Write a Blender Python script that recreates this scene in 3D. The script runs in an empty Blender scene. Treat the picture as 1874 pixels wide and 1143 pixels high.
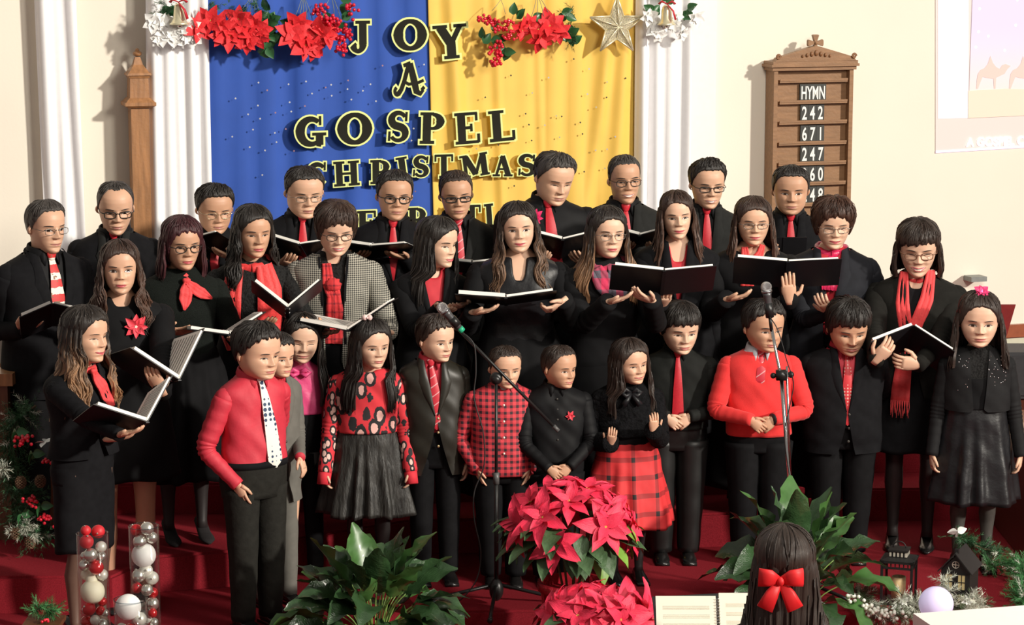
import bpy, bmesh, math, random
import numpy as np
from mathutils import Vector, Matrix, Euler
PI = math.pi
R = math.radians
rnd = random.Random(7)
COL = bpy.context.scene.collection
# ------------------------------------------------------------ camera, world, lights
F, PITCH, CH = 4400.0, R(9.0), 3.14
cam_d = bpy.data.cameras.new('camera'); cam = bpy.data.objects.new('camera', cam_d); COL.objects.link(cam)
cam.location = (0, 0, CH); cam.rotation_euler = (PI/2 - PITCH, 0, 0)
cam_d.sensor_fit = 'HORIZONTAL'; cam_d.sensor_width = 36.0; cam_d.lens = F*36.0/1874.0
cam_d.clip_end = 200
bpy.context.scene.camera = cam
vs = bpy.context.scene.view_settings
vs.view_transform = 'Standard'; vs.look = 'None'; vs.gamma = 1; vs.use_curve_mapping = False
vs.exposure = 0.2
world = bpy.data.worlds.new('world'); bpy.context.scene.world = world; world.use_nodes = True
_bg = world.node_tree.nodes['Background']; _bg.inputs[0].default_value = (1.0, 0.93, 0.84, 1); _bg.inputs[1].default_value = 0.25
def sun(name, to_sun, strength, angle, color):
    l = bpy.data.lights.new(name, 'SUN'); l.energy = strength; l.angle = R(angle); l.color = color
    o = bpy.data.objects.new(name, l); COL.objects.link(o)
    o.rotation_euler = Vector(to_sun).to_track_quat('Z', 'Y').to_euler(); o.location = Vector(to_sun)*10
sun('low_sun', (0.86, -0.60, 0.38), 2.85, 3, (1.0, 0.93, 0.82))
def area(name, loc, target, size, power, color):
    l = bpy.data.lights.new(name, 'AREA'); l.energy = power; l.size = size; l.color = color
    o = bpy.data.objects.new(name, l); COL.objects.link(o); o.location = loc
    o.rotation_euler = (Vector(loc)-Vector(target)).to_track_quat('Z', 'Y').to_euler()
# added off-frame fill light, brightens the wall towards the right
area('right_wall_fill', (3.0, 7.5, 4.4), (2.0, 13.5, 1.8), 1.6, 170, (1.0, 0.93, 0.82))

# ------------------------------------------------------------ picture geometry
def P(u, v, y):
    a, b = (u-937.0)/F, (571.5-v)/F
    d = Vector((a, math.cos(PITCH)+b*math.sin(PITCH), -math.sin(PITCH)+b*math.cos(PITCH)))
    return Vector((0, 0, CH)) + d*(y/d.y)
def scale_at(y, z=1.3):
    return F/(y*math.cos(PITCH)+(CH-z)*math.sin(PITCH))
WA = R(18.0); WY = 14.1
WT = Vector((math.cos(WA), math.sin(WA), 0)); WN = Vector((math.sin(WA), -math.cos(WA), 0))
def PW(u, v, off=0.0):
    a, b = (u-937.0)/F, (571.5-v)/F
    d = Vector((a, math.cos(PITCH)+b*math.sin(PITCH), -math.sin(PITCH)+b*math.cos(PITCH)))
    o = Vector((0, 0, CH)); q = Vector((0, WY, 0)) + WN*off
    return o + d*((q-o).dot(WN)/d.dot(WN))
def wall_uz(u, v, off=0.0):
    p = PW(u, v, off) - (Vector((0, WY, 0))+WN*off)
    return p.dot(WT), p.z

# ------------------------------------------------------------ materials
_mats = {}
def nd(nt, t, **kw):
    n = nt.nodes.new(t)
    for k, v in kw.items():
        if k.startswith('i_'):
            n.inputs[k[2:].replace('_', ' ')].default_value = v
        else: setattr(n, k, v)
    return n
def mat(name, col, rough=0.7, metal=0.0, vary=0.12, vscale=30.0, bump=0.0, bscale=200.0, spec=0.5, emit=0.0, sss=0.0, sheen=0.0, pattern=None, coat=0.0, bstretch=None, vstretch=None):
    if name in _mats: return _mats[name]
    m = bpy.data.materials.new(name); m.use_nodes = True; nt = m.node_tree; b = nt.nodes['Principled BSDF']
    b.inputs['Roughness'].default_value = rough; b.inputs['Metallic'].default_value = metal
    b.inputs['Specular IOR Level'].default_value = spec
    if coat: b.inputs['Coat Weight'].default_value = coat
    if sheen: b.inputs['Sheen Weight'].default_value = sheen; b.inputs['Sheen Roughness'].default_value = 0.4
    if sss:
        b.inputs['Subsurface Weight'].default_value = sss; b.inputs['Subsurface Radius'].default_value = (0.02, 0.008, 0.004)
        b.inputs['Subsurface Scale'].default_value = 0.3
    c4 = (col[0], col[1], col[2], 1)
    tc = nd(nt, 'ShaderNodeTexCoord')
    if pattern: src = pattern(nt, tc.outputs['Object'])
    else:
        rgb = nd(nt, 'ShaderNodeRGB'); rgb.outputs[0].default_value = c4; src = rgb.outputs[0]
    if vary:
        mp = nd(nt, 'ShaderNodeMapping'); mp.inputs['Scale'].default_value = vstretch or (1, 1, 1)
        nt.links.new(tc.outputs['Object'], mp.inputs[0])
        nz = nd(nt, 'ShaderNodeTexNoise'); nz.inputs['Scale'].default_value = vscale; nz.inputs['Detail'].default_value = 4
        nt.links.new(mp.outputs[0], nz.inputs['Vector'])
        mr = nd(nt, 'ShaderNodeMapRange'); mr.inputs['From Min'].default_value = 0.25; mr.inputs['From Max'].default_value = 0.75
        mr.inputs['To Min'].default_value = 1-vary; mr.inputs['To Max'].default_value = 1+vary
        nt.links.new(nz.outputs['Fac'], mr.inputs[0])
        hs = nd(nt, 'ShaderNodeHueSaturation'); nt.links.new(mr.outputs[0], hs.inputs['Value']); nt.links.new(src, hs.inputs['Color']); src = hs.outputs[0]
    nt.links.new(src, b.inputs['Base Color'])
    if emit:
        nt.links.new(src, b.inputs['Emission Color']); b.inputs['Emission Strength'].default_value = emit
    if bump:
        mp = nd(nt, 'ShaderNodeMapping'); mp.inputs['Scale'].default_value = bstretch or (1, 1, 1)
        nt.links.new(tc.outputs['Object'], mp.inputs[0])
        nz = nd(nt, 'ShaderNodeTexNoise'); nz.inputs['Scale'].default_value = bscale; nz.inputs['Detail'].default_value = 3
        nt.links.new(mp.outputs[0], nz.inputs['Vector'])
        bp = nd(nt, 'ShaderNodeBump'); bp.inputs['Strength'].default_value = bump; bp.inputs['Distance'].default_value = 0.01
        nt.links.new(nz.outputs['Fac'], bp.inputs['Height']); nt.links.new(bp.outputs[0], b.inputs['Normal'])
    _mats[name] = m
    return m
def glass(name, col=(1, 1, 1), rough=0.02, mixf=0.85):
    if name in _mats: return _mats[name]
    m = bpy.data.materials.new(name); m.use_nodes = True; nt = m.node_tree; nt.nodes.clear()
    o = nd(nt, 'ShaderNodeOutputMaterial'); t = nd(nt, 'ShaderNodeBsdfTransparent'); t.inputs[0].default_value = (*col, 1)
    g = nd(nt, 'ShaderNodeBsdfGlossy'); g.inputs['Roughness'].default_value = rough
    lw = nd(nt, 'ShaderNodeLayerWeight'); lw.inputs[0].default_value = .5; fr = mth(nt, 'ADD', mth(nt, 'MULTIPLY', mth(nt, 'POWER', lw.outputs['Facing'], 4.0), .55), .03)
    mx = nd(nt, 'ShaderNodeMixShader'); nt.links.new(fr, mx.inputs[0]); nt.links.new(t.outputs[0], mx.inputs[1]); nt.links.new(g.outputs[0], mx.inputs[2])
    nt.links.new(mx.outputs[0], o.inputs[0]); _mats[name] = m
    return m
def rgbmix(nt, fac, a, b):
    mx = nd(nt, 'ShaderNodeMix', data_type='RGBA')
    nt.links.new(fac, mx.inputs[0]) if not isinstance(fac, float) else None
    for s, v in ((6, a), (7, b)):
        if isinstance(v, tuple): mx.inputs[s].default_value = (*v, 1)
        else: nt.links.new(v, mx.inputs[s])
    return mx.outputs[2]
def mth(nt, op, a, b=None, c=None):
    n = nd(nt, 'ShaderNodeMath', operation=op)
    for i, v in enumerate((a, b, c)):
        if v is None: continue
        if isinstance(v, (int, float)): n.inputs[i].default_value = v
        else: nt.links.new(v, n.inputs[i])
    return n.outputs[0]
def sepxyz(nt, v):
    s = nd(nt, 'ShaderNodeSeparateXYZ'); nt.links.new(v, s.inputs[0]); return s.outputs

# ------------------------------------------------------------ mesh builder
class MB:
    def __init__(s): s.v = []; s.f = []; s.m = []; s.n = 0
    def add(s, V, Fc, mi=0):
        o = s.n; V = np.asarray(V, float).reshape(-1, 3)
        s.v.append(V); s.n += len(V)
        for f in Fc: s.f.append(tuple(int(i)+o for i in f)); s.m.append(mi)
    def grid(s, G, close=False, mi=0, cap0=False, cap1=False, flip=False):
        G = np.asarray(G, float); n, m = G.shape[:2]; Fc = []
        mm = m if close else m-1
        for i in range(n-1):
            for j in range(mm):
                k = (j+1) % m
                q = (i*m+j, i*m+k, (i+1)*m+k, (i+1)*m+j)
                Fc.append(q[::-1] if flip else q)
        V = G.reshape(-1, 3)
        if cap0 or cap1:
            V = list(V)
            if cap0:
                V.append(G[0].mean(0)); c = len(V)-1
                for j in range(m): q = (c, (j+1) % m, j); Fc.append(q[::-1] if flip else q)
            if cap1:
                V.append(G[-1].mean(0)); c = len(V)-1; b = (n-1)*m
                for j in range(m): q = (c, b+j, b+(j+1) % m); Fc.append(q[::-1] if flip else q)
        s.add(V, Fc, mi)
    def box(s, c, d, mi=0, rz=0.0, M=None):
        c = Vector(c); hx, hy, hz = d[0]/2, d[1]/2, d[2]/2
        V = [Vector((x, y, z)) for x in (-hx, hx) for y in (-hy, hy) for z in (-hz, hz)]
        if rz: V = [Matrix.Rotation(rz, 3, 'Z') @ q for q in V]
        if M is not None: V = [M @ q for q in V]
        V = [q+c for q in V]
        s.add([tuple(q) for q in V], [(0, 1, 3, 2), (4, 6, 7, 5), (0, 4, 5, 1), (2, 3, 7, 6), (0, 2, 6, 4), (1, 5, 7, 3)], mi)
    def tube(s, pts, rad, seg=8, mi=0, caps=True, flat=1.0, up=None):
        pts = [Vector(p) for p in pts]; n = len(pts)
        if isinstance(rad, (int, float)): rad = [rad]*n
        rows = []; prev = Vector(up) if up is not None else None
        for i in range(n):
            t = (pts[min(i+1, n-1)]-pts[max(i-1, 0)])
            t = t.normalized() if t.length > 1e-9 else Vector((0, 0, 1))
            if prev is None: prev = Vector((0, 0, 1)) if abs(t.z) < 0.9 else Vector((1, 0, 0))
            a = prev - t*prev.dot(t)
            if a.length < 1e-6: a = t.orthogonal()
            a.normalize(); b = t.cross(a); prev = a
            rows.append([tuple(pts[i] + a*(rad[i]*flat*math.cos(k*2*PI/seg)) + b*(rad[i]*math.sin(k*2*PI/seg))) for k in range(seg)])
        s.grid(rows, True, mi, caps, caps)
    def sphere(s, c, r, seg=12, rings=8, mi=0, M=None):
        if isinstance(r, (int, float)): r = (r, r, r)
        G = []
        for i in range(rings+1):
            a = PI*i/rings
            G.append([(r[0]*math.sin(a)*math.cos(b*2*PI/seg), r[1]*math.sin(a)*math.sin(b*2*PI/seg), r[2]*math.cos(a)) for b in range(seg)])
        G = np.array(G)
        if M is not None: G = G @ np.array(M.to_3x3()).T
        s.grid(G+np.array(c), True, mi, flip=True)
    def lathe(s, prof, seg=20, c=(0, 0, 0), mi=0, close_top=True):
        G = [[(r*math.cos(k*2*PI/seg)+c[0], r*math.sin(k*2*PI/seg)+c[1], z+c[2]) for k in range(seg)] for r, z in prof]
        s.grid(G, True, mi, close_top, close_top, flip=False)
    def prism(s, pts2, d, mi=0, M=None):
        # polygon in XZ, thickness d along Y (from -d to 0)
        n = len(pts2); V = [Vector((x, -d, z)) for x, z in pts2] + [Vector((x, 0, z)) for x, z in pts2]
        if M is not None: V = [M @ q for q in V]
        Fc = [tuple(range(n)), tuple(range(2*n-1, n-1, -1))] + [(i, i+n, (i+1) % n+n, (i+1) % n) for i in range(n)]
        s.add([tuple(q) for q in V], Fc, mi)
    def mesh(s, name, mats, smooth=True, weld=False):
        me = bpy.data.meshes.new(name)
        V = np.concatenate(s.v) if s.v else np.zeros((0, 3))
        me.from_pydata(V.tolist(), [], s.f)
        for m in (mats if isinstance(mats, (list, tuple)) else [mats]): me.materials.append(m)
        if any(s.m): me.polygons.foreach_set('material_index', s.m)
        if smooth: me.polygons.foreach_set('use_smooth', [True]*len(me.polygons))
        me.update()
        return me
    def build(s, name, mats, parent=None, smooth=True, loc=None, rot=None, kind=None):
        return link(s.mesh(name, mats, smooth), name, parent, loc, rot, kind)
def link(me, name, parent=None, loc=None, rot=None, kind=None, label=None):
    o = bpy.data.objects.new(name, me); COL.objects.link(o)
    if parent is not None: o.parent = parent
    if loc is not None: o.location = loc
    if rot is not None: o.rotation_euler = rot
    if kind: o['kind'] = kind
    if label: o['label'] = label
    return o
def tag(o, label, cat, group=None, kind=None):
    o['label'] = label; o['category'] = cat
    if group: o['group'] = group
    if kind: o['kind'] = kind
    return o
def thing(name, label, cat, loc=(0, 0, 0), rot=(0, 0, 0), group=None):
    o = bpy.data.objects.new(name, None); COL.objects.link(o); o.location = loc; o.rotation_euler = rot; o.empty_display_size = 0.1
    return tag(o, label, cat, group)
def struct(o): o['kind'] = 'structure'; return o
def copy_tree(o, parent=None, loc=None, rot=None, label=None):
    c = o.copy(); COL.objects.link(c); c.parent = parent
    if loc is not None: c.location = loc
    if rot is not None: c.rotation_euler = rot
    if label: c['label'] = label
    for ch in list(o.children): copy_tree(ch, c)
    return c
def sm(a, b, x):
    t = np.clip((np.asarray(x, float)-a)/(b-a), 0, 1); return t*t*(3-2*t)
def cat_curve(pts, n=8):
    # Catmull-Rom through points
    pts = [Vector(p) for p in pts]; out = []
    for i in range(len(pts)-1):
        p0 = pts[max(i-1, 0)]; p1 = pts[i]; p2 = pts[i+1]; p3 = pts[min(i+2, len(pts)-1)]
        for k in range(n):
            t = k/n
            out.append(0.5*((2*p1)+(p2-p0)*t+(2*p0-5*p1+4*p2-p3)*t*t+(3*p1-p0-3*p2+p3)*t**3))
    out.append(pts[-1]); return out
# ============================================================ people
SKINS = {'a': (0.69, 0.41, 0.275), 'b': (0.59, 0.33, 0.21), 'c': (0.75, 0.475, 0.335), 'd': (0.56, 0.33, 0.22)}
def skin_mat(k): return mat('skin_'+k, SKINS[k], rough=0.48, vary=0.06, vscale=14, sss=0.12, spec=0.45)
def lips_mat(k):
    c = {'m': (0.46, 0.19, 0.16), 'w': (0.58, 0.11, 0.13), 'k': (0.60, 0.20, 0.18)}[k]
    return mat('lips_'+k, c, rough=0.35, vary=0.05)
EYEW = lambda: mat('eye_white', (0.60, 0.54, 0.50), rough=0.25, vary=0.0)
EYEB = lambda: mat('eye_iris', (0.035, 0.018, 0.012), rough=0.12, vary=0.0)
BROW = lambda: mat('brow_hair', (0.045, 0.03, 0.024), rough=0.7, vary=0.1)
TEETH = lambda: mat('teeth', (0.85, 0.82, 0.76), rough=0.25, vary=0.0)
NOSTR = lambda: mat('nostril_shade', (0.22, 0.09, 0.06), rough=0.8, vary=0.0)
def hair_mat(name, root, tip=None, z0=0.0, z1=1.0, rough=0.46):
    """strand coloured hair; UV.x runs round the head, UV.y from root to tip"""
    if name in _mats: return _mats[name]
    m = bpy.data.materials.new(name); m.use_nodes = True; nt = m.node_tree; b = nt.nodes['Principled BSDF']
    tc = nd(nt, 'ShaderNodeTexCoord'); mp = nd(nt, 'ShaderNodeMapping'); mp.inputs['Scale'].default_value = (110, 2.2, 1)
    nt.links.new(tc.outputs['UV'], mp.inputs[0])
    nz = nd(nt, 'ShaderNodeTexNoise'); nz.inputs['Scale'].default_value = 1.0; nz.inputs['Detail'].default_value = 5; nz.inputs['Roughness'].default_value = 0.65
    nt.links.new(mp.outputs[0], nz.inputs['Vector'])
    y = sepxyz(nt, tc.outputs['UV'])[1]
    if tip:
        mr = nd(nt, 'ShaderNodeMapRange'); mr.inputs['From Min'].default_value = z0; mr.inputs['From Max'].default_value = z1
        nt.links.new(mth(nt, 'ADD', y, mth(nt, 'MULTIPLY', mth(nt, 'SUBTRACT', nz.outputs['Fac'], 0.5), 0.9)), mr.inputs[0])
        base = rgbmix(nt, mr.outputs[0], root, tip)
    else:
        rgb = nd(nt, 'ShaderNodeRGB'); rgb.outputs[0].default_value = (*root, 1); base = rgb.outputs[0]
    mr2 = nd(nt, 'ShaderNodeMapRange'); mr2.inputs['From Min'].default_value = 0.3; mr2.inputs['From Max'].default_value = 0.7
    mr2.inputs['To Min'].default_value = 0.45; mr2.inputs['To Max'].default_value = 1.6; nt.links.new(nz.outputs['Fac'], mr2.inputs[0])
    hs = nd(nt, 'ShaderNodeHueSaturation'); nt.links.new(mr2.outputs[0], hs.inputs['Value']); nt.links.new(base, hs.inputs['Color'])
    nt.links.new(hs.outputs[0], b.inputs['Base Color'])
    b.inputs['Roughness'].default_value = rough; b.inputs['Specular IOR Level'].default_value = 0.5
    bp = nd(nt, 'ShaderNodeBump'); bp.inputs['Strength'].default_value = 0.8; bp.inputs['Distance'].default_value = 0.006
    nt.links.new(nz.outputs['Fac'], bp.inputs['Height']); nt.links.new(bp.outputs[0], b.inputs['Normal'])
    _mats[name] = m; return m
HAIR = {
 'black': lambda: hair_mat('hair_black', (0.018, 0.014, 0.012)),
 'dark': lambda: hair_mat('hair_dark', (0.032, 0.020, 0.015)),
 'grey': lambda: hair_mat('hair_grey', (0.045, 0.038, 0.034), (0.16, 0.15, 0.14), 0.75, 1.1),
 'salt': lambda: hair_mat('hair_salt', (0.05, 0.042, 0.038), (0.20, 0.19, 0.18), 0.5, 1.1),
 'plum': lambda: hair_mat('hair_plum', (0.055, 0.014, 0.018)),
 'brown': lambda: hair_mat('hair_brown', (0.045, 0.024, 0.017), (0.10, 0.048, 0.03), 0.4, 1.1),
 'ombre': lambda: hair_mat('hair_ombre', (0.022, 0.016, 0.013), (0.34, 0.18, 0.09), 0.52, 1.0),
 'ombre2': lambda: hair_mat('hair_honey_tips', (0.022, 0.015, 0.012), (0.24, 0.135, 0.08), 0.50, 1.05),
 'copper': lambda: hair_mat('hair_copper', (0.05, 0.022, 0.014), (0.15, 0.06, 0.03), 0.2, 1.2),
}
# ---- head shape, in head heights: chin z=0, crown z=1, face towards -y
_T = np.array([-0.6, -0.02, 0.0, 0.02, 0.06, 0.10, 0.15, 0.20, 0.25, 0.30, 0.35, 0.42, 0.48, 0.55, 0.62, 0.70, 0.78, 0.85, 0.91, 0.95, 0.98, 0.995, 1.0])
_FF = np.array([.05, .10, .26, .345, .385, .392, .385, .392, .395, .392, .385, .378, .376, .392, .408, .405, .382, .335, .268, .20, .125, .06, .004])
_FB = np.array([.05, .06, .06, .06, .08, .12, .18, .24, .28, .33, .36, .40, .43, .465, .485, .485, .46, .41, .335, .255, .165, .08, .004])
_FW = np.array([.05, .06, .10, .135, .178, .208, .240, .264, .282, .297, .310, .322, .328, .333, .336, .335, .322, .29, .235, .18, .117, .058, .004])
def _prof(t):
    t = np.asarray(t, float); d = 0.012
    g = lambda A: (np.interp(t, _T, A)*2+np.interp(t-d, _T, A)+np.interp(np.minimum(t+d, 1), _T, A))/4
    return g(_FF), g(_FB), g(_FW)
class Head:
    def __init__(s, fw=1.0, jw=1.0, neck=0.235, nose=1.0, smile=0.0):
        s.smile_ = smile
        s.fw, s.jw, s.neck, s.nose = fw, jw, neck, nose
    def r(s, th, t):
        f, b, w = _prof(t); jaw = 1-sm(0.1, 0.42, t)
        w = w*s.fw*(1+(s.jw-1)*jaw)
        dep = np.where(np.cos(th) >= 0, f, b); n = 2.25
        rf = (np.abs(np.cos(th)/dep)**n + np.abs(np.sin(th)/w)**n)**(-1/n)
        # neck cylinder, centre at y=+0.10
        t2 = np.minimum(t, 0.3); R0 = s.neck*(1+0.9*np.clip(-t2-0.30, 0, 1)**1.0*2) ; c = 0.10
        bq = -c*np.cos(th)
        rn = bq + np.sqrt(np.maximum(bq*bq - (c*c-R0*R0), 1e-6))
        wn = 1-sm(0.22, 0.42, t)
        rn = rn*wn
        return np.where(wn > 0, (rf**9+np.maximum(rn, 1e-4)**9)**(1/9), rf)
    def disp(s, x, t):
        g = lambda a, b: np.exp(-(a)**2-(b)**2)
        x = np.asarray(x, float); ax = np.abs(x)
        tn = np.interp(t, [0.30, 0.325, 0.345, 0.375, 0.42, 0.50, 0.545, 0.60], [0, 0.02, 0.098, 0.118, 0.086, 0.046, 0.014, 0])
        wn = np.interp(t, [0.32, 0.36, 0.45, 0.55], [0.060, 0.056, 0.042, 0.045])
        d = s.nose*tn*np.exp(-(x/wn)**2)
        d = d + 0.046*s.nose*g((ax-0.060)/0.026, (t-0.350)/0.026)+s.smile_*.020*g((ax-.19)/.07, (t-.335)/.05)
        d = d - 0.034*g((ax-0.135)/0.085, (t-0.485)/0.048)
        d = d + 0.014*g((ax-0.15)/0.10, (t-0.575)/0.03)
        d = d + 0.024*g((ax-0.18)/0.08, (t-0.375)/0.075)
        d = d + 0.030*g(x/0.10, (t-0.235)/0.022) + 0.032*g(x/0.085, (t-0.180)/0.022) - 0.012*g(x/0.11, (t-0.207)/0.009)
        d = d - 0.018*g(x/0.10, (t-0.135)/0.025) + 0.022*g(x/0.09, (t-0.065)/0.04)
        d = d - 0.012*g((ax-0.115)/0.03, (t-0.27)/0.06)
        return d
    def pts(s, th, t):
        rr = s.r(th, t); x = rr*np.sin(th); front = np.clip(np.cos(th), 0, 1)
        return np.stack([x, -rr*np.cos(th)-s.disp(x, t)*sm(0.15, 0.5, front), np.broadcast_to(t, x.shape)+0.0], -1)
    def surf(s, x, t, off=0.0):
        x = np.asarray(x, float); t = np.asarray(t, float); th = np.arcsin(np.clip(x/0.34, -.95, .95))
        for _ in range(14):
            rr = s.r(th, t); th = 0.5*th+0.5*np.arcsin(np.clip(x/rr, -0.98, 0.98))
        rr = s.r(th, t)
        return np.stack([x+off*np.sin(th)*0.6, -rr*np.cos(th)-s.disp(x, t)-off, t], -1)
def arc2(x0, x1, n): return np.linspace(x0, x1, n)

class Fig:
    def __init__(s, label, u, vtop, hp, D, lvl=0.0, kind='man', yaw=0, hy=0, pitch=4, roll=0, fw=1.0, jw=1.0, nose=1.0, build=1.0,
                 skin='a', smile=0.0, teeth=0, eyes=1.0, glasses=None, arms=('side', 'side'), brow=1.0, look=0.0, du=0.0, stance=1.0, group=None, cat='person', nk=None, feat=True, sit=False):
        s.label, s.D, s.lvl, s.kind = label, D, lvl, kind
        top = P(u, vtop, D); sc = scale_at(D, top.z); s.hh = hp/sc/1.07
        crown = top.z - 0.012; s.Ht = crown-lvl; s.zc_chin = crown - s.hh - lvl
        s.root = thing('person', label, cat, (top.x + du/sc, D, lvl), (0, 0, R(yaw)), group)
        s.root.rotation_euler = (0, 0, R(yaw))
        s.k = s.Ht/1.65; s.du = -du/sc
        kid = kind in ('boy', 'girl')
        s.U = s.Ht*{'man': .128, 'woman': .112, 'boy': .122, 'girl': .112}[kind]*build; s.build = build
        s.zs = s.zc_chin - (nk if nk is not None else {'man': .20, 'woman': .26, 'boy': .16, 'girl': .20}[kind])*s.hh
        s.zc = s.Ht*{'man': .475, 'woman': .49, 'boy': .45, 'girl': .46}[kind]; s.L = s.zs-s.zc
        s.H = Head(fw*(1.07 if kid else 1), jw*(.97 if kid else 1), {'man': .228, 'woman': .190, 'boy': .19, 'girl': .175}[kind], nose, smile)
        s.hyaw, s.hpitch, s.hroll = R(hy-yaw), R(pitch), R(roll); s.yaw = R(yaw)
        s.HR = Matrix.Rotation(s.hroll, 3, 'Y') @ Matrix.Rotation(s.hyaw, 3, 'Z') @ Matrix.Rotation(s.hpitch, 3, 'X')
        s.HRn = np.array(s.HR)
        # body girth tables
        k = s.k
        zo = np.array([.075, .055, .03, .01, -.012, -.035, -.06])*k*(1 if not kid else 1.0)
        wo = np.array([.26, .30, .44, .64, .84, .93, .95]); fo = np.array([.22, .25, .30, .34, .38, .42, .46]); bo = np.array([.24, .28, .36, .42, .46, .48, .49])
        if kind == 'woman': fr = [.2, .3, .4, .55, .7, .9, 1.0]; ww = [.86, .82, .76, .70, .76, .90, .88]; ff = [.54, .60, .56, .46, .49, .50, .46]; bb = [.48, .46, .43, .40, .46, .56, .52]
        elif kid: fr = [.2, .35, .55, .75, .9, 1.0]; ww = [.90, .86, .82, .82, .84, .80]; ff = [.50, .54, .58, .60, .56, .50]; bb = [.46, .45, .43, .46, .52, .48]
        else: fr = [.2, .35, .55, .75, .9, 1.0]; ww = [.93, .90, .84, .83, .85, .82]; ff = [.54, .57, .56, .56, .52, .48]; bb = [.50, .50, .47, .48, .52, .50]
        zz = np.concatenate([s.zs+zo, s.zs-np.array(fr)*s.L])[::-1]
        s.tz = zz; s.tw = np.concatenate([wo, ww])[::-1]*s.U; s.tf = np.concatenate([fo, ff])[::-1]*s.U; s.tb = np.concatenate([bo, bb])[::-1]*s.U
        s.S = {q: Vector((q*s.U*0.85, 0.012, s.zs-0.064*k)) for q in (-1, 1)}
        s.rs = {'man': .054, 'woman': .043, 'boy': .046, 'girl': .042}[kind]*k*(0.5+0.5*build)
        s.aU, s.aF, s.hl = .175*s.Ht, .150*s.Ht, {'man': .108, 'woman': .100, 'boy': .105, 'girl': .10}[kind]*s.Ht*(0.86 if kid else .96)
        s.arm = {}
        for q, a in zip((-1, 1), arms): s._arm(q, a)
        s.smile, s.teeth, s.eyes, s.brow, s.look, s.skin, s.glass = smile, teeth, eyes, brow, look, skin, glasses
        s.stance = stance; s.leg_in_body = None; s.feat = feat; s.sit = sit
        if glasses: s._glasses(glasses)
    # local <-> world
    def loc(s, w):
        v = Vector(w) - s.root.location; return Matrix.Rotation(-s.yaw, 3, 'Z') @ v
    def wloc(s, u, v, D): return s.loc(P(u, v, D))
    def hx(s, A, wmin=None):
        """head-height coordinates -> local metres with the head turned"""
        A = np.array(A, float); sh = A.shape
        if s.kind in ('boy', 'girl'): A[..., 2] -= .040*np.sin(np.pi*np.clip(A[..., 2], 0, 1))
        Q = A.reshape(-1, 3)*s.hh
        piv = np.array([0, .10, -.08])*s.hh
        t = A.reshape(-1, 3)[:, 2]; w = sm(-.42, -.02, t)
        if wmin is not None: w = np.maximum(w, wmin)
        Rq = (Q-piv) @ s.HRn.T + piv
        O = Q*(1-w[:, None]) + Rq*w[:, None] + np.array([s.du, -.012, s.zc_chin])
        return O.reshape(sh)
    def prof(s, z): return np.interp(z, s.tz, s.tw), np.interp(z, s.tz, s.tf), np.interp(z, s.tz, s.tb)
    def tr(s, th, z, g=0.0):
        w, f, b = s.prof(z); d = np.where(np.cos(th) >= 0, f, b)+g; w = w+g; n = 2.35
        return (np.abs(np.cos(th)/d)**n+np.abs(np.sin(th)/w)**n)**(-1/n)
    def tpt(s, th, z, g=0.0):
        r = s.tr(th, z, g); dx = s.du*sm(s.zs-.3*s.L, s.zs+.04, z)
        return np.stack([r*np.sin(th)+dx, -r*np.cos(th)+.015, z+0*r], -1)
    def thx(s, x, z, g=0.0):
        w, _, _ = s.prof(z); th = np.arcsin(np.clip(x/(w+g), -.9, .9))
        for _ in range(12): th = .5*th+.5*np.arcsin(np.clip(x/s.tr(th, z, g), -.97, .97))
        return th
    def chest(s, x, z, g=0.0):
        x = np.asarray(x, float); z = np.asarray(z, float)
        return s.tpt(s.thx(x, z, g), z, g)
    def _arm(s, q, a):
        S = s.S[q]; k = s.k; Hh = s.Ht; mode, arg = (a, {}) if isinstance(a, str) else (a[0], a[1] if len(a) > 1 else {})
        d = n = None; curl = .35; aL = s.aU+s.aF; thumb = 0.6; pole = Vector((q*.6, .5, -.7))
        if mode == 'side': W = S+Vector((q*(.035*k+arg.get('out', 0)), -.045*k-arg.get('fwd', 0), -aL*.985)); d = Vector((-q*.05, -.12, -1)); n = Vector((-q, .25, 0)); curl = .55; pole = Vector((q*.2, 1, 0))
        elif mode == 'back': W = Vector((q*.05, .62*s.U+.03, s.zc+.10*Hh)); d = Vector((-q, .1, -.5)); n = Vector((0, 1, 0)); pole = Vector((q*1.0, .6, -.3))
        elif mode == 'pocket': W = Vector((q*s.U*.80, -.36*s.U, s.zc+.045*Hh)); d = Vector((-q*.35, -.1, -1)); n = Vector((-q, .5, 0)); pole = Vector((q*.9, .7, 0)); curl = .2
        elif mode == 'clasp':
            z = s.zc+arg.get('h', .06)*Hh; W = Vector((q*.075*k, -(.62*s.U+.035), z+.02)); d = Vector((-q*.8, -.25, -.65)); n = Vector((-q*.2, .9, -.3)); curl = .75 if q == -1 else .6; pole = Vector((q*1.0, .5, -.2))
            if q == -1: W.y -= .018
        elif mode == 'to':   # arg: p=local or w=world hand centre, d, n in WORLD-ish local
            Hc = s.loc(arg['w']) if 'w' in arg else Vector(arg['p'])
            Rz = Matrix.Rotation(-s.yaw, 3, 'Z')
            d = (Rz @ Vector(arg.get('d', (-q*.5, -.75, .1)))).normalized(); n = (Rz @ Vector(arg.get('n', (0, .55, .8)))).normalized()
            W = Hc - d*s.hl*.5; curl = arg.get('curl', .22); thumb = arg.get('thumb', .9); pole = Vector(arg.get('pole', (q*.30, .30, -.95)))
        v = W-S; L = v.length
        if L > aL*.995: W = S+v*(aL*.995/L); v = W-S; L = v.length
        L = max(L, abs(s.aU-s.aF)+.02)
        e = v.normalized(); ca = (s.aU**2+L*L-s.aF**2)/(2*s.aU*L); ca = max(-1, min(1, ca)); pl = pole-e*pole.dot(e)
        pl = pl.normalized() if pl.length > 1e-5 else Vector((0, 1, 0))
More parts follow.
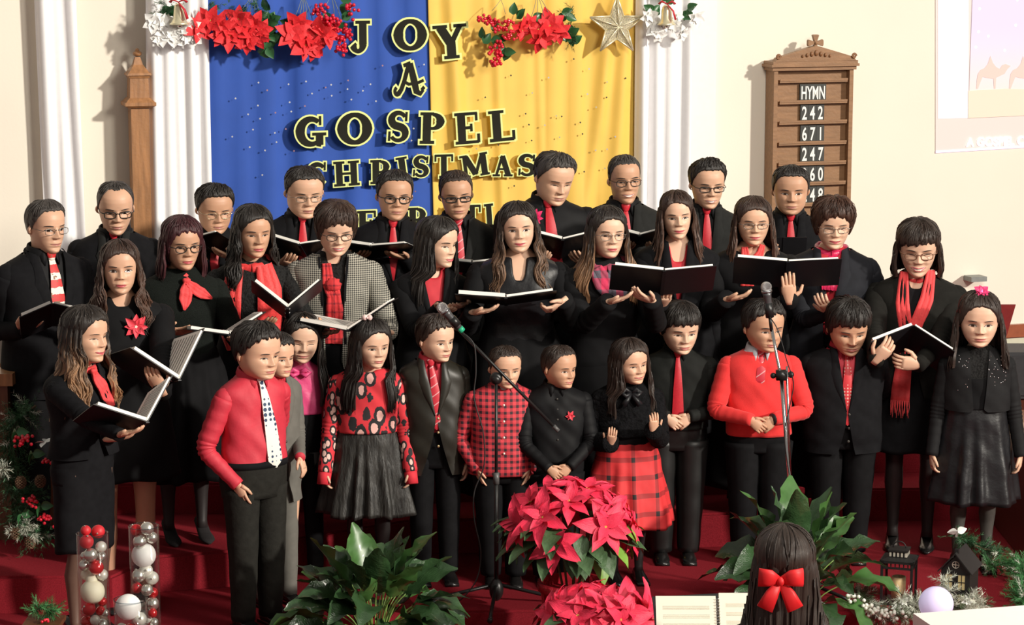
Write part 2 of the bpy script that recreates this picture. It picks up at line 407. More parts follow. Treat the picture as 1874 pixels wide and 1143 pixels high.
        E = S + e*(s.aU*ca)+pl*(s.aU*math.sqrt(1-ca*ca))
        if d is None: d = (W-E)
        s.arm[q] = dict(S=S, E=E, W=W, d=d.normalized(), n=n, curl=curl, thumb=thumb, mode=mode)
    def arm_path(s, q, n=5):
        a = s.arm[q]; S, E, W = a['S'], a['E'], a['W']; A = S.lerp(E, .80); B = E.lerp(W, .20); out = [S.lerp(E, t*.2) for t in range(4)]
        for i in range(n+1): t = i/n; out.append(A*(1-t)**2+E*2*t*(1-t)+B*t*t)
        out += [E.lerp(W, .2+.2*i) for i in range(1, 5)]
        return out
    def _hand(s, mb, q):
        a = s.arm[q]; d = a['d']; n = a['n'] - d*a['n'].dot(d); n.normalize(); side = d.cross(n)
        # thumb side: for palm up and fingers forward the thumb points outwards
        hl = s.hl; ts = side*(1 if q < 0 else -1)
        W = a['W']; rows = []
        for t, w, h in ((-.12, .155, .125), (0, .165, .12), (.12, .20, .115), (.30, .235, .10), (.46, .235, .085), (.53, .20, .06)):
            c = W+d*(t*hl); rows.append([tuple(c+ts*(math.cos(b)*w*hl)+n*(math.sin(b)*h*hl*.9)) for b in np.linspace(0, 2*PI, 11)[:-1]])
        mb.grid(rows, True, 0, True, True)
        for i, (o, L) in enumerate(((.165, .42), (.057, .47), (-.055, .44), (-.16, .35))):
            cu = a['curl']*(1+.12*i); p = W+d*(.47*hl)+ts*(o*hl); pts = [p-d*.08*hl, p]; ang = 0; dd = d+ts*(o*.35)
            dd.normalize()
            for sg, la in ((.42, .45), (.33, 1.0), (.25, .8)):
                ang += cu*la; pts.append(pts[-1]+(dd*math.cos(ang)+n*math.sin(ang))*(L*sg*hl))
            pts.insert(3, pts[2].lerp(pts[3], .5))
            mb.tube(pts, [.05*hl, .057*hl, .052*hl, .050*hl, .047*hl, .032*hl], 7, 0)
        p = W+d*(.12*hl)+ts*(.15*hl); th = a['thumb']; d1 = (d*.75+ts*th+n*.2).normalized(); d2 = (d+ts*th*.35+n*.3).normalized()
        mb.tube([p, p+d1*.13*hl, p+d1*.25*hl, p+d1*.25*hl+d2*.12*hl, p+d1*.25*hl+d2*.24*hl], [.085*hl, .075*hl, .060*hl, .056*hl, .036*hl], 7, 0)
    def _glasses(s, spec):
        col, r, hw, hh_, rnd_ = spec
        H = s.H; mb = MB(); lens = MB()
        yf = float(H.surf(.05, .50)[1])-.035
        for q in (-1, 1):
            cx, cz = q*.150, .470; loop = []
            for i in range(21):
                a = 2*PI*i/20; c, sn = math.cos(a), math.sin(a); n = rnd_
                x = cx+hw*math.copysign(abs(c)**(2/n), c); z = cz+hh_*math.copysign(abs(sn)**(2/n), sn)
                loop.append((x, yf+.10*max(0, abs(x)-.1)**1.0*1.2, z))
            mb.tube([tuple(p) for p in s.hx(np.array(loop))], r*s.hh, 5, 0, False)
            L = s.hx(np.array(loop[:-1])); lens.add(L, [tuple(range(20))] if q < 0 else [tuple(range(20))[::-1]])
            e = cx+q*hw; yt = yf+.10*max(0, abs(e)-.1)*1.2
            mb.tube([tuple(p) for p in s.hx(np.array([(e, yt, cz+hh_*.45), (q*.325*H.fw, yt+.10, cz+hh_*.4), (q*.345*H.fw, .04, cz+.02), (q*.35*H.fw, .09, cz-.05)]))], r*.9*s.hh, 4, 0)
        mb.tube([tuple(p) for p in s.hx(np.array([(-.150+hw, yf+.0, .485), (0, yf-.012, .505), (.150-hw, yf, .485)]))], r*.9*s.hh, 4, 0)
        g = mb.build('glasses', mat('frame_'+col, {'black': (.02, .018, .016), 'gold': (.55, .45, .3), 'brown': (.16, .07, .04), 'wire': (.30, .27, .24)}[col], rough=.3, metal=.8 if col in ('gold', 'wire') else 0, vary=0), s.root)
        lens.build('lens', glass('spectacle_lens'), g, smooth=False)
    # ---------------------------------------------------------- body
    def body(s, legs=None, legcol=None):
        H = s.H; mb = MB()
        t = np.concatenate([1-(1-np.cos(np.linspace(0, PI/2, 12)))*.0-(np.linspace(0, 1, 12)**2)*.2, np.linspace(.785, .60, 11), np.linspace(.588, .02, 50), [.008, .0, -.01, -.025, -.05, -.1, -.17, -.25, -.34, -.44]])
        su = np.linspace(-PI, PI, 61)[:-1]; th = su-.42*np.sin(su)
        TH, TT = np.meshgrid(th, t); G = H.pts(TH, TT)
        mb.grid(s.hx(G), True, 0, True, False, flip=False)
        for q in (-1, 1):   # ears
            E = []
            for i in range(9):
                a = PI*i/8; rr = math.sin(a)
                E.append([(q*(.318*H.fw+.045*rr*(1-.35*math.cos(b)**2*0)-.03*(1-rr)+ .028*math.sin(b)*rr), .055+.028*math.cos(b)*rr*1.6-.02*math.cos(a), .455+.105*math.cos(a)) for b in np.linspace(0, 2*PI, 9)[:-1]])
            mb.grid(s.hx(np.array(E)), True, 0)
        if s.feat: s._face(mb)
        # trunk under the clothes
        zz = np.concatenate([s.zs+np.array([.07, .05, .03, .01, -.012, -.035, -.06])*s.k, s.zs-np.linspace(.2, 1.0, 8)*s.L]); thb = np.linspace(-PI, PI, 33)[:-1]
        A, B = np.meshgrid(thb, zz); mb.grid(s.tpt(A, B, -.006), True, 0, True, True)
        for q in (-1, 1):
            p = s.arm_path(q); n = len(p); r0 = s.rs*.82
            mb.tube(p, [r0*(1-.42*i/(n-1)) for i in range(n)], 10, 0); s._hand(mb, q)
        lm = 0
        mats = [skin_mat(s.skin), lips_mat('w' if s.kind == 'woman' else 'm' if s.kind == 'man' else 'k'), EYEW(), EYEB(), BROW(), TEETH(), NOSTR()]
        if legs is not None: mats.append(legs); lm = 7
        for q in (-1, 1):
            hx_ = q*.085*s.k; fx = hx_*s.stance; zk = s.Ht*.27; r = s.k*(.075 if s.kind != 'woman' else .070)
            if s.sit:
                mb.tube([(hx_, 0, s.zc+.02), (hx_, -.2, s.zc+.02), (hx_, -.42, s.zc), (hx_, -.45, s.zc-.2), (hx_, -.44, .07)], [r, r*.95, r*.75, r*.65, r*.45], 10, lm)
            else: mb.tube([(hx_, .0, s.zc+.03), (hx_, .0, s.zc-.1*s.k), (fx, -.012, zk+.06*s.k), (fx, -.01, zk-.02*s.k), (fx, .012, zk-.12*s.k), (fx, .012, zk-.22*s.k), (fx, .01, .09*s.k), (fx, .0, .05*s.k)],
                    [r, r*.95, r*.68, r*.62, r*.66, r*.50, r*.38, r*.42], 12, lm)
        return mb.build('body', mats, s.root)
    def _face(s, mb):
        H = s.H; sf = lambda x, z, o=.004: H.surf(np.array(x), np.array(z), o)
        e = s.eyes; sm_ = s.smile
        for q in (-1, 1):
            cx, cz, a = q*.142, .474, .076; n = 11
            uu = np.linspace(-1, 1, n); up = .031*e*(1-uu**2)**.7*(1-.25*uu*q); lo = -.017*e*(1-uu**2)**.8+sm_*.006*(1-uu**2); tilt = .006*uu*q
            X = cx+a*uu
            rows = [sf(X, cz+tilt+lo+(up-lo)*f, .004+.006*math.sin(PI*f)) for f in (0, .33, .66, 1)]
            mb.grid(s.hx(np.array(rows)), False, 2, flip=True)
            ix = cx+s.look*.02; R0 = .031; m = np.linspace(-1, 1, 9); Xi = ix+R0*m; ui = (Xi-cx)/a
            upi = .031*e*np.clip(1-ui**2, 0, 1)**.7; loi = -.017*e*np.clip(1-ui**2, 0, 1)**.8+sm_*.006
            h = R0*np.sqrt(np.clip(1-m**2, 0, 1)); zt = np.minimum(h, upi); zb = np.maximum(-h, loi); zb = np.minimum(zb, zt)
            mb.grid(s.hx(np.array([sf(Xi, cz+zb, .0115), sf(Xi, cz+(zb+zt)/2, .0135), sf(Xi, cz+zt, .0115)])), False, 3, flip=True)
            la = np.array([sf(X, cz+tilt+up-.002, .012), sf(X, cz+tilt+up+.004+.006*(1-uu**2), .016), sf(X*1.0+q*.006*(uu*q > .6), cz+tilt+up+.011*(1-.6*uu**2), .008)])
            mb.grid(s.hx(la), False, 4, flip=True)
            # eyelid fold and lower lid are skin bumps
            tt = np.linspace(0, 1, 9); bx = q*(.068+.165*tt); bz = .562+.020*np.sin(tt*PI*.75)-.012*tt+(.004*sm_); bw = .0235*s.brow*np.sin(PI*np.clip(tt*.85+.12, 0, 1))**.6
            b = np.array([sf(bx, bz-bw*.5, .004), sf(bx, bz, .012), sf(bx, bz+bw*.5, .004)]); mb.grid(s.hx(b), False, 4, flip=(q > 0))
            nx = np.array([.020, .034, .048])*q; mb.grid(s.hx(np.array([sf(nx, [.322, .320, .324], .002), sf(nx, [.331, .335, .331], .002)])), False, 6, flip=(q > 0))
        # mouth
        mw = .104+.032*sm_; uu = np.linspace(-1, 1, 15); X = uu*mw; cz = .207; cur = sm_*.038*np.abs(uu)**1.7
        gap = .034*sm_*(1-uu**2)**.8*(1 if s.teeth else 0)
        th_ = 1.05 if s.kind != 'man' else .85
        upz = (.024*np.clip(1-uu**2, 0, 1)**.55-.005*np.exp(-(uu/.12)**2))*th_; loz = -.030*np.clip(1-uu**2, 0, 1)**.7*th_*(1-.25*sm_)
        mid_u = cz+cur+gap*.35; mid_l = cz+cur-gap*.8
        if s.teeth: mb.grid(s.hx(np.array([sf(X, mid_l, .0), sf(X, (mid_l+mid_u)/2, .003), sf(X, mid_u, .0)])), False, 5, flip=True)
        mb.grid(s.hx(np.array([sf(X, mid_u, .002), sf(X, mid_u+upz*.5, .011), sf(X, mid_u+upz, .002)])), False, 1, flip=True)
        mb.grid(s.hx(np.array([sf(X, mid_l+loz, .002), sf(X, mid_l+loz*.5, .014), sf(X, mid_l, .002)])), False, 1, flip=True)
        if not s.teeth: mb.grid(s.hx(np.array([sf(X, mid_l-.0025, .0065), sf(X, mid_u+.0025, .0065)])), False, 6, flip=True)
    # ---------------------------------------------------------- hair
    def hair(s, color='black', line='man', th=.05, vol=(0, 0), L=None, wave=0.0, spike=0.0, part=0.0, front=(1, 1), open0=55, open1=38, seed=1, flare=0.0, body_front=.56, lift=0.0):
        H = s.H; rg = random.Random(seed); mb = MB(); UV = []
        lines = {'man': ([0, 22, 38, 50, 60, 70, 80, 90, 104, 120, 150, 180], [.845, .845, .83, .76, .67, .60, .52, .44, .54, .36, .24, .21]),
                 'reced': ([0, 22, 38, 50, 60, 70, 80, 90, 104, 120, 150, 180], [.91, .93, .93, .84, .70, .60, .52, .45, .54, .36, .24, .21]),
                 'kid': ([0, 22, 38, 50, 60, 72, 82, 92, 104, 120, 150, 180], [.82, .81, .79, .74, .68, .60, .50, .44, .54, .34, .22, .18]),
                 'bangs': ([0, 22, 38, 50, 62, 74, 84, 92, 104, 120, 150, 180], [.68, .67, .67, .63, .56, .45, .38, .38, .32, .22, .14, .10]),
                 'side': ([0, 22, 38, 50, 60, 72, 84, 92, 104, 120, 150, 180], [.80, .76, .70, .62, .55, .46, .36, .34, .32, .22, .12, .08]),
                 'woman': ([0, 20, 35, 48, 58, 66, 75, 90, 120, 150, 180], [.815, .79, .72, .61, .50, .46, .40, .38, .30, .2, .15]),
                 'bob': ([0, 20, 35, 48, 58, 66, 75, 90, 120, 150, 180], [.80, .78, .71, .60, .46, .30, .20, .10, .05, .0, .0]),
                 'short_w': ([0, 20, 35, 48, 58, 66, 75, 90, 120, 150, 180], [.75, .72, .66, .57, .47, .34, .28, .24, .18, .10, .06])}
        a_, l_ = lines[line]; nc, nr = 96, 22
        ths = np.linspace(-180, 180, nc+1)[:-1]; l0 = np.interp(np.abs(ths), a_, l_)
        ph = [rg.uniform(0, 6.28) for _ in range(8)]
        jag = .012*np.sin(np.radians(ths)*17+ph[0])+.010*np.sin(np.radians(ths)*29+ph[1])
        l0 = l0+jag*(1.6 if line in ('bangs', 'kid', 'side', 'short_w', 'bob') else .5)
        if part: l0 = l0+part*.05*np.sin(np.radians(ths)*1.0)*np.exp(-(ths/60)**2)
        sr = np.linspace(0, 1, nr)
        TH = np.radians(np.broadcast_to(ths, (nr, nc))); S_ = np.broadcast_to(sr[:, None], (nr, nc))
        T = l0+(1-l0)*np.cos(S_*PI/2)**1.0
        rr = H.r(TH, T); C = np.array([0, .03, .52]); p = np.stack([rr*np.sin(TH), -rr*np.cos(TH), T], -1)
        n = p-C; ln = np.linalg.norm(n, axis=-1, keepdims=True)
        edge = (1-S_**5)
        minth = .012 if line in ('man', 'reced') else .028
        t_ = minth+(th-minth)*edge+vol[0]*np.exp(-((S_-.35)/.3)**2)*np.clip(np.cos(TH), 0, 1)+vol[1]*np.exp(-((S_-.6)/.35)**2)*np.clip(-np.cos(TH)+.3, 0, 1)
        lowside = (1-S_)**1.2*sm(50, 75, np.abs(np.degrees(TH)))
        t_ = t_*(1-(.62 if line in ('man', 'reced') else .45 if line == 'kid' else 0)*lowside)
        t_ = t_+(1-S_**6)*(.010+spike)*(np.sin(TH*19+ph[2]+S_*5)*np.sin(S_*9+TH*7+ph[3]))*np.sin(S_*PI)**.5
        t_ = t_+.006*np.sin(TH*43+ph[4]+S_*3)*S_
        if part: t_ = t_-.035*np.exp(-((np.degrees(TH)-part*18)/6)**2)*sm(0, .3, S_)*(1-sm(.9, 1.0, S_)*0)
        if lift: t_ = t_+lift*np.exp(-(np.degrees(TH)/40)**2)*sm(.2, .8, S_)*(1-sm(.93, 1, S_))
        pc = C+n/ln*(ln+t_[..., None])
        # a last row tucked back onto the scalp gives the edge thickness
        pc[-1] = pc[-1].mean(0)
        tuck = p[:1]*np.array([.985, .985, 1]); G = np.concatenate([tuck, pc], 0)
        uv = np.stack([(TH/(2*PI)+.5), (1-S_)*.45], -1); uv = np.concatenate([uv[:1], uv], 0)
        mb.grid(s.hx(G), True, 0); UV.append(uv.reshape(-1, 2))
        # combed locks lying over the cap, tips running past the hairline
        def lockmesh(path, wid, u_, v0, v1, hw=.35):
            n_ = len(path); s0 = mb.n; mb.tube([tuple(x) for x in s.hx(np.array(path), np.full(n_, hw))], [w_*s.hh for w_ in wid], 5, 0, True, flat=.5)
            UV.append(np.array([(u_+.012*(k_ % 5)/5, v0+(v1-v0)*(k_//5)/max(1, n_-1)) for k_ in range(n_*5)]+[(u_, v0), (u_, v1)]))
        nl = {'man': 90, 'reced': 30, 'kid': 110, 'bangs': 120, 'side': 60, 'woman': 50, 'bob': 90, 'short_w': 150}[line]
        for i in range(nl):
            a0 = rg.uniform(-180, 180) if i % 2 else rg.gauss(0, 45)
            if line == 'woman' and abs(a0) < 12: a0 += 20
            sweep = rg.uniform(-16, 16)+(14 if line in ('kid', 'man', 'bangs', 'short_w') else 0); pth = []; wd = []; over = rg.uniform(0, .05)*(0 if line in ('woman', 'reced') else 1)*(1 if line != 'man' else .3)
            s1, s0_ = rg.uniform(.45, .9), rg.uniform(0, .25) if rg.random() < .7 else .0
            for j in range(7):
                q = j/6; S1 = s1+(s0_-s1)*q; an = a0+sweep*q; l1 = float(np.interp(abs((an+180) % 360-180), a_, l_)); T1 = l1+(1-l1)*math.cos(S1*PI/2)-(over*q*q if s0_ < .05 else 0)
                rr1 = float(H.r(np.array(R(an)), np.array(T1))); tk = float(np.interp(S1, sr, t_[:, int((an+180) % 360/360*nc) % nc])); pp = np.array([rr1*math.sin(R(an)), -rr1*math.cos(R(an)), T1]); nn_ = pp-C; ll = np.linalg.norm(nn_)
                pth.append(C+nn_/ll*(ll+tk+.002+(.008+spike*1.2)*math.sin(q*PI)*rg.random())); wd.append(.015*(math.sin(PI*min(.97, q*.8+.12)))**.8*(1-.6*q*q)+.002)
            lockmesh(pth, wd, a0/360+.5, .45*(1-s1), .45, .6)
        if L:
            nc2, nr2 = 90, 34; Lm = L
            o = np.linspace(-1, 1, nc2)
            tt = np.linspace(0, 1, nr2)
            side = (np.array(front)[((o < 0)).astype(int)])  # front[0]: +x side, front[1]: -x side
            fr_ = np.abs(o)
            rg2 = [rg.uniform(.86, 1.04) for _ in range(nc2)]
            Lc = Lm*np.array(rg2)*(1-.10*(1-fr_))
            T2 = .66-(.66+Lc[None, :])*tt[:, None]
            op = np.interp(T2, [-1.2, -.25, .1, .35, .60, .66], [open1, open1, open0-6, open0, open0+2, open0+2])
            sgn = np.sign(o)[None, :]+0*(T2)
            # columns measured from the back (180 deg) to the front opening
            ang = 180-(180-op)*np.clip(fr_[None, :], 0, 1)
            behind = 1-np.where(sgn > 0, front[0], front[1])  # 1 = lies behind the shoulder
            ang = ang+behind*sm(.15, -.35, T2)*0+behind*(1-sm(-.35, .05, T2))*np.clip(118-ang, 0, 90)
            A2 = np.radians(ang)*sgn; A2 = A2+wave*.10*np.sin(T2*11+o[None, :]*5+ph[5])*(1-sm(.1, .5, T2))
            w = np.interp(T2, [-2, -1.2, -.7, -.3, 0, .3, .5, .66], [.62, .63, .62, .56, .47, .435, .415, .375])+flare*(1-sm(-.6, .2, T2))
            f = np.interp(T2, [-2, -1.2, -.7, -.3, 0, .3, .5, .66], [body_front+.02, body_front+.02, body_front, body_front-.12, .40, .385, .40, .41])
            b = np.interp(T2, [-2, -1.2, -.7, -.3, 0, .3, .5, .66], [.46, .46, .46, .42, .42, .47, .52, .53])
            w = w*(1+.0*T2); dep = np.where(np.cos(A2) >= 0, f, b); nn = 2.4
            r2 = (np.abs(np.cos(A2)/dep)**nn+np.abs(np.sin(A2)/(w*max(1, H.fw)))**nn)**(-1/nn)
            r2 = r2+.014*np.sin(A2*23+ph[6]+T2*2)+.010*np.sin(A2*41+ph[7]-T2*3)+wave*.035*np.sin(T2*13+A2*6+ph[1])*(1-sm(.1, .5, T2))
            r2 = r2-.05*sm(.75, 1.0, tt)[:, None]
            G2 = np.stack([r2*np.sin(A2), -r2*np.cos(A2), T2], -1)
            for i in range(80):
                cc = rg.choice([rg.randrange(nc2), rg.randrange(0, 14), nc2-1-rg.randrange(0, 14)]); r0_ = rg.randrange(3, 16); r1_ = nr2-1; pth = []; wd = []; f1, f2 = rg.uniform(0, 6), rg.uniform(-.05, .05); ex = rg.uniform(0, .10)
                m_ = 12
                for j in range(m_):
                    q = j/(m_-1); ri = r0_+(r1_-r0_)*q; i0 = int(ri); i1 = min(nr2-1, i0+1); g_ = G2[i0, cc]*(1-(ri-i0))+G2[i1, cc]*(ri-i0)
                    o_ = 1+.012+(.035+wave*.05)*math.sin(f1+q*(5+wave*7))*q; g_ = g_*np.array([o_, o_, 1]); a__ = f2*q+wave*.05*math.sin(f1*2+q*9); g_ = np.array([g_[0]*math.cos(a__)-g_[1]*math.sin(a__), g_[0]*math.sin(a__)+g_[1]*math.cos(a__), g_[2]-ex*q*q]); pth.append(g_)
                    wd.append(.021*math.sin(PI*min(.98, q*.75+.2))**.7*(1-.75*q**3)+.002)
                lockmesh(pth, wd, cc/nc2, .45+.6*r0_/nr2, 1.05)
            inner = G2*np.array([.90, .90, 1.0])
            wm = .35*np.ones(nr2*nc2)
            X1 = s.hx(G2, wm); X2 = s.hx(inner, wm)
            mb.grid(X1, False, 0); mb.grid(X2, False, 0, flip=True)
            # close the front edges
            for c in (0, -1):
                mb.grid(np.stack([X1[:, c], X2[:, c]], 1), False, 0)
            mb.grid(np.stack([X1[-1], X2[-1]], 0), False, 0)
            uvb = np.stack([o[None, :]*.5+.5+0*T2, .45+.6*tt[:, None]+0*T2], -1)
            UV += [uvb.reshape(-1, 2), uvb.reshape(-1, 2), np.stack([uvb[:, 0], uvb[:, 0]], 1).reshape(-1, 2), np.stack([uvb[:, -1], uvb[:, -1]], 1).reshape(-1, 2), np.stack([uvb[-1], uvb[-1]], 0).reshape(-1, 2)]
        ob = mb.build('hair', HAIR[color](), s.root); me = ob.data
        uvl = me.uv_layers.new(name='UVMap'); U_ = np.concatenate(UV); li = np.zeros(len(me.loops), int); me.loops.foreach_get('vertex_index', li)
        uvl.data.foreach_set('uv', U_[li].reshape(-1)); return ob
    # ---------------------------------------------------------- clothes
    def _wr(s, th, z, a):
        return a*(np.sin(z*31/s.k+th*3+s.D*9)*.5+np.sin(z*17/s.k-th*5+s.D*5)*.6+np.sin(z*53/s.k+th*9)*.25)
    def top(s, name, m, g=.008, hem=None, drop=.0, width=1.0, ztop=None, wr=.003, back=.0, flare=0.0, nc=64, nr=34, parent=None):
        """closed torso garment: neckline at ztop (drops by `drop` in front), down to hem"""
        k = s.k; z1 = s.zs+(.055*k if ztop is None else ztop); z0 = s.zc-.02*k if hem is None else hem
        th = np.linspace(-PI, PI, nc+1)[:-1]; dr = drop*np.exp(-(th/(.62*width))**4)+back
        zt = z1-dr-.0*th; q = np.linspace(0, 1, nr)[:, None]**1.0
        Z = zt[None, :]+(z0-zt[None, :])*q; TH = np.broadcast_to(th, Z.shape)
        G = s.tpt(TH, Z, g+s._wr(TH, Z, wr)*sm(0, .15, q)+flare*sm(.4, 1, q)); mb = MB()
        inn = s.tpt(TH[:1], Z[:1]-.004, -.004); G = np.concatenate([inn, G], 0)
        mb.grid(G, True, 0, False, True); return mb.build(name, m, parent or s.root)
    def sleeves(s, name, m, g=.006, end=.98, cuff=None, puff=0.0, q_only=None, wr=.06, cuffcol=None, r1=.70):
        obs = []
        for q in (-1, 1):
            if q_only and q != q_only: continue
            p = s.arm_path(q); n = len(p); S = p[0]
            cut = int(round((n-1)*end)); p = p[:cut+1]
            if end >= .97: p[-1] = p[-1]+(p[-1]-p[-2]).normalized()*.012*s.k
            pp = []; rr = []
            for i in range(len(p)-1):
                for j in range(3): t = (i+j/3); pp.append(p[i].lerp(p[i+1], j/3)); rr.append(t/(n-1))
            pp.append(p[-1]); rr.append((len(p)-1)/(n-1))
            rad = [(s.rs*(1-(1-r1*.86)*t)+g*(1-.45*t)+puff*math.exp(-((t-.1)/.12)**2)*s.k)*(1+wr*math.sin(i*1.9+q+s.D*7)*(.4+.6*math.exp(-((t-.5)/.22)**2))) for i, t in enumerate(rr)]
            mb = MB(); mb.sphere(tuple(S), rad[0]*1.0, 14, 8); mb.tube(pp, rad, 14, 0)
            o = mb.build(name, m, s.root); obs.append(o)
            if cuff is not None:
                c = MB(); dd = (pp[-1]-pp[-2]).normalized(); c.tube([pp[-1]-dd*.02*s.k, pp[-1]+dd*cuff*s.k], [rad[-1]*.93, rad[-1]*.90], 14); c.build('cuff', cuffcol or m, o)
        return obs
    def collar(s, m, parent=None, spread=.5, tall=.036, open_=.2, point=.055):
        """turned down shirt collar with two points"""
        k = s.k; mb = MB(); nc = 30; a = np.linspace(open_, 2*PI-open_, nc); hh = s.hh
        zb = s.zs+.045*k; R0 = s.H.neck*hh*1.10+.004
        def ring(z, r, dz=0): return [(s.du*.9+(r)*math.sin(t)*1.02, -r*math.cos(t)*1.0+.10*hh*.75-.006, z+dz*math.cos(t)) for t in a]
        tl = tall*k
        mb.grid([ring(zb-.012, R0+.010, -.022*k), ring(zb+tl*.8, R0+.002, -.016*k), ring(zb+tl, R0+.004, -.014*k), ring(zb+tl*.85, R0+.010, -.016*k), ring(zb-.002, R0+.017, -.03*k)], False, 0)
        for q in (-1, 1):
            x0 = s.du*.9+q*R0*math.sin(open_); y0 = -R0*math.cos(open_)+.10*hh*.75-.008; z0 = zb+tl*.82-.016*k
            x1 = s.du*.9+q*(R0+.01)*math.sin(1.0); y1 = -(R0+.01)*math.cos(1.0)+.10*hh*.75-.008; z1 = zb-.004-.012*k
            tip = Vector(s.chest(s.du+q*spread*.075*k, s.zs-.012*k, .016)); a0 = Vector((x0, y0-.004, z0)); b0 = Vector((x1, y1-.004, z1)); c0 = a0.lerp(b0, .5)+Vector((0, -.012, .008))
            m1 = tip.lerp(a0, .5)+Vector((0, -.006, 0)); V = [a0, c0, b0, m1, tip, tip.lerp(b0, .5)+Vector((0, -.006, 0))]
            V = [tuple(v) for v in V]+[tuple(v+Vector((0, .004, -.001))) for v in V]
            Fc = [(0, 1, 3), (1, 5, 3), (1, 2, 5), (3, 5, 4), (0, 3, 9, 6), (3, 4, 10, 9), (2, 8, 11, 5), (5, 11, 10, 4)]
            mb.add(V, Fc)
        return mb.build('collar', m, parent or s.root, smooth=True)
    def tie(s, m, end=None, w=.036, knot=.026, g=.021, zt=None, lean=0.0):
        k = s.k; mb = MB(); z1 = s.zs+(.030*k if zt is None else zt); z0 = end if end is not None else s.zc+.03*s.Ht
        zz = np.array([1.0, .93, .90, .80, .5, .12, .04, 0.0]); W = np.array([.30, .36, .42, .55, .85, 1.08, 1.0, .05])*w*k
        Z = z0+(z1-z0)*zz
        rows = []
        for z, wd in zip(Z, W):
            xs = np.linspace(-wd, wd, 5)+s.du*.9*float(sm(s.zs-.3*s.L, s.zs, z))*0+lean*(z1-z)
            rows.append(s.chest(xs+s.du*float(sm(s.zs-.3*s.L, s.zs+.04, z)), np.full(5, z), g+.004*np.cos(np.linspace(-1.4, 1.4, 5))+.003*math.sin(z*40)))
        rows = np.array(rows); mb.grid(rows, False, 0, flip=True); back = rows+np.array([0, .005, 0]); mb.grid(back, False, 0)
        for c in (0, -1): mb.grid(np.stack([rows[:, c], back[:, c]], 1), False, 0)
        o = mb.build('tie', m, s.root)
        kn = MB(); c = Vector(s.chest(s.du, z1+.004*k, g)); kn.grid([[(c.x+wx*k*math.cos(b), c.y-.004+.012*k*math.sin(b), c.z+dz*k) for b in np.linspace(0, 2*PI, 11)[:-1]] for dz, wx in ((.020, knot*.75), (.018, knot*.95), (.006, knot*.95), (-.014, knot*.66), (-.020, knot*.5))], True, 0, True, True, flip=True)
        kn.build('tie_knot', m, o); return o
    def jacket(s, m, zb=None, hem=None, g=.020, topw=.055, lap=.060, under=.05, buttons=2, bm=None, lapel=True, ztop=.040, shawl=False, open_all=False, name='jacket', openw=.05, wr=.0035, lapm=None, flare=.016):
        k = s.k; z1 = s.zs+ztop*k; zb = zb if zb is not None else s.zs-.55*s.L; z0 = hem if hem is not None else s.zc-.06*s.Ht
        nr = 40; q = np.linspace(0, 1, nr); Z = z1+(z0-z1)*q
        xo = np.where(Z > zb, .004+(topw*k-.004)*((Z-zb)/(z1-zb))**.85, .004+under*k*np.clip((zb-Z)/(zb-z0+1e-6), 0, 1)**1.4)
        if open_all: xo = np.maximum(xo, openw*k*(.7+.3*np.cos(q*2)))
        dxs = s.du*sm(s.zs-.3*s.L, s.zs+.04, Z)
        nc = 61; G = np.zeros((nr, nc, 3)); gz = g+flare*q
        for i in range(nr):
            z = Z[i]; wv = gz[i]
            t0 = float(s.thx(xo[i], z, wv)); th = np.linspace(t0, 2*PI-t0, nc)
            G[i] = s.tpt(th, np.full(nc, z), wv+s._wr(th, np.full(nc, z), wr))
        mb = MB(); mb.grid(G, False, 0, flip=False)
        inn = []
        for c in (0, -1):
            e = G[:, c]; cx = e.copy(); cx[:, 1] += .012; mb.grid(np.stack([e, cx], 1), False, 0)
        bot = G[-1].copy(); bot[:, :2] *= .9; mb.grid(np.stack([G[-1], bot], 0), False, 0)
        o = mb.build(name, m, s.root)
        if lapel:
            for sd in (1, -1):
                zz = np.linspace(z1+.004, zb+.01, 16); f = (z1-zz)/(z1-zb)
                xi = .004+(topw*k-.004)*np.clip((zz-zb)/(z1-zb), 0, 1)**.85
                wl = np.interp(f, [0, .18, .30, .34, .36, .6, 1.0], [.70, .72, .86, .95, 1.12, .82, .06] if not shawl else [.8, .95, 1, 1, 1, .8, .06])*lap*k
                rows = []
                for j, z in enumerate(zz):
                    xs = sd*(xi[j]-.003+np.linspace(0, 1, 5)*wl[j]); zq = z+np.linspace(0, 1, 5)*.016*k*(1-f[j])
                    dx = s.du*float(sm(s.zs-.3*s.L, s.zs+.04, z))
                    rows.append(s.chest(xs, zq, g+np.array([.006, .011, .011, .010, .004])))
                rows = np.array(rows); lm = MB(); lm.grid(rows, False, 0, flip=(sd > 0)); bk = rows+np.array([0, .006, 0])
                lm.grid(bk, False, 0, flip=(sd < 0)); lm.grid(np.stack([rows[:, -1], bk[:, -1]], 1), False, 0)
                lm.build('lapel', lapm or m, o)
        # collar roll round the back of the neck
            cb = MB(); a = np.linspace(1.05, 2*PI-1.05, 22); R0 = s.H.neck*s.hh*1.15
            cb.tube([(s.du*.9+(R0+.016)*math.sin(t)*1.05, -(R0+.014)*math.cos(t)+.075*s.hh, z1+.006*k-.016*k*math.cos(t)) for t in a], .009*k, 7); cb.build('jacket_collar', lapm or m, o)
        if buttons:
            for i in range(buttons):
                z = zb-.004-i*.085*k
                c = Vector(s.chest(.010*k, z, g+.006)); b_ = MB(); b_.sphere(tuple(c), (.009*k, .004, .009*k), 10, 5); b_.build('button', bm or mat('button_dark', (.05, .045, .04), rough=.3, vary=0), o)
        return o
    def buttons(s, parent, m, z0, z1, n, g=.012, x=0.0, r=.0055):
        for i in range(n):
            z = z0+(z1-z0)*i/(n-1); c = s.chest(x+s.du*float(sm(s.zs-.3*s.L, s.zs+.04, z)), z, g); b = MB(); b.sphere(tuple(c), (r, .003, r), 8, 5); b.build('button', m, parent)
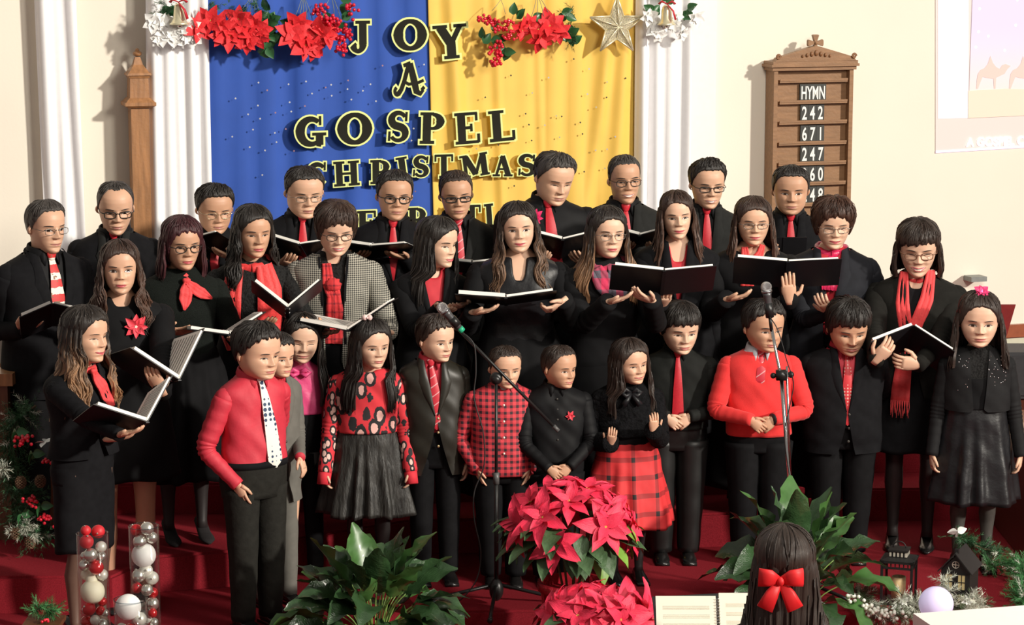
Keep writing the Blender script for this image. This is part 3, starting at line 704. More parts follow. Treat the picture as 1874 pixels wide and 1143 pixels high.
    def trousers(s, m, hem=.035, waist=None, wide=1.0, belt=None, tg=.006):
        k = s.k; mb = MB(); zw = waist if waist is not None else s.zc+.34*s.L
        th = np.linspace(-PI, PI, 41)[:-1]; zz = np.linspace(zw, s.zc-.02, 9); A, B = np.meshgrid(th, zz); mb.grid(s.tpt(A, B, tg+s._wr(A, B, .002)), True, 0, True, True)
        for q in (-1, 1):
            hx_ = q*.43*s.U; fx = q*max(.085*k, .36*s.U)*s.stance; r = .455*s.U*wide; zk = .26*s.Ht; pts = []; rad = []
            for t in np.linspace(0, 1, 22):
                z = (s.zc+.03*k)*(1-t)+(hem+.01)*t; x = hx_+(fx-hx_)*t
                pts.append((x, -.008*math.sin(t*PI)+.005, z)); rad.append((r*(1-.40*t**.8)+.004)*(1+.022*math.sin(t*23+q*2+s.D*3)*(.3+t)))
            mb.tube(pts, rad, 16, 0, flat=1.08, up=(0, 1, 0))
        o = mb.build('trousers', m, s.root)
        if belt: 
            b = MB(); zz = np.array([zw+.004, zw-.028*k]); A, B = np.meshgrid(th, zz); G = s.tpt(A, B, tg+.005); b.grid(np.concatenate([s.tpt(A[:1], B[:1], .004), G, s.tpt(A[1:], B[1:], .004)], 0), True); bo = b.build('belt', belt, o)
        return o
    def skirt(s, m, hem, waist=None, flare=.02, pleats=0, amp=.01, name='skirt', g=.010, tight=0.0, wf=1.0, seed=0):
        zw = waist if waist is not None else s.zs-.55*s.L; nc = 120 if pleats else 56; nr = 26; th = np.linspace(-PI, PI, nc+1)[:-1]
        zh = min(s.zc+.16*s.L, zw-.02); q = np.linspace(0, 1, nr)[:, None]; Z = zw+(hem-zw)*q+0*th[None, :]; TH = np.broadcast_to(th, Z.shape)
        zz = np.maximum(Z, zh); r = s.tr(TH, zz, g)*wf; dn = np.clip((zh-Z), 0, 9)
        r = r+flare*(zw-Z)/max(zw-hem, .01)-tight*dn+s._wr(TH, Z, .003)
        if pleats: r = r+amp*np.sin(TH*pleats+1.5*np.sin(TH*3+seed))*sm(0.05, 1, q)+amp*.4*np.sin(TH*pleats*1.7+2)*q
        fl = .80+.2*sm(0, 1, q*0+1)
        G = np.stack([r*np.sin(TH), -r*np.cos(TH)*.95+.015, Z+(.006*np.sin(TH*5+1)*q)], -1); inn = G[-1:]*np.array([.93, .93, 1])+np.array([0, 0, .002])
        mb = MB(); mb.grid(np.concatenate([G, inn], 0), True, 0, True, False); return mb.build(name, m, s.root)
    def shoes(s, m, heel=0.0, big=1.0, strap=None):
        for q in (-1, 1):
            x = q*max(.085*s.k, .36*s.U if s.kind in ('man', 'boy') else 0)*s.stance; k = s.k*big; b = MB(); h = heel
            if not h:
                rows = []
                for y, w, zt in ((.075, .020, .05), (.068, .034, .075), (.03, .040, .080), (-.02, .038, .070), (-.08, .046, .052), (-.13, .046, .042), (-.17, .034, .032), (-.19, .010, .018)):
                    rows.append([(x+w*k*math.cos(a)*(1.0), y*k, max(0.002, zt*k*(.5+.5*math.sin(a)))) for a in np.linspace(0, 2*PI, 13)[:-1]])
                b.grid(rows, True, 0, True, True, flip=True); b.box((x, -.055*k, .008), (.085*k, .26*k, .014))
            else:
                rows = []
                for y, w, z0_, z1_ in ((.075, .016, h-.005, h+.05), (.06, .030, h-.008, h+.055), (.02, .032, h*.8, h+.03), (-.04, .034, h*.3, h*.55+.02), (-.09, .040, .004, .036), (-.13, .034, .003, .03), (-.165, .008, .004, .014)):
                    rows.append([(x+w*k*math.cos(a), y*k, max(0.002, (z0_+z1_)/2+(z1_-z0_)/2*math.sin(a))) for a in np.linspace(0, 2*PI, 13)[:-1]])
                b.grid(rows, True, 0, True, True, flip=True); b.tube([(x, .062*k, h), (x, .066*k, .002)], [.011*k, .007*k], 8)
            o = b.build('shoe', m, s.root)
    # scarves
    def scarf_ring(s, m, r=.022, low=.0, thick=1.0, name='scarf', rad=1.15, wob=.15):
        mb = MB(); R0 = s.H.neck*s.hh*rad+r*.6; zb = s.zs+.035*s.k; pts = []; rr = []
        for i in range(29):
            t = 2*PI*i/28; f = math.cos(t); pts.append((s.du*.9+R0*math.sin(t)*1.05, -R0*math.cos(t)*(1+low*2*max(f, 0))+.075*s.hh, zb+.02-(.035+low)*s.k*(f*.5+.5))); rr.append(r*(1+wob*math.sin(t*5)+.08*math.sin(t*11)))
        mb.tube(pts, rr, 10, 0, False, flat=1.0); return mb.build(name, m, s.root)
    def strip(s, m, path, w, g=.02, name='scarf_end', thick=.010, parent=None, tip=None, n=5, folds=.004, nfold=3):
        """cloth strip laid on the chest. path: [(x,z)...] local, w: half widths"""
        zz = np.linspace(0, 1, 16); P_ = np.array(path, float); tt = np.linspace(0, 1, len(P_)); X = np.interp(zz, tt, P_[:, 0]); Z = np.interp(zz, tt, P_[:, 1]); Wd = np.interp(zz, np.linspace(0, 1, len(w)), w)
        m_ = 9; c = np.linspace(-1, 1, m_); dx = np.gradient(X); dz = np.gradient(Z); ln = np.hypot(dx, dz)+1e-9; rows = []
        for i in range(len(zz)):
            xs = X[i]-c*Wd[i]*dz[i]/ln[i]*-1*-1; zs_ = Z[i]+c*Wd[i]*dx[i]/ln[i]
            rows.append(s.chest(np.clip(xs, -s.U*.95, s.U*.95), zs_, g+folds*np.cos(c*PI*nfold)+.004*math.cos(i)))
        rows = np.array(rows); mb = MB(); mb.grid(rows, False, 0); bk = rows+np.array([0, thick, 0]); mb.grid(bk, False, 0, flip=True)
        for cc in (0, -1): mb.grid(np.stack([rows[:, cc], bk[:, cc]], 1), False, 0)
        for cc in (0, -1): mb.grid(np.stack([rows[cc], bk[cc]], 0), False, 0)
        return mb.build(name, m, parent or s.root)
    def knot(s, m, x, z, r=(.02, .016, .022), g=.03, name='scarf_knot', parent=None):
        c = s.chest(x, z, g); mb = MB(); mb.sphere(tuple(c), r, 14, 9); V = mb.v[0]; d = V-c; V += d*(.10*np.sin(d[:, :1]*300)+.08*np.sin(d[:, 2:]*260)); return mb.build(name, m, parent or s.root)
# ============================================================ reusable things
def petal_mesh(name, L, W, curve=.25, fold=.12, n=7, tipp=1.0, m=None, wav=0.0):
    """leaf/petal from origin along +X, up +Z"""
    mb = MB(); rows = []
    for i in range(n):
        t = i/(n-1); w = W*math.sin(PI*min(1, t**.75*.97+.03))**(.9)*(1-.15*t); z = curve*L*(t-t*t*1.6)
        rows.append([(L*t, -w, z+fold*w+wav*math.sin(t*9)), (L*t, -w*.5, z+fold*w*.25), (L*t, 0, z-.02*L*0), (L*t, w*.5, z+fold*w*.25), (L*t, w, z+fold*w+wav*math.sin(t*9+2))])
    rows = np.array(rows); mb.grid(rows, False, 0, flip=True); return mb.mesh(name, m)
def flower(name, parent, loc, normal, pm, n=6, tilt=.25, cm=None, scale=1.0, spin=0.0, inner=0, seed=0, cr=.012, petal='petal'):
    """a flower head: centre mesh is the part, petals its sub-parts"""
    rg = random.Random(seed); q = Vector(normal).to_track_quat('Z', 'Y'); c = MB()
    for i in range(5): a = i*2*PI/5; c.sphere((cr*.8*math.cos(a), cr*.8*math.sin(a), cr*.6), cr*.6, 6, 4)
    c.sphere((0, 0, cr*.5), cr*.7, 6, 4)
    o = c.build(name, cm, parent); o.location = loc; o.rotation_mode = 'QUATERNION'; o.rotation_quaternion = q; o.scale = (scale,)*3
    for ring in range(1+bool(inner)):
        nn = n if ring == 0 else inner
        for i in range(nn):
            a = spin+i*2*PI/nn+ring*.5+rg.uniform(-.12, .12); p = link(pm, petal, o)
            p.rotation_euler = (rg.uniform(-.25, .25), -(tilt+ring*.35)+rg.uniform(-.15, .15), a); sc = (1-.32*ring)*rg.uniform(.85, 1.12); p.scale = (sc,)*3; p.location = (0, 0, ring*.006)
    return o
# ---- music folder
def folder(label, u, v, D, yaw=0, tilt=45, roll=0, oL=12, oR=12, w=.245, h=.30, pages=True, thick=.014, page_side='both', pc=None, group=None, extra=None):
    """open black folder. Local: spine along +Y (top edge), reader's side +Z; the two boards are hinged up by oL/oR degrees"""
    D += .09; t = thing('music_folder', label, 'folder', P(u, v, D), group=group)
    M = Matrix.Rotation(R(yaw), 3, 'Z') @ Matrix(((-1, 0, 0), (0, -math.cos(R(tilt)), math.sin(R(tilt))), (0, math.sin(R(tilt)), math.cos(R(tilt))))).transposed() @ Matrix.Rotation(R(roll), 3, 'Z')
    t.rotation_euler = M.to_euler()
    bl = mat('folder_black', (.010, .010, .012), spec=.3, rough=.45, vary=.1); pg = mat('sheet_paper', (.93, .90, .84), rough=.75, vary=.02); ink = mat('staff_ink', (.25, .23, .22), rough=.8, vary=0)
    for sd, o in ((1, oL), (-1, oR)):    # local +X is the viewer's left
        A = Matrix.Rotation(R(-sd*o), 3, 'Y'); b = MB(); b.box(A @ Vector((sd*w/2, 0, 0)), (w, h, .004), 0, M=A); b.build('cover', bl, t, smooth=False)
        if pages and (page_side == 'both' or page_side == sd):
            th = thick*(1.0 if sd == 1 else .6); p = MB(); p.box(A @ Vector((sd*(w/2-.006), .006, th/2+.003)), (w-.022, h-.012, th), 0, M=A); po = p.build('pages', pg, t, smooth=False)
            st = MB()
            for i in range(int((h-.06)/.030)):
                y = h/2-.035-i*.030
                for j in range(4): st.box(A @ Vector((sd*(w/2-.006), y-j*.0035, th+.0034)), (w-.055, .0009, .0004), 0, M=A)
                for j in range(14): st.box(A @ Vector((sd*(.03+j*(w-.07)/13), y-.004-(j*7 % 3)*.003, th+.0036)), (.004, .004, .0004), 0, M=A)
            so = st.build('printed_notes', ink, po, smooth=False)
    s_ = MB(); s_.box((0, 0, -.003), (.016, h, .005)); s_.build('spine', bl, t, smooth=False)
    if pages:
        r_ = MB()
        for y in (-.085, 0, .085):
            r_.tube([(.012*math.cos(a), y, .010+.012*math.sin(a)) for a in np.linspace(0, 2*PI, 13)], .0018, 5, 0, False)
        r_.build('ring_binder', mat('chrome', (.8, .8, .8), rough=.15, metal=1, vary=0), t)
    bpy.context.view_layer.update()
    return t
def fpt(t, x, y, z=0.0): return t.matrix_world @ Vector((x, y, z)) if False else (Matrix.LocRotScale(t.location, t.rotation_euler, None) @ Vector((x, y, z)))
def fdir(t, v): return t.rotation_euler.to_matrix() @ Vector(v)
def hold(t, sd, x, y, d=None, curl=.18, z=-.030, thumb=.9, pole=None):
    """arm spec: hand under the folder at local x,y, palm to the folder"""
    dd = fdir(t, d if d is not None else (-sd*.55, .75, 0)); n = fdir(t, (0, 0, 1))
    a = dict(w=fpt(t, x, y, z), d=tuple(dd), n=tuple(n), curl=curl, thumb=thumb)
    if pole: a['pole'] = pole
    return ('to', a)
# ---- slab letters: strokes in a unit-high box
def arc(cx, cz, rx, rz, a0, a1, n=14): return [(cx+rx*math.cos(R(a0+(a1-a0)*i/n)), cz+rz*math.sin(R(a0+(a1-a0)*i/n))) for i in range(n+1)]
GL = {
 'O': (.82, [(arc(.41, .5, .30, .39, 90, 450, 28), [.12, .24, .12, .24, .12])]),
 'J': (.62, [([(.40, .93), (.40, .30)], .22), (arc(.25, .30, .15, .20, 0, -165, 12), [.22, .14, .12, .20]), ([(.18, .95), (.62, .95)], .09), ([(.10, .30), (.15, .24)], .17)]),
 'Y': (.84, [([(.20, .93), (.42, .45)], .21), ([(.66, .93), (.44, .45)], .12), ([(.43, .50), (.43, .07)], .21), ([(.02, .95), (.36, .95)], .09), ([(.52, .95), (.82, .95)], .09), ([(.25, .05), (.61, .05)], .09)]),
 'G': (.86, [(arc(.43, .5, .31, .39, 50, 300, 22), [.12, .20, .25, .20, .12]), ([(.68, .98), (.68, .70)], .06), ([(.66, .40), (.66, .08)], .20), ([(.46, .42), (.84, .42)], .09), ([(.58, .10), (.70, .07)], .10)]),
 'S': (.66, [(arc(.32, .72, .21, .21, 25, 250, 14)+arc(.33, .28, .22, .22, 80, -150, 14), [.10, .14, .20, .24, .20, .12, .10]), ([(.55, .97), (.55, .68)], .06), ([(.07, .03), (.07, .33)], .06)]),
 'P': (.68, [([(.20, .95), (.20, .05)], .21), (arc(.36, .71, .20, .22, 90, -90, 14), [.09, .22, .09]), ([(.18, .95), (.38, .95)], .09), ([(.18, .49), (.38, .49)], .09), ([(.02, .05), (.40, .05)], .09), ([(.02, .95), (.25, .95)], .09)]),
 'B': (.72, [([(.20, .95), (.20, .05)], .21), (arc(.36, .73, .18, .20, 90, -90, 12), [.09, .20, .09]), (arc(.38, .28, .20, .23, 90, -90, 12), [.09, .22, .09]), ([(.02, .95), (.38, .95)], .09), ([(.18, .51), (.38, .51)], .09), ([(.02, .05), (.40, .05)], .09)]),
 'E': (.72, [([(.20, .95), (.20, .05)], .21), ([(.02, .95), (.64, .95)], .09), ([(.62, .97), (.62, .72)], .06), ([(.20, .51), (.48, .51)], .09), ([(.47, .63), (.47, .39)], .06), ([(.02, .05), (.66, .05)], .09), ([(.66, .03), (.66, .30)], .07)]),
 'L': (.70, [([(.22, .95), (.22, .05)], .21), ([(.02, .95), (.42, .95)], .09), ([(.02, .05), (.66, .05)], .10), ([(.66, .03), (.66, .32)], .07)]),
 'C': (.78, [(arc(.43, .5, .31, .39, 45, 318, 24), [.12, .20, .25, .20, .12]), ([(.70, .98), (.70, .66)], .06)]),
 'H': (.88, [([(.20, .95), (.20, .05)], .20), ([(.68, .95), (.68, .05)], .20), ([(.2, .5), (.68, .5)], .09), ([(.02, .95), (.38, .95)], .09), ([(.02, .05), (.38, .05)], .09), ([(.50, .95), (.86, .95)], .09), ([(.50, .05), (.86, .05)], .09)]),
 'R': (.78, [([(.20, .95), (.20, .05)], .21), (arc(.36, .71, .19, .22, 90, -90, 14), [.09, .21, .09]), ([(.02, .95), (.38, .95)], .09), ([(.18, .49), (.38, .49)], .09), ([(.02, .05), (.36, .05)], .09), ([(.40, .47), (.64, .07)], .20), ([(.55, .05), (.78, .05)], .09)]),
 'I': (.42, [([(.21, .95), (.21, .05)], .21), ([(.02, .95), (.40, .95)], .09), ([(.02, .05), (.40, .05)], .09)]),
 'T': (.76, [([(.38, .95), (.38, .05)], .21), ([(.03, .95), (.73, .95)], .09), ([(.05, .97), (.05, .70)], .06), ([(.71, .97), (.71, .70)], .06), ([(.20, .05), (.56, .05)], .09)]),
 'M': (1.02, [([(.18, .95), (.18, .05)], .11), ([(.22, .93), (.52, .10)], .20), ([(.52, .10), (.80, .93)], .10), ([(.84, .95), (.84, .05)], .20), ([(.02, .95), (.28, .95)], .09), ([(.02, .05), (.32, .05)], .09), ([(.74, .95), (1.0, .95)], .09), ([(.68, .05), (1.0, .05)], .09)]),
 'A': (.88, [([(.40, .96), (.18, .07)], .10), ([(.40, .94), (.68, .07)], .22), ([(.26, .34), (.58, .34)], .08), ([(.02, .05), (.32, .05)], .09), ([(.50, .05), (.86, .05)], .09)]),
 'a': (1.0, [([(.50, .94), (.36, .50), (.26, .26), (.16, .14)], [.12, .12, .12, .14]), ([(.54, .96), (.66, .50), (.74, .20), (.86, .14), (.95, .24)], [.16, .20, .18, .12, .08]), (arc(.14, .22, .08, .10, -60, -250, 8), .09), ([(.30, .50), (.50, .40), (.80, .44), (.96, .50)], .08), ([(.34, .90), (.55, .97)], .10), ([(.90, .24), (.98, .32)], .09)]),
}
def stroke_quads(mb, pts, w, ext, d0, d1, grow):
    n = len(pts); P2 = [Vector(p) for p in pts]; ws = np.interp(np.linspace(0, 1, n), np.linspace(0, 1, len(w)), w) if isinstance(w, list) else [w]*n
    closed = (P2[0]-P2[-1]).length < 1e-4; Lf, Rt = [], []
    for i in range(n):
        if closed: t = P2[(i+1) % (n-1)]-P2[(i-1) % (n-1)]
        else: t = P2[min(i+1, n-1)]-P2[max(i-1, 0)]
        t.normalize(); nrm = Vector((-t.y, t.x)); p = P2[i].copy()
        if not closed and i == 0: p -= t*ext
        if not closed and i == n-1: p += t*ext
        h = ws[i]/2+grow; Lf.append(p+nrm*h); Rt.append(p-nrm*h)
    G = [[(a.x, d1, a.y), (a.x, d0, a.y), (b.x, d0, b.y), (b.x, d1, b.y)] for a, b in zip(Lf, Rt)]
    mb.grid(G, True, 0, not closed, not closed, flip=True)
def letter(ch, u0, v0, u1, v1, rot, label, off=.09):
    """cardboard letter filling the pixel box, hung in front of the curtain on the wall plane"""
    key = ch; ch = {'a': 'a'}.get(ch, ch); w0, st = GL[key]
    cx, cz = wall_uz((u0+u1)/2, (v0+v1)/2, off); xa, _ = wall_uz(u0, (v0+v1)/2, off); xb, _ = wall_uz(u1, (v0+v1)/2, off); _, za = wall_uz(u0, v0, off); _, zb = wall_uz(u0, v1, off)
    W, Hh = xb-xa, za-zb; sx, sz = W/(w0+.10), Hh/1.14
    t = thing('cardboard_letter', label, 'letter', PW((u0+u1)/2, (v0+v1)/2, off), (0, 0, WA), group='cut out letters on the curtain')
    for nm, grow, d0, d1, m in (('outline_card', .055, -.004, .0, mat('card_lime', (.80, .86, .33), rough=.8, vary=.04)), ('black_card', 0.0, -.008, -.0042, mat('card_black', (.020, .019, .014), spec=.12, rough=.8, vary=.2, vscale=4))):
        mb = MB()
        for k_, (pts, w) in enumerate(st): stroke_quads(mb, pts, w, grow, d0-.0002*k_, d1, grow)
        V = np.concatenate(mb.v); mb.v = [np.stack([(V[:, 0]-w0/2)*sx, V[:, 1], (V[:, 2]-.5)*sz], -1) @ np.array(Matrix.Rotation(R(rot), 3, 'Y')).T]
        mb.build(nm, m, t, smooth=False)
    return t
# ============================================================ the hall
WALLM = mat('wall_plaster', (0.86, 0.80, 0.69), rough=.85, vary=.03, vscale=1.5, bump=.05, bscale=60)
def wbox(name, u0, u1, z0, z1, off0, off1, m, parent=None, v=300, bevel=0):
    """box against the back wall between two picture columns, heights in metres, off = distance in front of the wall"""
    a, _ = wall_uz(u0, v, off1); b, _ = wall_uz(u1, v, off1)
    mb = MB(); mb.box(((a+b)/2, -(off0+off1)/2, (z0+z1)/2), (b-a, off1-off0, z1-z0)); o = mb.build(name, m, parent, smooth=False)
    if parent is None: o.location = (0, WY, 0); o.rotation_euler = (0, 0, WA)
    return o
o = MB(); o.box((0, .1, 1.8), (11, .2, 5.0)); w = o.build('wall_back', WALLM, smooth=False, loc=(0, WY, 0), rot=(0, 0, WA)); struct(w)
CARP = mat('carpet_crimson', (.27, .018, .028), rough=.95, vary=.25, vscale=160, bump=.4, bscale=500, spec=.08)
FLOORM = mat('floor_carpet_lower', (.27, .018, .028), rough=.95, vary=.25, vscale=160, bump=.4, bscale=500, spec=.08)
def slab(name, poly, z0, z1, m):
    mb = MB(); n = len(poly); V = [(x, y, z1) for x, y in poly]+[(x, y, z0) for x, y in poly]
    mb.add(V, [tuple(range(n)), tuple(range(2*n-1, n-1, -1))]+[(i, i+n, (i+1) % n+n, (i+1) % n) for i in range(n)]); 
    bm = bmesh.new(); bm.from_mesh(mb.mesh(name, m, False)); bmesh.ops.recalc_face_normals(bm, faces=bm.faces)
    es = [e for e in bm.edges if all(abs(v.co.z-z1) < 1e-5 for v in e.verts)]
    bmesh.ops.bevel(bm, geom=es, offset=.012, segments=2, affect='EDGES'); me = bpy.data.meshes.new(name); bm.to_mesh(me); me.materials.append(m); bm.free()
    o = link(me, name); return struct(o)
fl = MB(); fl.box((0, 9, -.23), (12, 14, .1)); struct(fl.build('floor', FLOORM, smooth=False))
slab('floor_stage', [(-6, 10.1), (-1.05, 10.1), (-.75, 10.88), (1.3, 10.95), (6, 10.6), (6, 16.5), (-6, 13.2)], -.178, 0, CARP)
slab('floor_step', [(-6, 10.85), (-1.86, 10.85), (-1.70, 11.22), (-1.3, 11.34), (-1.0, 11.62), (-.53, 11.93), (1.45, 12.12), (1.62, 12.62), (6, 12.8), (6, 16.4), (-6, 13.1)], .001, .18, CARP)
slab('floor_choir_riser', [(-6, 11.9), (-1.2, 12.08), (-.3, 12.32), (1.5, 12.55), (1.8, 13.0), (6, 13.2), (6, 16.3), (-6, 13.0)], .181, .34, CARP)
# ---- curtains
def curtain(name, label, cat, uL, uR, off, m, folds, amp, seed, zlo=.5, zhi=3.75, sag=None, nu=160, uLb=None, uRb=None, group=None):
    a, _ = wall_uz(uL, 200, off); b, _ = wall_uz(uR, 200, off); a2 = wall_uz(uLb, 600, off)[0] if uLb else a; b2 = wall_uz(uRb, 600, off)[0] if uRb else b
    rg = random.Random(seed); fr = [(rg.uniform(.6, 1.5)*folds, rg.uniform(0, 6.28), rg.uniform(.4, 1)) for _ in range(4)]
    nz = 60; G = np.zeros((nz, nu, 3))
    for i in range(nz):
        q = i/(nz-1); z = zhi+(zlo-zhi)*q; s_ = np.linspace(0, 1, nu); x = (a+(a2-a)*q)+((b+(b2-b)*q)-(a+(a2-a)*q))*s_
        d = sum(w*np.sin(f*s_*6.28+p+.8*math.sin(q*3+p)) for f, p, w in fr)/2.2
        d = np.sign(d)*np.abs(d)**.8*amp*(.6+.5*q)
        if sag is not None: d = d+sag(s_, q)
        G[i, :, 0] = x; G[i, :, 1] = -off+d; G[i, :, 2] = z
    mb = MB(); mb.grid(G, False, 0); o = mb.build(name, m, None, loc=(0, WY, 0), rot=(0, 0, WA))
    tag(o, label, cat, group); md = o.modifiers.new('thick', 'SOLIDIFY'); md.thickness = .003
    return o
CW = mat('cloth_white', (.90, .89, .90), rough=.8, vary=.02, bump=.1, bscale=400)
BLUE = mat('cloth_blue', (.022, .085, .42), rough=.75, vary=.06, vscale=6, sheen=.3, bump=.15, bscale=600)
YEL = mat('cloth_yellow', (.86, .55, .10), rough=.6, vary=.04, vscale=6, sheen=.2, bump=.1, bscale=600)
def ydiag(s_, q):  # long diagonal pulls towards the upper right corner
    d = 0
    for x0, x1, w, h in ((.98, .80, .035, .026), (.95, .62, .03, .022), (.06, .20, .03, .016), (.30, .34, .02, .012), (.50, .54, .02, .012)):
        d = d-h*np.exp(-((s_-(x0+(x1-x0)*q**1.2))/w)**2)
    return d
cb = curtain('blue_curtain', 'bright blue cloth hung behind the singers as left half of the backdrop', 'curtain', 379, 784, .085, BLUE, 7, .022, 3, uLb=392, uRb=806)
cy = curtain('yellow_curtain', 'golden yellow cloth hung as right half of the backdrop beside the blue cloth', 'curtain', 777, 1170, .095, YEL, 6, .012, 5, sag=ydiag, uLb=800)
curtain('white_drape', 'white sheer drape hanging from the white flowers left of the blue cloth', 'drape', 277, 384, .14, CW, 3.2, .035, 8, uLb=272, uRb=392)
curtain('white_drape', 'white sheer drape hanging right of the yellow cloth below the golden bell', 'drape', 1164, 1262, .14, CW, 3.4, .030, 11)
curtain('white_drape', 'narrow white drape hanging alone on the cream wall at far left', 'drape', 66, 140, .10, CW, 2.0, .04, 13, uLb=92, uRb=164)
def pilaster(u0, u1, n):
    o = wbox(n, u0, u1, -.2, 4, 0, .05, mat('paint_white', (.86, .85, .82), rough=.6, vary=.02)); struct(o)
pilaster(1262, 1276, 'trim_1'); pilaster(1282, 1308, 'trim_2'); pilaster(1276, 1282, 'trim_3')
# sequins scattered over the two cloths
def sequins(parent, uvs, cols, off, name='sequin'):
    M3 = Matrix.Rotation(R(45), 3, 'Y'); me = {}
    for i, (u, v) in enumerate(uvs):
        c = cols[i % len(cols)]; x, z = wall_uz(u, v, off)
        if c not in me:
            mb = MB(); mb.box((0, 0, 0), (.0085, .002, .0085), M=M3); me[c] = mb.mesh(name, mat('sequin_'+c, {'silver': (.9, .9, .95), 'pink': (.6, .35, .45), 'black': (.05, .05, .05), 'gold': (.85, .8, .6)}[c], rough=.2, metal=.6 if c != 'black' else 0, vary=0), False)
        link(me[c], name, parent, (x, -off, z), (0, rnd.uniform(-.5, .5), 0))
bl = [(473, 151), (489, 165), (528, 154), (560, 149), (606, 155), (596, 160), (571, 171), (607, 175), (643, 182), (637, 147), (664, 166), (678, 154), (530, 187), (558, 194), (472, 193), (454, 209), (476, 217), (504, 206), (533, 204), (463, 237), (503, 243), (523, 236), (506, 260), (457, 269), (485, 275), (538, 276), (688, 185), (757, 235), (753, 257), (764, 282), (776, 118), (480, 320), (560, 365), (760, 350), (690, 290), (431, 180), (425, 250), (700, 120), (636, 163)]
yl = [(935, 138), (1004, 142), (974, 170), (888, 178), (1050, 108), (1078, 126), (1111, 150), (1145, 143), (1110, 178), (1075, 172), (1091, 196), (962, 208), (968, 228), (997, 229), (1018, 212), (1062, 224), (1066, 245), (1090, 275), (1024, 251), (973, 257), (912, 265), (1111, 273), (1107, 308), (1069, 314), (941, 340), (1126, 250), (872, 272), (1028, 213), (1000, 60), (900, 90), (1040, 380), (1130, 330)]
sequins(cb, bl, ['silver', 'pink', 'silver', 'silver'], .125); sequins(cy, yl, ['black', 'silver', 'gold', 'black'], .135)
# letters
J = [('J', 637, 33, 680, 104, 0, 'large black J with lime edge, first letter of JOY'), ('O', 717, 27, 784, 100, 0, 'large black O with lime edge in the word JOY'), ('Y', 788, 40, 860, 112, -4, 'large black Y with lime edge, last letter of JOY'),
 ('a', 716, 108, 780, 186, 0, 'curly black script A alone below the word JOY'),
 ('G', 538, 207, 601, 274, 0, 'black G with lime edge, first letter of GOSPEL'), ('O', 614, 198, 684, 272, 0, 'black O with lime edge in the word GOSPEL'), ('S', 706, 198, 752, 264, 4, 'black S with lime edge in the word GOSPEL'), ('P', 764, 201, 817, 267, 2, 'black P with lime edge in the word GOSPEL'), ('E', 828, 201, 882, 267, -3, 'black E with lime edge in the word GOSPEL'), ('L', 890, 197, 945, 262, -4, 'black L with lime edge, last letter of GOSPEL'),
 ('C', 558, 292, 600, 345, 2, 'black C behind the singers, first letter of CHRISTMAS'), ('H', 607, 291, 661, 343, -2, 'black H with lime edge in the word CHRISTMAS'), ('R', 674, 289, 722, 339, 0, 'black R with lime edge in the word CHRISTMAS'), ('I', 723, 284, 750, 331, -8, 'black I with lime edge in the word CHRISTMAS'), ('S', 753, 281, 788, 327, 6, 'first black S in the word CHRISTMAS, before the T'), ('T', 792, 279, 832, 328, 0, 'black T with lime edge in the word CHRISTMAS'), ('M', 839, 278, 897, 326, -8, 'black M with lime edge in the word CHRISTMAS'), ('A', 899, 280, 941, 325, 2, 'black A with lime edge in the word CHRISTMAS'), ('S', 945, 278, 984, 325, 4, 'last black S of CHRISTMAS beside the man in black shirt'),
 ('E', 650, 382, 694, 432, 0, 'black E of the lowest word, left of the man in black glasses'), ('R', 742, 376, 788, 426, 0, 'black R of the lowest word between two men in glasses'), ('A', 803, 372, 846, 424, 0, 'black A of the lowest word behind the man in rectangular glasses'), ('T', 846, 371, 882, 423, 0, 'black T of the lowest word right of the man in rectangular glasses'), ('I', 884, 369, 906, 420, -4, 'black I of the lowest word left of the tall man in black shirt')]
for a in J: letter(a[0], *a[1:], off=.142)
# ---- wooden post and panel on the left
OAK = mat('oak', (.36, .17, .070), rough=.42, vary=.28, vscale=9, vstretch=(6, 6, .6), bump=.1, bscale=60, coat=.2)
OAKD = mat('oak_dark', (.13, .048, .022), rough=.4, vary=.3, vscale=9, vstretch=(6, 6, .6))
pt = thing('carved_post', 'tall carved oak post with pointed finial left of the white drape', 'post', PW(256, 300, .12), (0, 0, WA))
def zat(v, off=.12): return PW(256, v, off).z
pt.location.z = -.2
mb = MB(); hw = .095
def sq(mb, z0, z1, w0, w1): mb.grid([[(w0*sx, w0*sy, z0) for sx, sy in ((-1, -1), (1, -1), (1, 1), (-1, 1))], [(w1*sx, w1*sy, z1) for sx, sy in ((-1, -1), (1, -1), (1, 1), (-1, 1))]], True, 0, True, True, flip=False)
L0 = lambda v: zat(v)+.2
sq(mb, 0, L0(196), .050, .050); mb.build('shaft', OAK, pt, smooth=False)
mb = MB(); sq(mb, L0(196), L0(192), .066, .085); sq(mb, L0(192), L0(186), .085, .085); sq(mb, L0(186), L0(178), .080, .058); mb.build('ledge_moulding', OAK, pt, smooth=False)
mb = MB(); sq(mb, L0(178), L0(142), .054, .050); sq(mb, L0(142), L0(134), .054, .062); mb.build('upper_shaft', OAK, pt, smooth=False)
mb = MB(); sq(mb, L0(137), L0(133), .066, .062); sq(mb, L0(133), L0(118), .058, .026); sq(mb, L0(118), L0(104), .026, .014); mb.build('spire', OAK, pt, smooth=False)
mb = MB(); mb.sphere((0, 0, L0(98)), (.026, .026, .016), 10, 6); mb.sphere((0, 0, L0(92)), (.012, .012, .012), 8, 5); mb.build('finial', OAK, pt)
px = MB(); px.box((.14, .07, L0(146)/2), (.22, .05, L0(146))); px.build('panel', OAKD, pt, smooth=False)
px = MB(); px.box((.14, .055, L0(147)), (.24, .08, .03)); px.build('panel_cap', OAK, pt, smooth=False)
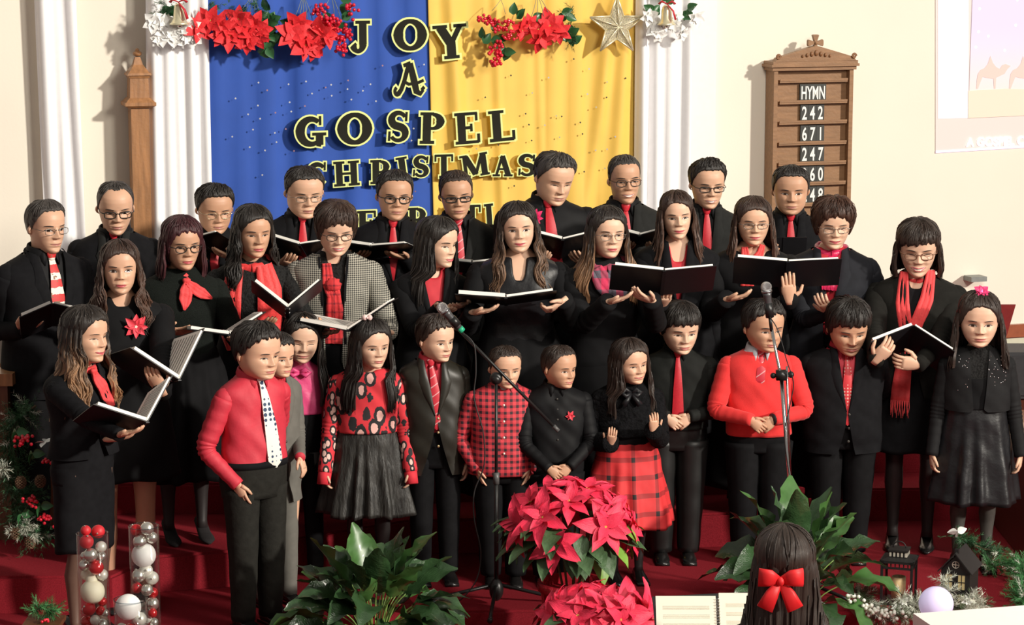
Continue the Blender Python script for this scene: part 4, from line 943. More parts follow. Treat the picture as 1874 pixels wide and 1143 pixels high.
# ---- hymn board
def textmesh(tx, size, ext, off, m, parent, loc, rot, al, name='printed_text'):
    f = bpy.data.curves.new('tmp', 'FONT'); f.body = tx; f.size = size; f.extrude = ext; f.offset = off; f.align_x = al
    o = bpy.data.objects.new('tmp', f); COL.objects.link(o); bpy.context.view_layer.update(); me = bpy.data.meshes.new_from_object(o.evaluated_get(bpy.context.evaluated_depsgraph_get())); bpy.data.objects.remove(o); me.materials.clear(); me.materials.append(m)
    return link(me, name, parent, loc, rot)
hb = thing('hymn_board', 'oak hymn board with cross on top hanging on the right wall', 'board', PW(1484, 250, .10), (0, 0, WA)); hz = hb.location.z
HO = mat('oak_board', (.29, .155, .075), rough=.45, vary=.2, vscale=8, vstretch=(1, 6, 6), bump=.1, bscale=60)
def bx(u, v, off=.10): x, z = wall_uz(u, v, off); x0, _ = wall_uz(1484, 250, off); return x-x0, z-hz
xl, xr = bx(1412, 250)[0], bx(1556, 250)[0]; zt, zb_ = bx(1484, 128)[1], bx(1484, 405)[1]; xc = (xl+xr)/2; Wb = xr-xl
mb = MB(); mb.box((xc, .05, (zt+zb_)/2), (Wb-.03, .06, zt-zb_)); mb.build('panel', HO, hb, smooth=False)
for x in (xl+.012, xr-.012): mb = MB(); mb.box((x, .035, (zt+zb_)/2), (.026, .12, zt-zb_)); mb.build('side_rail', HO, hb, smooth=False)
mb = MB(); mb.box((xc, .03, zt+.012), (Wb+.03, .13, .024)); mb.box((xc, .025, zt+.030), (Wb+.055, .15, .016)); mb.box((xc, .022, zt+.047), (Wb+.035, .14, .02)); mb.build('cornice', HO, hb, smooth=False)
mb = MB(); zp = zt+.056; mb.prism([(xl-.005, zp), (xr+.005, zp), (xr-.01, zp+.022), (xc+.03, zp+.085), (xc, zp+.092), (xc-.03, zp+.085), (xl+.01, zp+.022)], .05, M=None); mb.build('pediment', HO, hb, smooth=False)
mb = MB()
for sx in (-1, 1): mb.tube([(xc+sx*(Wb/2-.012)+.016*math.cos(a)*(1-a/16), -.055, zp+.028+.016*math.sin(a)*(1-a/16)) for a in np.linspace(0, 12, 30)], .005, 6)
for i in range(7): mb.sphere((xc+(i-3)*.030, -.052, zp+.030+.006*(3-abs(i-3))), (.014-.002*abs(i-3), .008, .010+.003*(3-abs(i-3))), 8, 5)
mb.build('carving', mat('oak_carving', (.24, .11, .045), rough=.5), hb)
zc_ = bx(1491, 78)[1]; cr = MB(); r_ = .046
for k in range(4):
    A = Matrix.Rotation(k*PI/2, 3, 'Y'); cr.prism([(-.006, .004), (.006, .004), (.020, r_), (.012, r_+.004), (-.012, r_+.004), (-.020, r_)], .025, M=A)
V = np.concatenate(cr.v)+np.array([xc+.004, -.01, zc_]); cr.v = [V]; cr.sphere((xc+.004, -.04, zc_), (.010, .006, .010), 8, 5); cr.box((xc+.004, -.02, zc_-.055), (.016, .03, .05)); cr.build('cross', HO, hb, smooth=False)
rows = [(148, None), (187, 'HYMN'), (224, '242'), (262, '671'), (299, '247'), (336, '260'), (374, '248')]
CARD = mat('card_number', (.035, .037, .034), rough=.5, vary=.05); WT_ = mat('digit_white', (.90, .90, .86), rough=.6, vary=0)
for v, tx in rows:
    x0, z0 = bx(1486, v); mb = MB(); mb.box((xc+.004, .0, z0), (Wb-.075, .035, .016)); mb.box((xc+.004, -.018, z0+.009), (Wb-.075, .006, .012)); mb.build('rail', HO, hb, smooth=False)
    if tx:
        items = [(tx, 1464, 1512)] if tx == 'HYMN' else [(c, 1465+i*14.6, 1465+(i+1)*14.6-.4) for i, c in enumerate(tx)]
        for j, (c, ua, ub) in enumerate(items):
            xa, xb = bx(ua, v)[0], bx(ub, v)[0]; hgt = .102
            lb = 'black card lettered HYMN in top rail of the oak board' if tx == 'HYMN' else 'black card with white %s, %s on the %s number row of the oak board' % (c, ('leftmost', 'middle', 'rightmost')[j], {'242': 'topmost', '671': 'second highest', '247': 'third highest', '260': 'second lowest', '248': 'bottom'}[tx])
            p = hb.matrix_world if False else None
            t = thing('number_card', lb, 'card', hb.location+Matrix.Rotation(WA, 3, 'Z') @ Vector(((xa+xb)/2, .006, z0+.008)), (0, 0, WA), 'cards in the hymn board')
            k = MB(); k.box((0, 0, hgt/2), (xb-xa, .004, hgt)); k.build('card', CARD, t, smooth=False)
            fo = textmesh(c, .112, .001, .0022, WT_, t, (0, -.004, .012), (PI/2, 0, 0), 'CENTER'); fo.scale = (.60 if tx != 'HYMN' else .50, .98, 1)
# ---- projected picture on the right of the wall
pj = thing('projected_picture', 'pale projected picture with camels and lettering on the upper right wall', 'projection', PW(1800, 150, .003), (0, 0, WA)); 
def jx(u, v): x, z = wall_uz(u, v, .003); x0, z0 = wall_uz(1800, 150, .003); return x-x0, z-z0
def glow(name, col, e, pattern=None): return mat(name, col, rough=.9, vary=0, emit=e, pattern=pattern)
def skyp(nt, v):
    z = sepxyz(nt, v)[2]; mr = nd(nt, 'ShaderNodeMapRange'); mr.inputs['From Min'].default_value = -.15; mr.inputs['From Max'].default_value = .35; nt.links.new(z, mr.inputs[0])
    return rgbmix(nt, mr.outputs[0], (.90, .76, .70), (.74, .66, .90))
def quad(uvs, y, name, m, parent=pj): 
    q = MB(); pts = [jx(*a) for a in uvs]; q.prism([(x, z) for x, z in pts], .001); V = np.concatenate(q.v); V[:, 1] += y; q.v = [V]; return q.build(name, m, parent, smooth=False)
quad([(1712, 279), (1712, -30), (1990, -40), (1990, 262)], 0, 'light_field', glow('light_field', (.78, .70, .68), .06))
quad([(1716, 217), (1716, -30), (1772, -32), (1772, 216)], -.002, 'pale_column', glow('light_pale', (.86, .84, .90), .18))
quad([(1773, 168), (1780, -32), (1990, -40), (1990, 158)], -.004, 'sky_picture', glow('light_sky', (1, .9, .85), .10, skyp))
quad([(1771, 216), (1771, 166), (1840, 162), (1990, 166), (1990, 206)], -.005, 'dune_silhouette', glow('light_dune', (.86, .72, .60), .08))
DK = glow('light_silhouette', (.78, .62, .58), .06)
def camel(u0, v0, s):
    pts = [(0, 0), (1, -18), (3, -30), (8, -38), (16, -42), (22, -50), (27, -66), (32, -52), (38, -44), (45, -40), (50, -48), (56, -50), (66, -46), (60, -40), (54, -30), (46, -26), (38, -22), (37, 0), (34, 0), (33, -20), (20, -22), (12, -24), (8, -14), (3, 0)]
    return [(u0+x*s, v0+y*s*.95) for x, y in pts][::-1]
for uu in (1786, 1846): quad(camel(uu, 162, .95), -.006, 'camel_silhouette', DK)
for u_, v_ in ((1792, 16), (1790, 58), (1861, 0), (1808, 66), (1858, 46), (1838, 92), (1785, 86)):
    x, z = jx(u_, v_); q = MB(); q.sphere((x, -.005, z), (.009, .001, .009), 8, 5); q.build('light_star', glow('light_star', (1, 1, 1), .9), pj)
x, z = jx(1768, 268); textmesh('A GOSPEL C', .075, .0008, .0015, glow('light_text', (1, 1, 1), .8), pj, (x, -.006, z), (PI/2, 0, 0), 'LEFT', 'projected_text')
quad([(1712, 280), (1712, 276), (1990, 259), (1990, 263)], -.003, 'light_edge', glow('light_edge', (.85, .72, 1.0), .35))
# ---- wood rail and green dado on the right, rail on the left
_, zr1 = wall_uz(1850, 594, .03); _, zr0 = wall_uz(1850, 617, .03)
struct(wbox('trim_4', 1700, 2000, zr0, zr1, 0, .035, mat('rail_mahogany', (.30, .085, .035), rough=.35, vary=.15, coat=.3), v=600))
struct(wbox('wall_dado', 1700, 2000, -.2, zr0, 0, .015, mat('dado_green', (.58, .60, .46), rough=.8, vary=.03), v=600))
_, zl1 = wall_uz(10, 664, .03); _, zl0 = wall_uz(10, 700, .03)
struct(wbox('trim_5', -80, 70, zl0, zl1, 0, .05, mat('rail_light', (.46, .26, .13), rough=.4, vary=.15), v=650))
struct(wbox('trim_6', -80, 70, -.2, zl0, 0, .03, OAKD, v=650))
struct(wbox('wall_dado', -80, 90, zl1, wall_uz(10, 600, .01)[1], 0, .012, mat('dado_grey', (.50, .50, .44), rough=.8, vary=.03), v=650))
def PH(u, v, D): return P(u, v, D+.07)
# ============================================================ clothing materials
BLK = mat('suit_black', (.0085, .0085, .010), rough=.85, vary=.2, bump=.12, bscale=700, spec=.12)
BLK2 = mat('suit_charcoal', (.017, .0175, .017), rough=.8, vary=.15, bump=.15, bscale=600, spec=.15)
SHB = mat('shirt_black', (.006, .006, .007), rough=.65, vary=.2, spec=.18)
VEL = mat('velvet_black', (.007, .007, .008), rough=.8, vary=.3, vscale=9, spec=.15)
SAT = mat('satin_black', (.010, .010, .012), rough=.42, vary=.2, bump=.3, bscale=22, spec=.35)
KNIT = mat('knit_black', (.011, .014, .012), rough=.9, vary=.45, spec=.15, vscale=260, bump=.7, bscale=500)
TRB = mat('trouser_black', (.007, .007, .008), rough=.8, vary=.2, spec=.12)
TRG = mat('trouser_faded', (.018, .0175, .015), rough=.85, vary=.2, bump=.3, bscale=30, spec=.15)
LEA = mat('shoe_leather', (.012, .011, .011), rough=.25, vary=.1)
TIGHT = mat('tights_black', (.022, .018, .018), rough=.5, vary=.1)
RED = mat('tie_red', (.54, .016, .030), rough=.45, vary=.12, vscale=120)
CORAL = mat('scarf_coral', (.80, .060, .065), rough=.7, vary=.1, vscale=20, sheen=.15, bump=.3, bscale=60)
CORAL2 = mat('scarf_scarlet', (.78, .05, .05), rough=.6, vary=.15, vscale=30, sheen=.2, bump=.3, bscale=90)
MAG = mat('silk_magenta', (.72, .03, .12), rough=.28, vary=.2, vscale=25, bump=.4, bscale=50)
REDSH = mat('shirt_red', (.58, .030, .055), rough=.65, vary=.06, bump=.15, bscale=35)
REDK = mat('jumper_red', (.80, .035, .035), rough=.85, vary=.05, bump=.3, bscale=500, sheen=.15)
REDTOP = mat('top_red', (.55, .02, .035), rough=.7, vary=.1)
def stripes(freq, axis, c1, c2, duty=.5, rot=0.0):
    def f(nt, v):
        if rot:
            mp = nd(nt, 'ShaderNodeMapping'); mp.inputs['Rotation'].default_value = (0, rot, 0); nt.links.new(v, mp.inputs[0]); v = mp.outputs[0]
        a = mth(nt, 'FRACT', mth(nt, 'MULTIPLY', sepxyz(nt, v)[axis], freq)); return rgbmix(nt, mth(nt, 'LESS_THAN', a, duty), c1, c2)
    return f
def plaid(fx, fz, base, dark, d1=.45, d2=.45, fine=None):
    def f(nt, v):
        s_ = sepxyz(nt, v); a = mth(nt, 'LESS_THAN', mth(nt, 'FRACT', mth(nt, 'MULTIPLY', s_[0], fx)), d1); b = mth(nt, 'LESS_THAN', mth(nt, 'FRACT', mth(nt, 'MULTIPLY', s_[2], fz)), d2)
        t = mth(nt, 'MULTIPLY', mth(nt, 'ADD', a, b), .5); t = mth(nt, 'POWER', t, 1.1); return rgbmix(nt, t, base, dark)
    return f
def leopard(nt, v):
    mp = nd(nt, 'ShaderNodeMapping'); mp.inputs['Scale'].default_value = (1, 1, .62); nt.links.new(v, mp.inputs[0])
    vo = nd(nt, 'ShaderNodeTexVoronoi'); vo.inputs['Scale'].default_value = 17; nt.links.new(mp.outputs[0], vo.inputs['Vector'])
    nz = nd(nt, 'ShaderNodeTexNoise'); nz.inputs['Scale'].default_value = 60; nt.links.new(v, nz.inputs['Vector'])
    d = mth(nt, 'ADD', vo.outputs['Distance'], mth(nt, 'MULTIPLY', mth(nt, 'SUBTRACT', nz.outputs['Fac'], .5), .22))
    c = rgbmix(nt, mth(nt, 'LESS_THAN', d, .50), (.70, .035, .05), (.02, .018, .02)); return rgbmix(nt, mth(nt, 'LESS_THAN', d, .28), c, (.85, .50, .45))
def leopard_small(nt, v):
    mp = nd(nt, 'ShaderNodeMapping'); mp.inputs['Scale'].default_value = (1, 1, .62); nt.links.new(v, mp.inputs[0])
    vo = nd(nt, 'ShaderNodeTexVoronoi'); vo.inputs['Scale'].default_value = 30; nt.links.new(mp.outputs[0], vo.inputs['Vector'])
    c = rgbmix(nt, mth(nt, 'LESS_THAN', vo.outputs['Distance'], .50), (.70, .035, .05), (.02, .018, .02)); return rgbmix(nt, mth(nt, 'LESS_THAN', vo.outputs['Distance'], .30), c, (.85, .55, .48))
def dots(scale, base, dot, r=.25):
    def f(nt, v):
        vo = nd(nt, 'ShaderNodeTexVoronoi'); vo.inputs['Scale'].default_value = scale; vo.inputs['Randomness'].default_value = 0.0; nt.links.new(v, vo.inputs['Vector'])
        return rgbmix(nt, mth(nt, 'LESS_THAN', vo.outputs['Distance'], r), base, dot)
    return f
def checkpat(scale, a, b):
    def f(nt, v):
        mp = nd(nt, 'ShaderNodeMapping'); mp.inputs['Rotation'].default_value = (0, R(45), 0); mp.inputs['Location'].default_value = (.3, .3, .3); nt.links.new(v, mp.inputs[0])
        s_ = sepxyz(nt, mp.outputs[0]); x = mth(nt, 'LESS_THAN', mth(nt, 'FRACT', mth(nt, 'MULTIPLY', s_[0], scale)), .5); z = mth(nt, 'LESS_THAN', mth(nt, 'FRACT', mth(nt, 'MULTIPLY', s_[2], scale)), .5)
        return rgbmix(nt, mth(nt, 'ABSOLUTE', mth(nt, 'SUBTRACT', x, z)), a, b)
    return f
def santa(nt, v):
    z = sepxyz(nt, v)[2]; nz = nd(nt, 'ShaderNodeTexNoise'); nz.inputs['Scale'].default_value = 45; nt.links.new(v, nz.inputs['Vector'])
    a = mth(nt, 'FRACT', mth(nt, 'ADD', mth(nt, 'MULTIPLY', z, 14.0), mth(nt, 'MULTIPLY', nz.outputs['Fac'], .22)))
    c = rgbmix(nt, mth(nt, 'LESS_THAN', a, .45), (.62, .03, .03), (.86, .78, .70)); d = mth(nt, 'GREATER_THAN', nz.outputs['Fac'], .62); return rgbmix(nt, d, c, (.25, .12, .06))
HOUND = mat('houndstooth', (.5, .5, .5), rough=.85, vary=.05, pattern=checkpat(68, (.040, .040, .036), (.42, .40, .34)), bump=.2, bscale=600)
SANTA = mat('tie_santa', (1, 1, 1), rough=.55, vary=0, pattern=santa)
STRT = mat('tie_striped', (1, 1, 1), rough=.45, vary=0, pattern=stripes(26, 2, (.58, .03, .05), (.70, .35, .36), .12, R(35)))
DOTT = mat('tie_dotted', (1, 1, 1), rough=.6, vary=0, pattern=dots(42, (.82, .82, .76), (.02, .05, .12), .38))
PLSH = mat('shirt_plaid', (1, 1, 1), rough=.7, vary=.04, pattern=plaid(34, 34, (.70, .05, .07), (.035, .012, .020), .45, .45), bump=.1)
PLSK = mat('skirt_plaid', (1, 1, 1), rough=.7, vary=.06, pattern=plaid(8.5, 11.5, (.66, .030, .035), (.018, .008, .010), .16, .27))
PLSC = mat('scarf_plaid', (1, 1, 1), rough=.8, vary=.15, pattern=plaid(14, 11, (.60, .03, .10), (.10, .09, .12), .5, .4), sheen=.2, bump=.3, bscale=50)
PLSC2 = mat('scarf_red_plaid', (1, 1, 1), rough=.8, vary=.12, pattern=plaid(26, 22, (.66, .035, .04), (.16, .01, .02), .2, .2), sheen=.1, bump=.3, bscale=50)
LEO = mat('jumper_leopard', (1, 1, 1), rough=.8, vary=.04, pattern=leopard)
LEO2 = mat('jumper_leopard_sleeve', (1, 1, 1), rough=.8, vary=.04, pattern=leopard_small)
LACE = mat('lace_black', (.014, .014, .014), spec=.15, rough=.8, vary=.6, vscale=90, bump=.8, bscale=90)
CRUSH = mat('crushed_velvet', (.020, .019, .017), rough=.55, vary=.8, vscale=9, vstretch=(6, 6, 1), bump=.5, bscale=30, bstretch=(3, 3, .5))
SEQ = mat('sequin_spark', (.8, .8, .82), rough=.12, metal=1, vary=0)
PINKB = mat('flower_red', (.80, .06, .09), rough=.6, vary=.1); PINKD = mat('flower_magenta', (.80, .03, .16), rough=.6, vary=.1)
PEARL = mat('pearl', (.85, .8, .72), rough=.2, vary=0); GOLDB = mat('bead_gold', (.7, .55, .3), rough=.3, metal=.8, vary=0)
BGL = ('black', .011, .112, .066, 3.5); BGR = ('black', .008, .105, .070, 2.6); WGL = ('wire', .006, .105, .060, 3.2); GGL = ('gold', .006, .110, .068, 2.4); BRG = ('brown', .009, .11, .066, 3.0)
def brooch(s, x, z, size, m, n=8, petal='petal', g=.02, seed=1, fold=.2, inner=6, spin=0, cm=None):
    c = s.chest(x, z, g); pm = petal_mesh('petal', size, size*.30, curve=.10, fold=fold, m=m); nrm = Vector((x*1.2, -1, .12))
    return flower('flower_brooch', s.root, tuple(c), nrm, pm, n=n, tilt=.18, cm=cm or PEARL, spin=spin, inner=inner, seed=seed, cr=.006)
def suit(s, tie=RED, shirt=SHB, jm=BLK, tw=.036, tiem=True, zb=None, trouser=TRB, topw=.052, lapm=None, low=True, **kw):
    s.body(); s.top('shirt', shirt, g=.005, hem=s.zc+.1*s.L, ztop=.050); s.collar(shirt); 
    if tiem: s.tie(tie, w=tw, end=(zb or s.zs-.55*s.L)-.06)
    s.jacket(jm, zb=zb, topw=topw, lapm=lapm, **kw); s.sleeves('sleeve', jm, g=.012, cuff=.012, cuffcol=shirt)
    if low: s.trousers(trouser); s.shoes(LEA)
CH1, CH2 = .34, .34
# ------------------------------------------------------------ men in the back row
f = folder('black folder held at waist by the man with the santa tie', 97, 575, 11.35, yaw=10, tilt=32, roll=0, oL=-24, oR=-16, w=.17, h=.27)
s = Fig('man in black suit and red white holiday striped tie at far left', 78, 362, 100, 11.75, .18, 'man', yaw=38, hy=42, pitch=4, fw=.95, build=1.08, skin='a', glasses=WGL, arms=(hold(f, 1, .10, -.04), hold(f, -1, -.10, -.04)), eyes=.8, smile=.25, nose=1.2)
suit(s, SANTA, tw=.046, topw=.075, zb=s.zs-.60*s.L); s.hair('salt', 'man', .055, seed=2)
s = Fig('man with thin dark rectangular glasses and receding hair beside the carved post', 207, 324, 99, 12.5, .34, 'man', yaw=6, hy=16, pitch=12, fw=1.0, build=1.12, skin='a', glasses=BGL, arms=('side', 'side'), eyes=.45, du=0)
suit(s, lapm=BLK2); s.hair('grey', 'reced', .03, seed=3)
f = folder('black folder held open by the man in front of the white drape', 380, 452, 12.3, yaw=-22, tilt=30, roll=-16, oL=14, oR=8, w=.17, h=.24)
s = Fig('man with wire glasses in front of the left white drape', 388, 330, 92, 12.6, .34, 'man', yaw=10, hy=20, pitch=12, fw=1.08, jw=1.1, build=1.0, skin='b', glasses=GGL, arms=(hold(f, 1, .08, -.04), hold(f, -1, -.08, -.04)), eyes=.35, smile=.1)
suit(s); s.hair('black', 'man', .075, vol=(.02, 0), spike=.008, seed=4)
f = folder('black folder held by the man below the letter C', 556, 462, 12.35, yaw=-8, tilt=28, oL=16, oR=10, w=.18, h=.24)
s = Fig('heavy-set man with rimless glasses and red tie below the letter C', 552, 297, 96, 12.65, .34, 'man', yaw=6, hy=18, pitch=12, fw=1.10, jw=1.16, build=1.12, skin='a', glasses=WGL, arms=(hold(f, 1, .09, -.04), hold(f, -1, -.09, -.04)), eyes=.3)
suit(s, topw=.06); s.hair('black', 'man', .050, seed=5)
f = folder('black folder held low by the man with round black glasses', 690, 455, 12.4, yaw=-14, tilt=14, oL=6, oR=6, w=.20, h=.24)
s = Fig('man with black framed round glasses between the two lowest letters', 718, 308, 94, 12.7, .34, 'man', yaw=4, hy=12, pitch=3, fw=1.04, build=1.12, skin='b', glasses=('black', .012, .112, .072, 2.6), arms=(hold(f, 1, .09, -.04), hold(f, -1, -.09, -.04)), eyes=.7, roll=2)
suit(s); s.hair('black', 'man', .060, vol=(.01, 0), seed=6)
f = folder('black folder with white page held by the man with thin striped red tie', 862, 490, 12.4, yaw=4, tilt=22, oL=6, oR=6, w=.12, h=.22)
s = Fig('man with rectangular black glasses and thinly striped red tie', 836, 307, 92, 12.75, .34, 'man', yaw=8, hy=8, pitch=5, fw=.98, build=1.1, skin='b', glasses=('black', .014, .112, .050, 4.5), arms=('side', hold(f, -1, -.06, -.04)), eyes=.6, roll=-3)
suit(s, STRT, lapm=BLK2, jm=BLK2, topw=.065); s.hair('dark', 'man', .042, seed=7)
f = folder('black folder with thick white pages held by tall man in black shirt', 1026, 456, 12.2, yaw=4, tilt=30, oL=16, oR=14, w=.20, h=.26)
s = Fig('tall man in black shirt without jacket, looking down at his folder', 1001, 270, 96, 12.6, .34, 'man', yaw=4, hy=26, pitch=16, fw=1.08, jw=1.12, build=1.15, skin='a', arms=(hold(f, 1, .10, -.06), hold(f, -1, -.10, -.06)), eyes=.25, roll=4)
s.body(); s.top('shirt', SHB, g=.014, ztop=.05); s.collar(SHB); s.sleeves('sleeve', SHB, g=.012); s.tie(RED, w=.044, end=s.zc+.15, lean=.10); s.trousers(TRB); s.shoes(LEA); s.hair('salt', 'man', .070, vol=(.02, 0), spike=.008, seed=8)
brooch(s, -.075, s.zs-.035, .052, PINKD, n=9, inner=7, g=.03)
f = folder('black folder held below the tie of the smiling man with grey glasses', 1172, 440, 12.5, yaw=-6, tilt=22, oL=14, oR=16, w=.15, h=.22)
s = Fig('smiling man with short hair and glasses by the yellow cloth edge', 1143, 279, 94, 12.85, .34, 'man', yaw=4, hy=10, pitch=2, fw=.92, build=1.12, skin='b', glasses=BGR, smile=.7, teeth=1, arms=(hold(f, 1, .08, -.04), hold(f, -1, -.08, -.04)), eyes=.5, roll=-2)
suit(s, jm=BLK2); s.hair('grey', 'man', .026, seed=9)
s = Fig('man with spiky black hair and half-rim glasses by the white trim', 1292, 287, 92, 12.95, .34, 'man', yaw=2, hy=10, pitch=7, fw=1.02, build=1.0, skin='a', glasses=('black', .010, .112, .055, 4), smile=.6, teeth=1, eyes=.4)
suit(s, jm=BLK2); s.hair('black', 'man', .070, vol=(.035, 0), spike=.012, seed=10)
f = folder('plain closed black folder held flat by the young man under the hymn board', 1435, 452, 12.8, yaw=0, tilt=70, oL=0, oR=0, w=.12, h=.12, pages=False)
s = Fig('young man with thin beard in front of the hymn board', 1447, 299, 92, 13.1, .34, 'man', yaw=-2, hy=-2, pitch=5, fw=1.08, jw=1.12, build=1.08, skin='b', eyes=.65, arms=(hold(f, 1, .08, -.02), 'side'))
suit(s); s.hair('black', 'man', .058, vol=(.012, 0), seed=11)

# ------------------------------------------------------------ women of the middle row
f = folder('open black folder held low by the woman with honey curls, front left', 250, 786, 10.05, yaw=30, tilt=24, roll=0, oL=24, oR=52, w=.245, h=.29)
s = Fig('woman with long honey-tipped curls and red neckerchief, nearest at left edge', 148, 556, 106, 10.5, 0, 'woman', yaw=52, hy=58, pitch=4, build=1.02, skin='a', smile=.8, teeth=0, eyes=.4, brow=.7, arms=(('to', dict(w=PH(246, 792, 9.95), d=(.85, -.35, .2), n=(-.1, .1, 1), curl=.22, thumb=.8)), ('to', dict(w=PH(222, 802, 10.1), d=(.8, -.4, .1), n=(-.1, .1, 1), curl=.3))))
s.body(legs=mat('tights_sheer', (.13, .075, .055), rough=.5, vary=.05)); s.top('blouse', BLK, g=.006, drop=.04); s.jacket(BLK, zb=s.zs-.42*s.L, hem=s.zs-.78*s.L, topw=.05, lap=.05, buttons=1, openw=.03); s.sleeves('sleeve', BLK, g=.012); s.skirt(BLK, s.Ht*.27, waist=s.zs-.62*s.L, flare=.0, tight=.015)
s.shoes(LEA, heel=.05); s.scarf_ring(CORAL, .016); s.strip(CORAL, [(.0, s.zs+.02), (.035, s.zs-.06), (.075, s.zs-.17)], [.014, .030, .032, .008], g=.035); s.knot(CORAL, .0, s.zs+.02, (.018, .014, .016), g=.034)
s.hair('ombre', 'woman', .055, L=.95, wave=1.0, seed=21, part=-1, front=(1, 1), open1=34, flare=.03)
f = folder('large open black folder with white music pages, held by the long-haired woman with flower', 303, 702, 10.55, yaw=34, tilt=16, roll=0, oL=38, oR=54, w=.27, h=.30)
s = Fig('young woman with wavy dark hair and red fabric flower on black dress', 218, 436, 101, 11.0, 0, 'woman', yaw=16, hy=12, pitch=2, build=1.12, skin='a', eyes=.95, nose=.8, arms=(('to', dict(w=PH(200, 652, 10.75), d=(.7, -.5, .1), n=(.1, -.3, -.95), curl=.4)), ('to', dict(w=PH(281, 703, 10.42), d=(-.35, -.3, .8), n=(.1, .8, .5), curl=.35))))
s.body(legs=skin_mat('b')); s.top('dress', VEL, g=.012, drop=.045, ztop=.05, width=1.0, hem=s.zc+.05); s.sleeves('sleeve', VEL, g=.018, r1=.85); s.skirt(VEL, s.Ht*.36, waist=s.zs-.55*s.L, flare=.06, g=.014, name='dress_skirt')
s.shoes(LEA, heel=.05); brooch(s, .052, s.zs-.085, .062, PINKB, n=8, inner=0, g=.028, fold=.5)
s.hair('brown', 'woman', .055, L=.72, wave=1.0, seed=22, part=1, front=(1, 1), flare=.04, open1=38)
f = folder('navy-backed open folder held by the woman in red neckerchief and glasses', 414, 612, 11.05, yaw=14, tilt=9, oL=10, oR=30, w=.20, h=.27)
s = Fig('woman with plum bob, black glasses and coral neckerchief', 328, 391, 99, 11.55, .18, 'woman', yaw=20, hy=26, pitch=7, build=1.15, skin='b', glasses=('black', .010, .108, .072, 2.2), eyes=.6, arms=(('to', dict(w=PH(332, 606, 11.1), d=(.9, -.35, .05), n=(.2, .5, .8))), hold(f, -1, -.06, -.08)))
s.body(legs=TIGHT); s.top('jumper', KNIT, g=.014, ztop=.06); s.sleeves('sleeve', KNIT, g=.014); s.skirt(VEL, s.Ht*.20, waist=s.zs-.60*s.L, flare=.10, pleats=11, amp=.022, g=.012); s.shoes(mat('suede_black', (.016, .013, .014), rough=.9), heel=.05)
s.scarf_ring(CORAL, .018); s.strip(CORAL, [(.01, s.zs+.0), (.0, s.zs-.06), (-.015, s.zs-.13)], [.012, .030, .030, .006], g=.04); s.strip(CORAL, [(.01, s.zs+.0), (.06, s.zs-.045), (.13, s.zs-.085)], [.012, .026, .026, .005], g=.04); s.knot(CORAL, .01, s.zs+.005, (.02, .016, .018), g=.036)
s.hair('plum', 'bob', .065, L=.18, seed=23, part=0, front=(1, 1), open0=70, open1=66)
f = folder('open black folder with white pages held by the woman in draped red shawl', 526, 574, 11.3, yaw=6, tilt=22, roll=0, oL=40, oR=40, w=.22, h=.25)
s = Fig('woman with long black wavy hair and red shawl draped over both shoulders', 458, 371, 97, 11.85, .18, 'woman', yaw=8, hy=24, pitch=6, build=1.1, skin='b', eyes=.5, fw=1.0, nose=1.1, arms=(hold(f, 1, .10, -.06), hold(f, -1, -.10, -.08)))
s.body(legs=TIGHT); s.top('dress', LACE, g=.010, drop=.02); s.sleeves('sleeve', LACE, g=.012); s.skirt(BLK, s.Ht*.22, flare=.05)
s.scarf_ring(CORAL2, .026, low=.02); s.strip(CORAL2, [(-.075, s.zs+.02), (-.105, s.zs-.12), (-.115, s.zs-.30), (-.10, s.zs-.40)], [.035, .050, .052, .03], g=.03, folds=.006); s.strip(CORAL2, [(.06, s.zs+.02), (.085, s.zs-.10), (.085, s.zs-.26), (.075, s.zs-.38)], [.04, .060, .062, .05], g=.03, folds=.006)
s.hair('black', 'woman', .060, L=.85, wave=1.0, seed=24, part=1, front=(.4, 1), flare=.02)
f = folder('open black folder held low by the woman in houndstooth jacket', 644, 600, 11.4, yaw=-6, tilt=4, roll=0, oL=10, oR=34, w=.25, h=.26)
s = Fig('woman with short brown hair and glasses in houndstooth jacket', 610, 362, 95, 11.9, .18, 'woman', yaw=2, hy=14, pitch=17, build=1.16, skin='c', glasses=BGR, eyes=.25, smile=.5, teeth=1, fw=1.08, jw=1.1, arms=(hold(f, 1, .12, -.06), hold(f, -1, -.12, -.06)))
s.body(legs=TIGHT); s.top('blouse', LACE, g=.006, drop=.06, width=.9); s.jacket(HOUND, open_all=True, openw=.060, topw=.07, lapel=False, buttons=0, hem=s.zc-.02, name='houndstooth_jacket', flare=.01); s.sleeves('sleeve', HOUND, g=.018)
for sd in (1, -1): s.strip(BLK, [(sd*.072, s.zs+.03), (sd*.060, s.zs-.10), (sd*.052, s.zs-.25), (sd*.056, s.zs-.42)], [.006, .006, .006], g=.026, name='jacket_trim', folds=.001)
s.strip(PLSC2, [(-.035, s.zs+.0), (-.025, s.zs-.10), (.0, s.zs-.16)], [.022, .030, .030], g=.022); s.strip(PLSC2, [(.0, s.zs-.10), (.005, s.zs-.24), (.0, s.zs-.40)], [.028, .045, .050], g=.024, folds=.006); s.knot(PLSC2, .0, s.zs-.105, (.042, .026, .035), g=.02)
s.skirt(BLK, s.Ht*.25, flare=.03); s.hair('brown', 'short_w', .085, vol=(.02, .03), seed=25, part=0); 
s = Fig('young woman with long straight black hair and red top looking to the right', 790, 392, 94, 11.95, .18, 'woman', yaw=12, hy=50, pitch=8, build=1.08, skin='c', eyes=.4, teeth=1, smile=.2, nose=.85, arms=(('to', dict(w=PH(818, 566, 11.5), d=(.5, -.8, .0))), ('to', dict(w=PH(838, 560, 11.5), d=(-.4, -.8, 0)))))
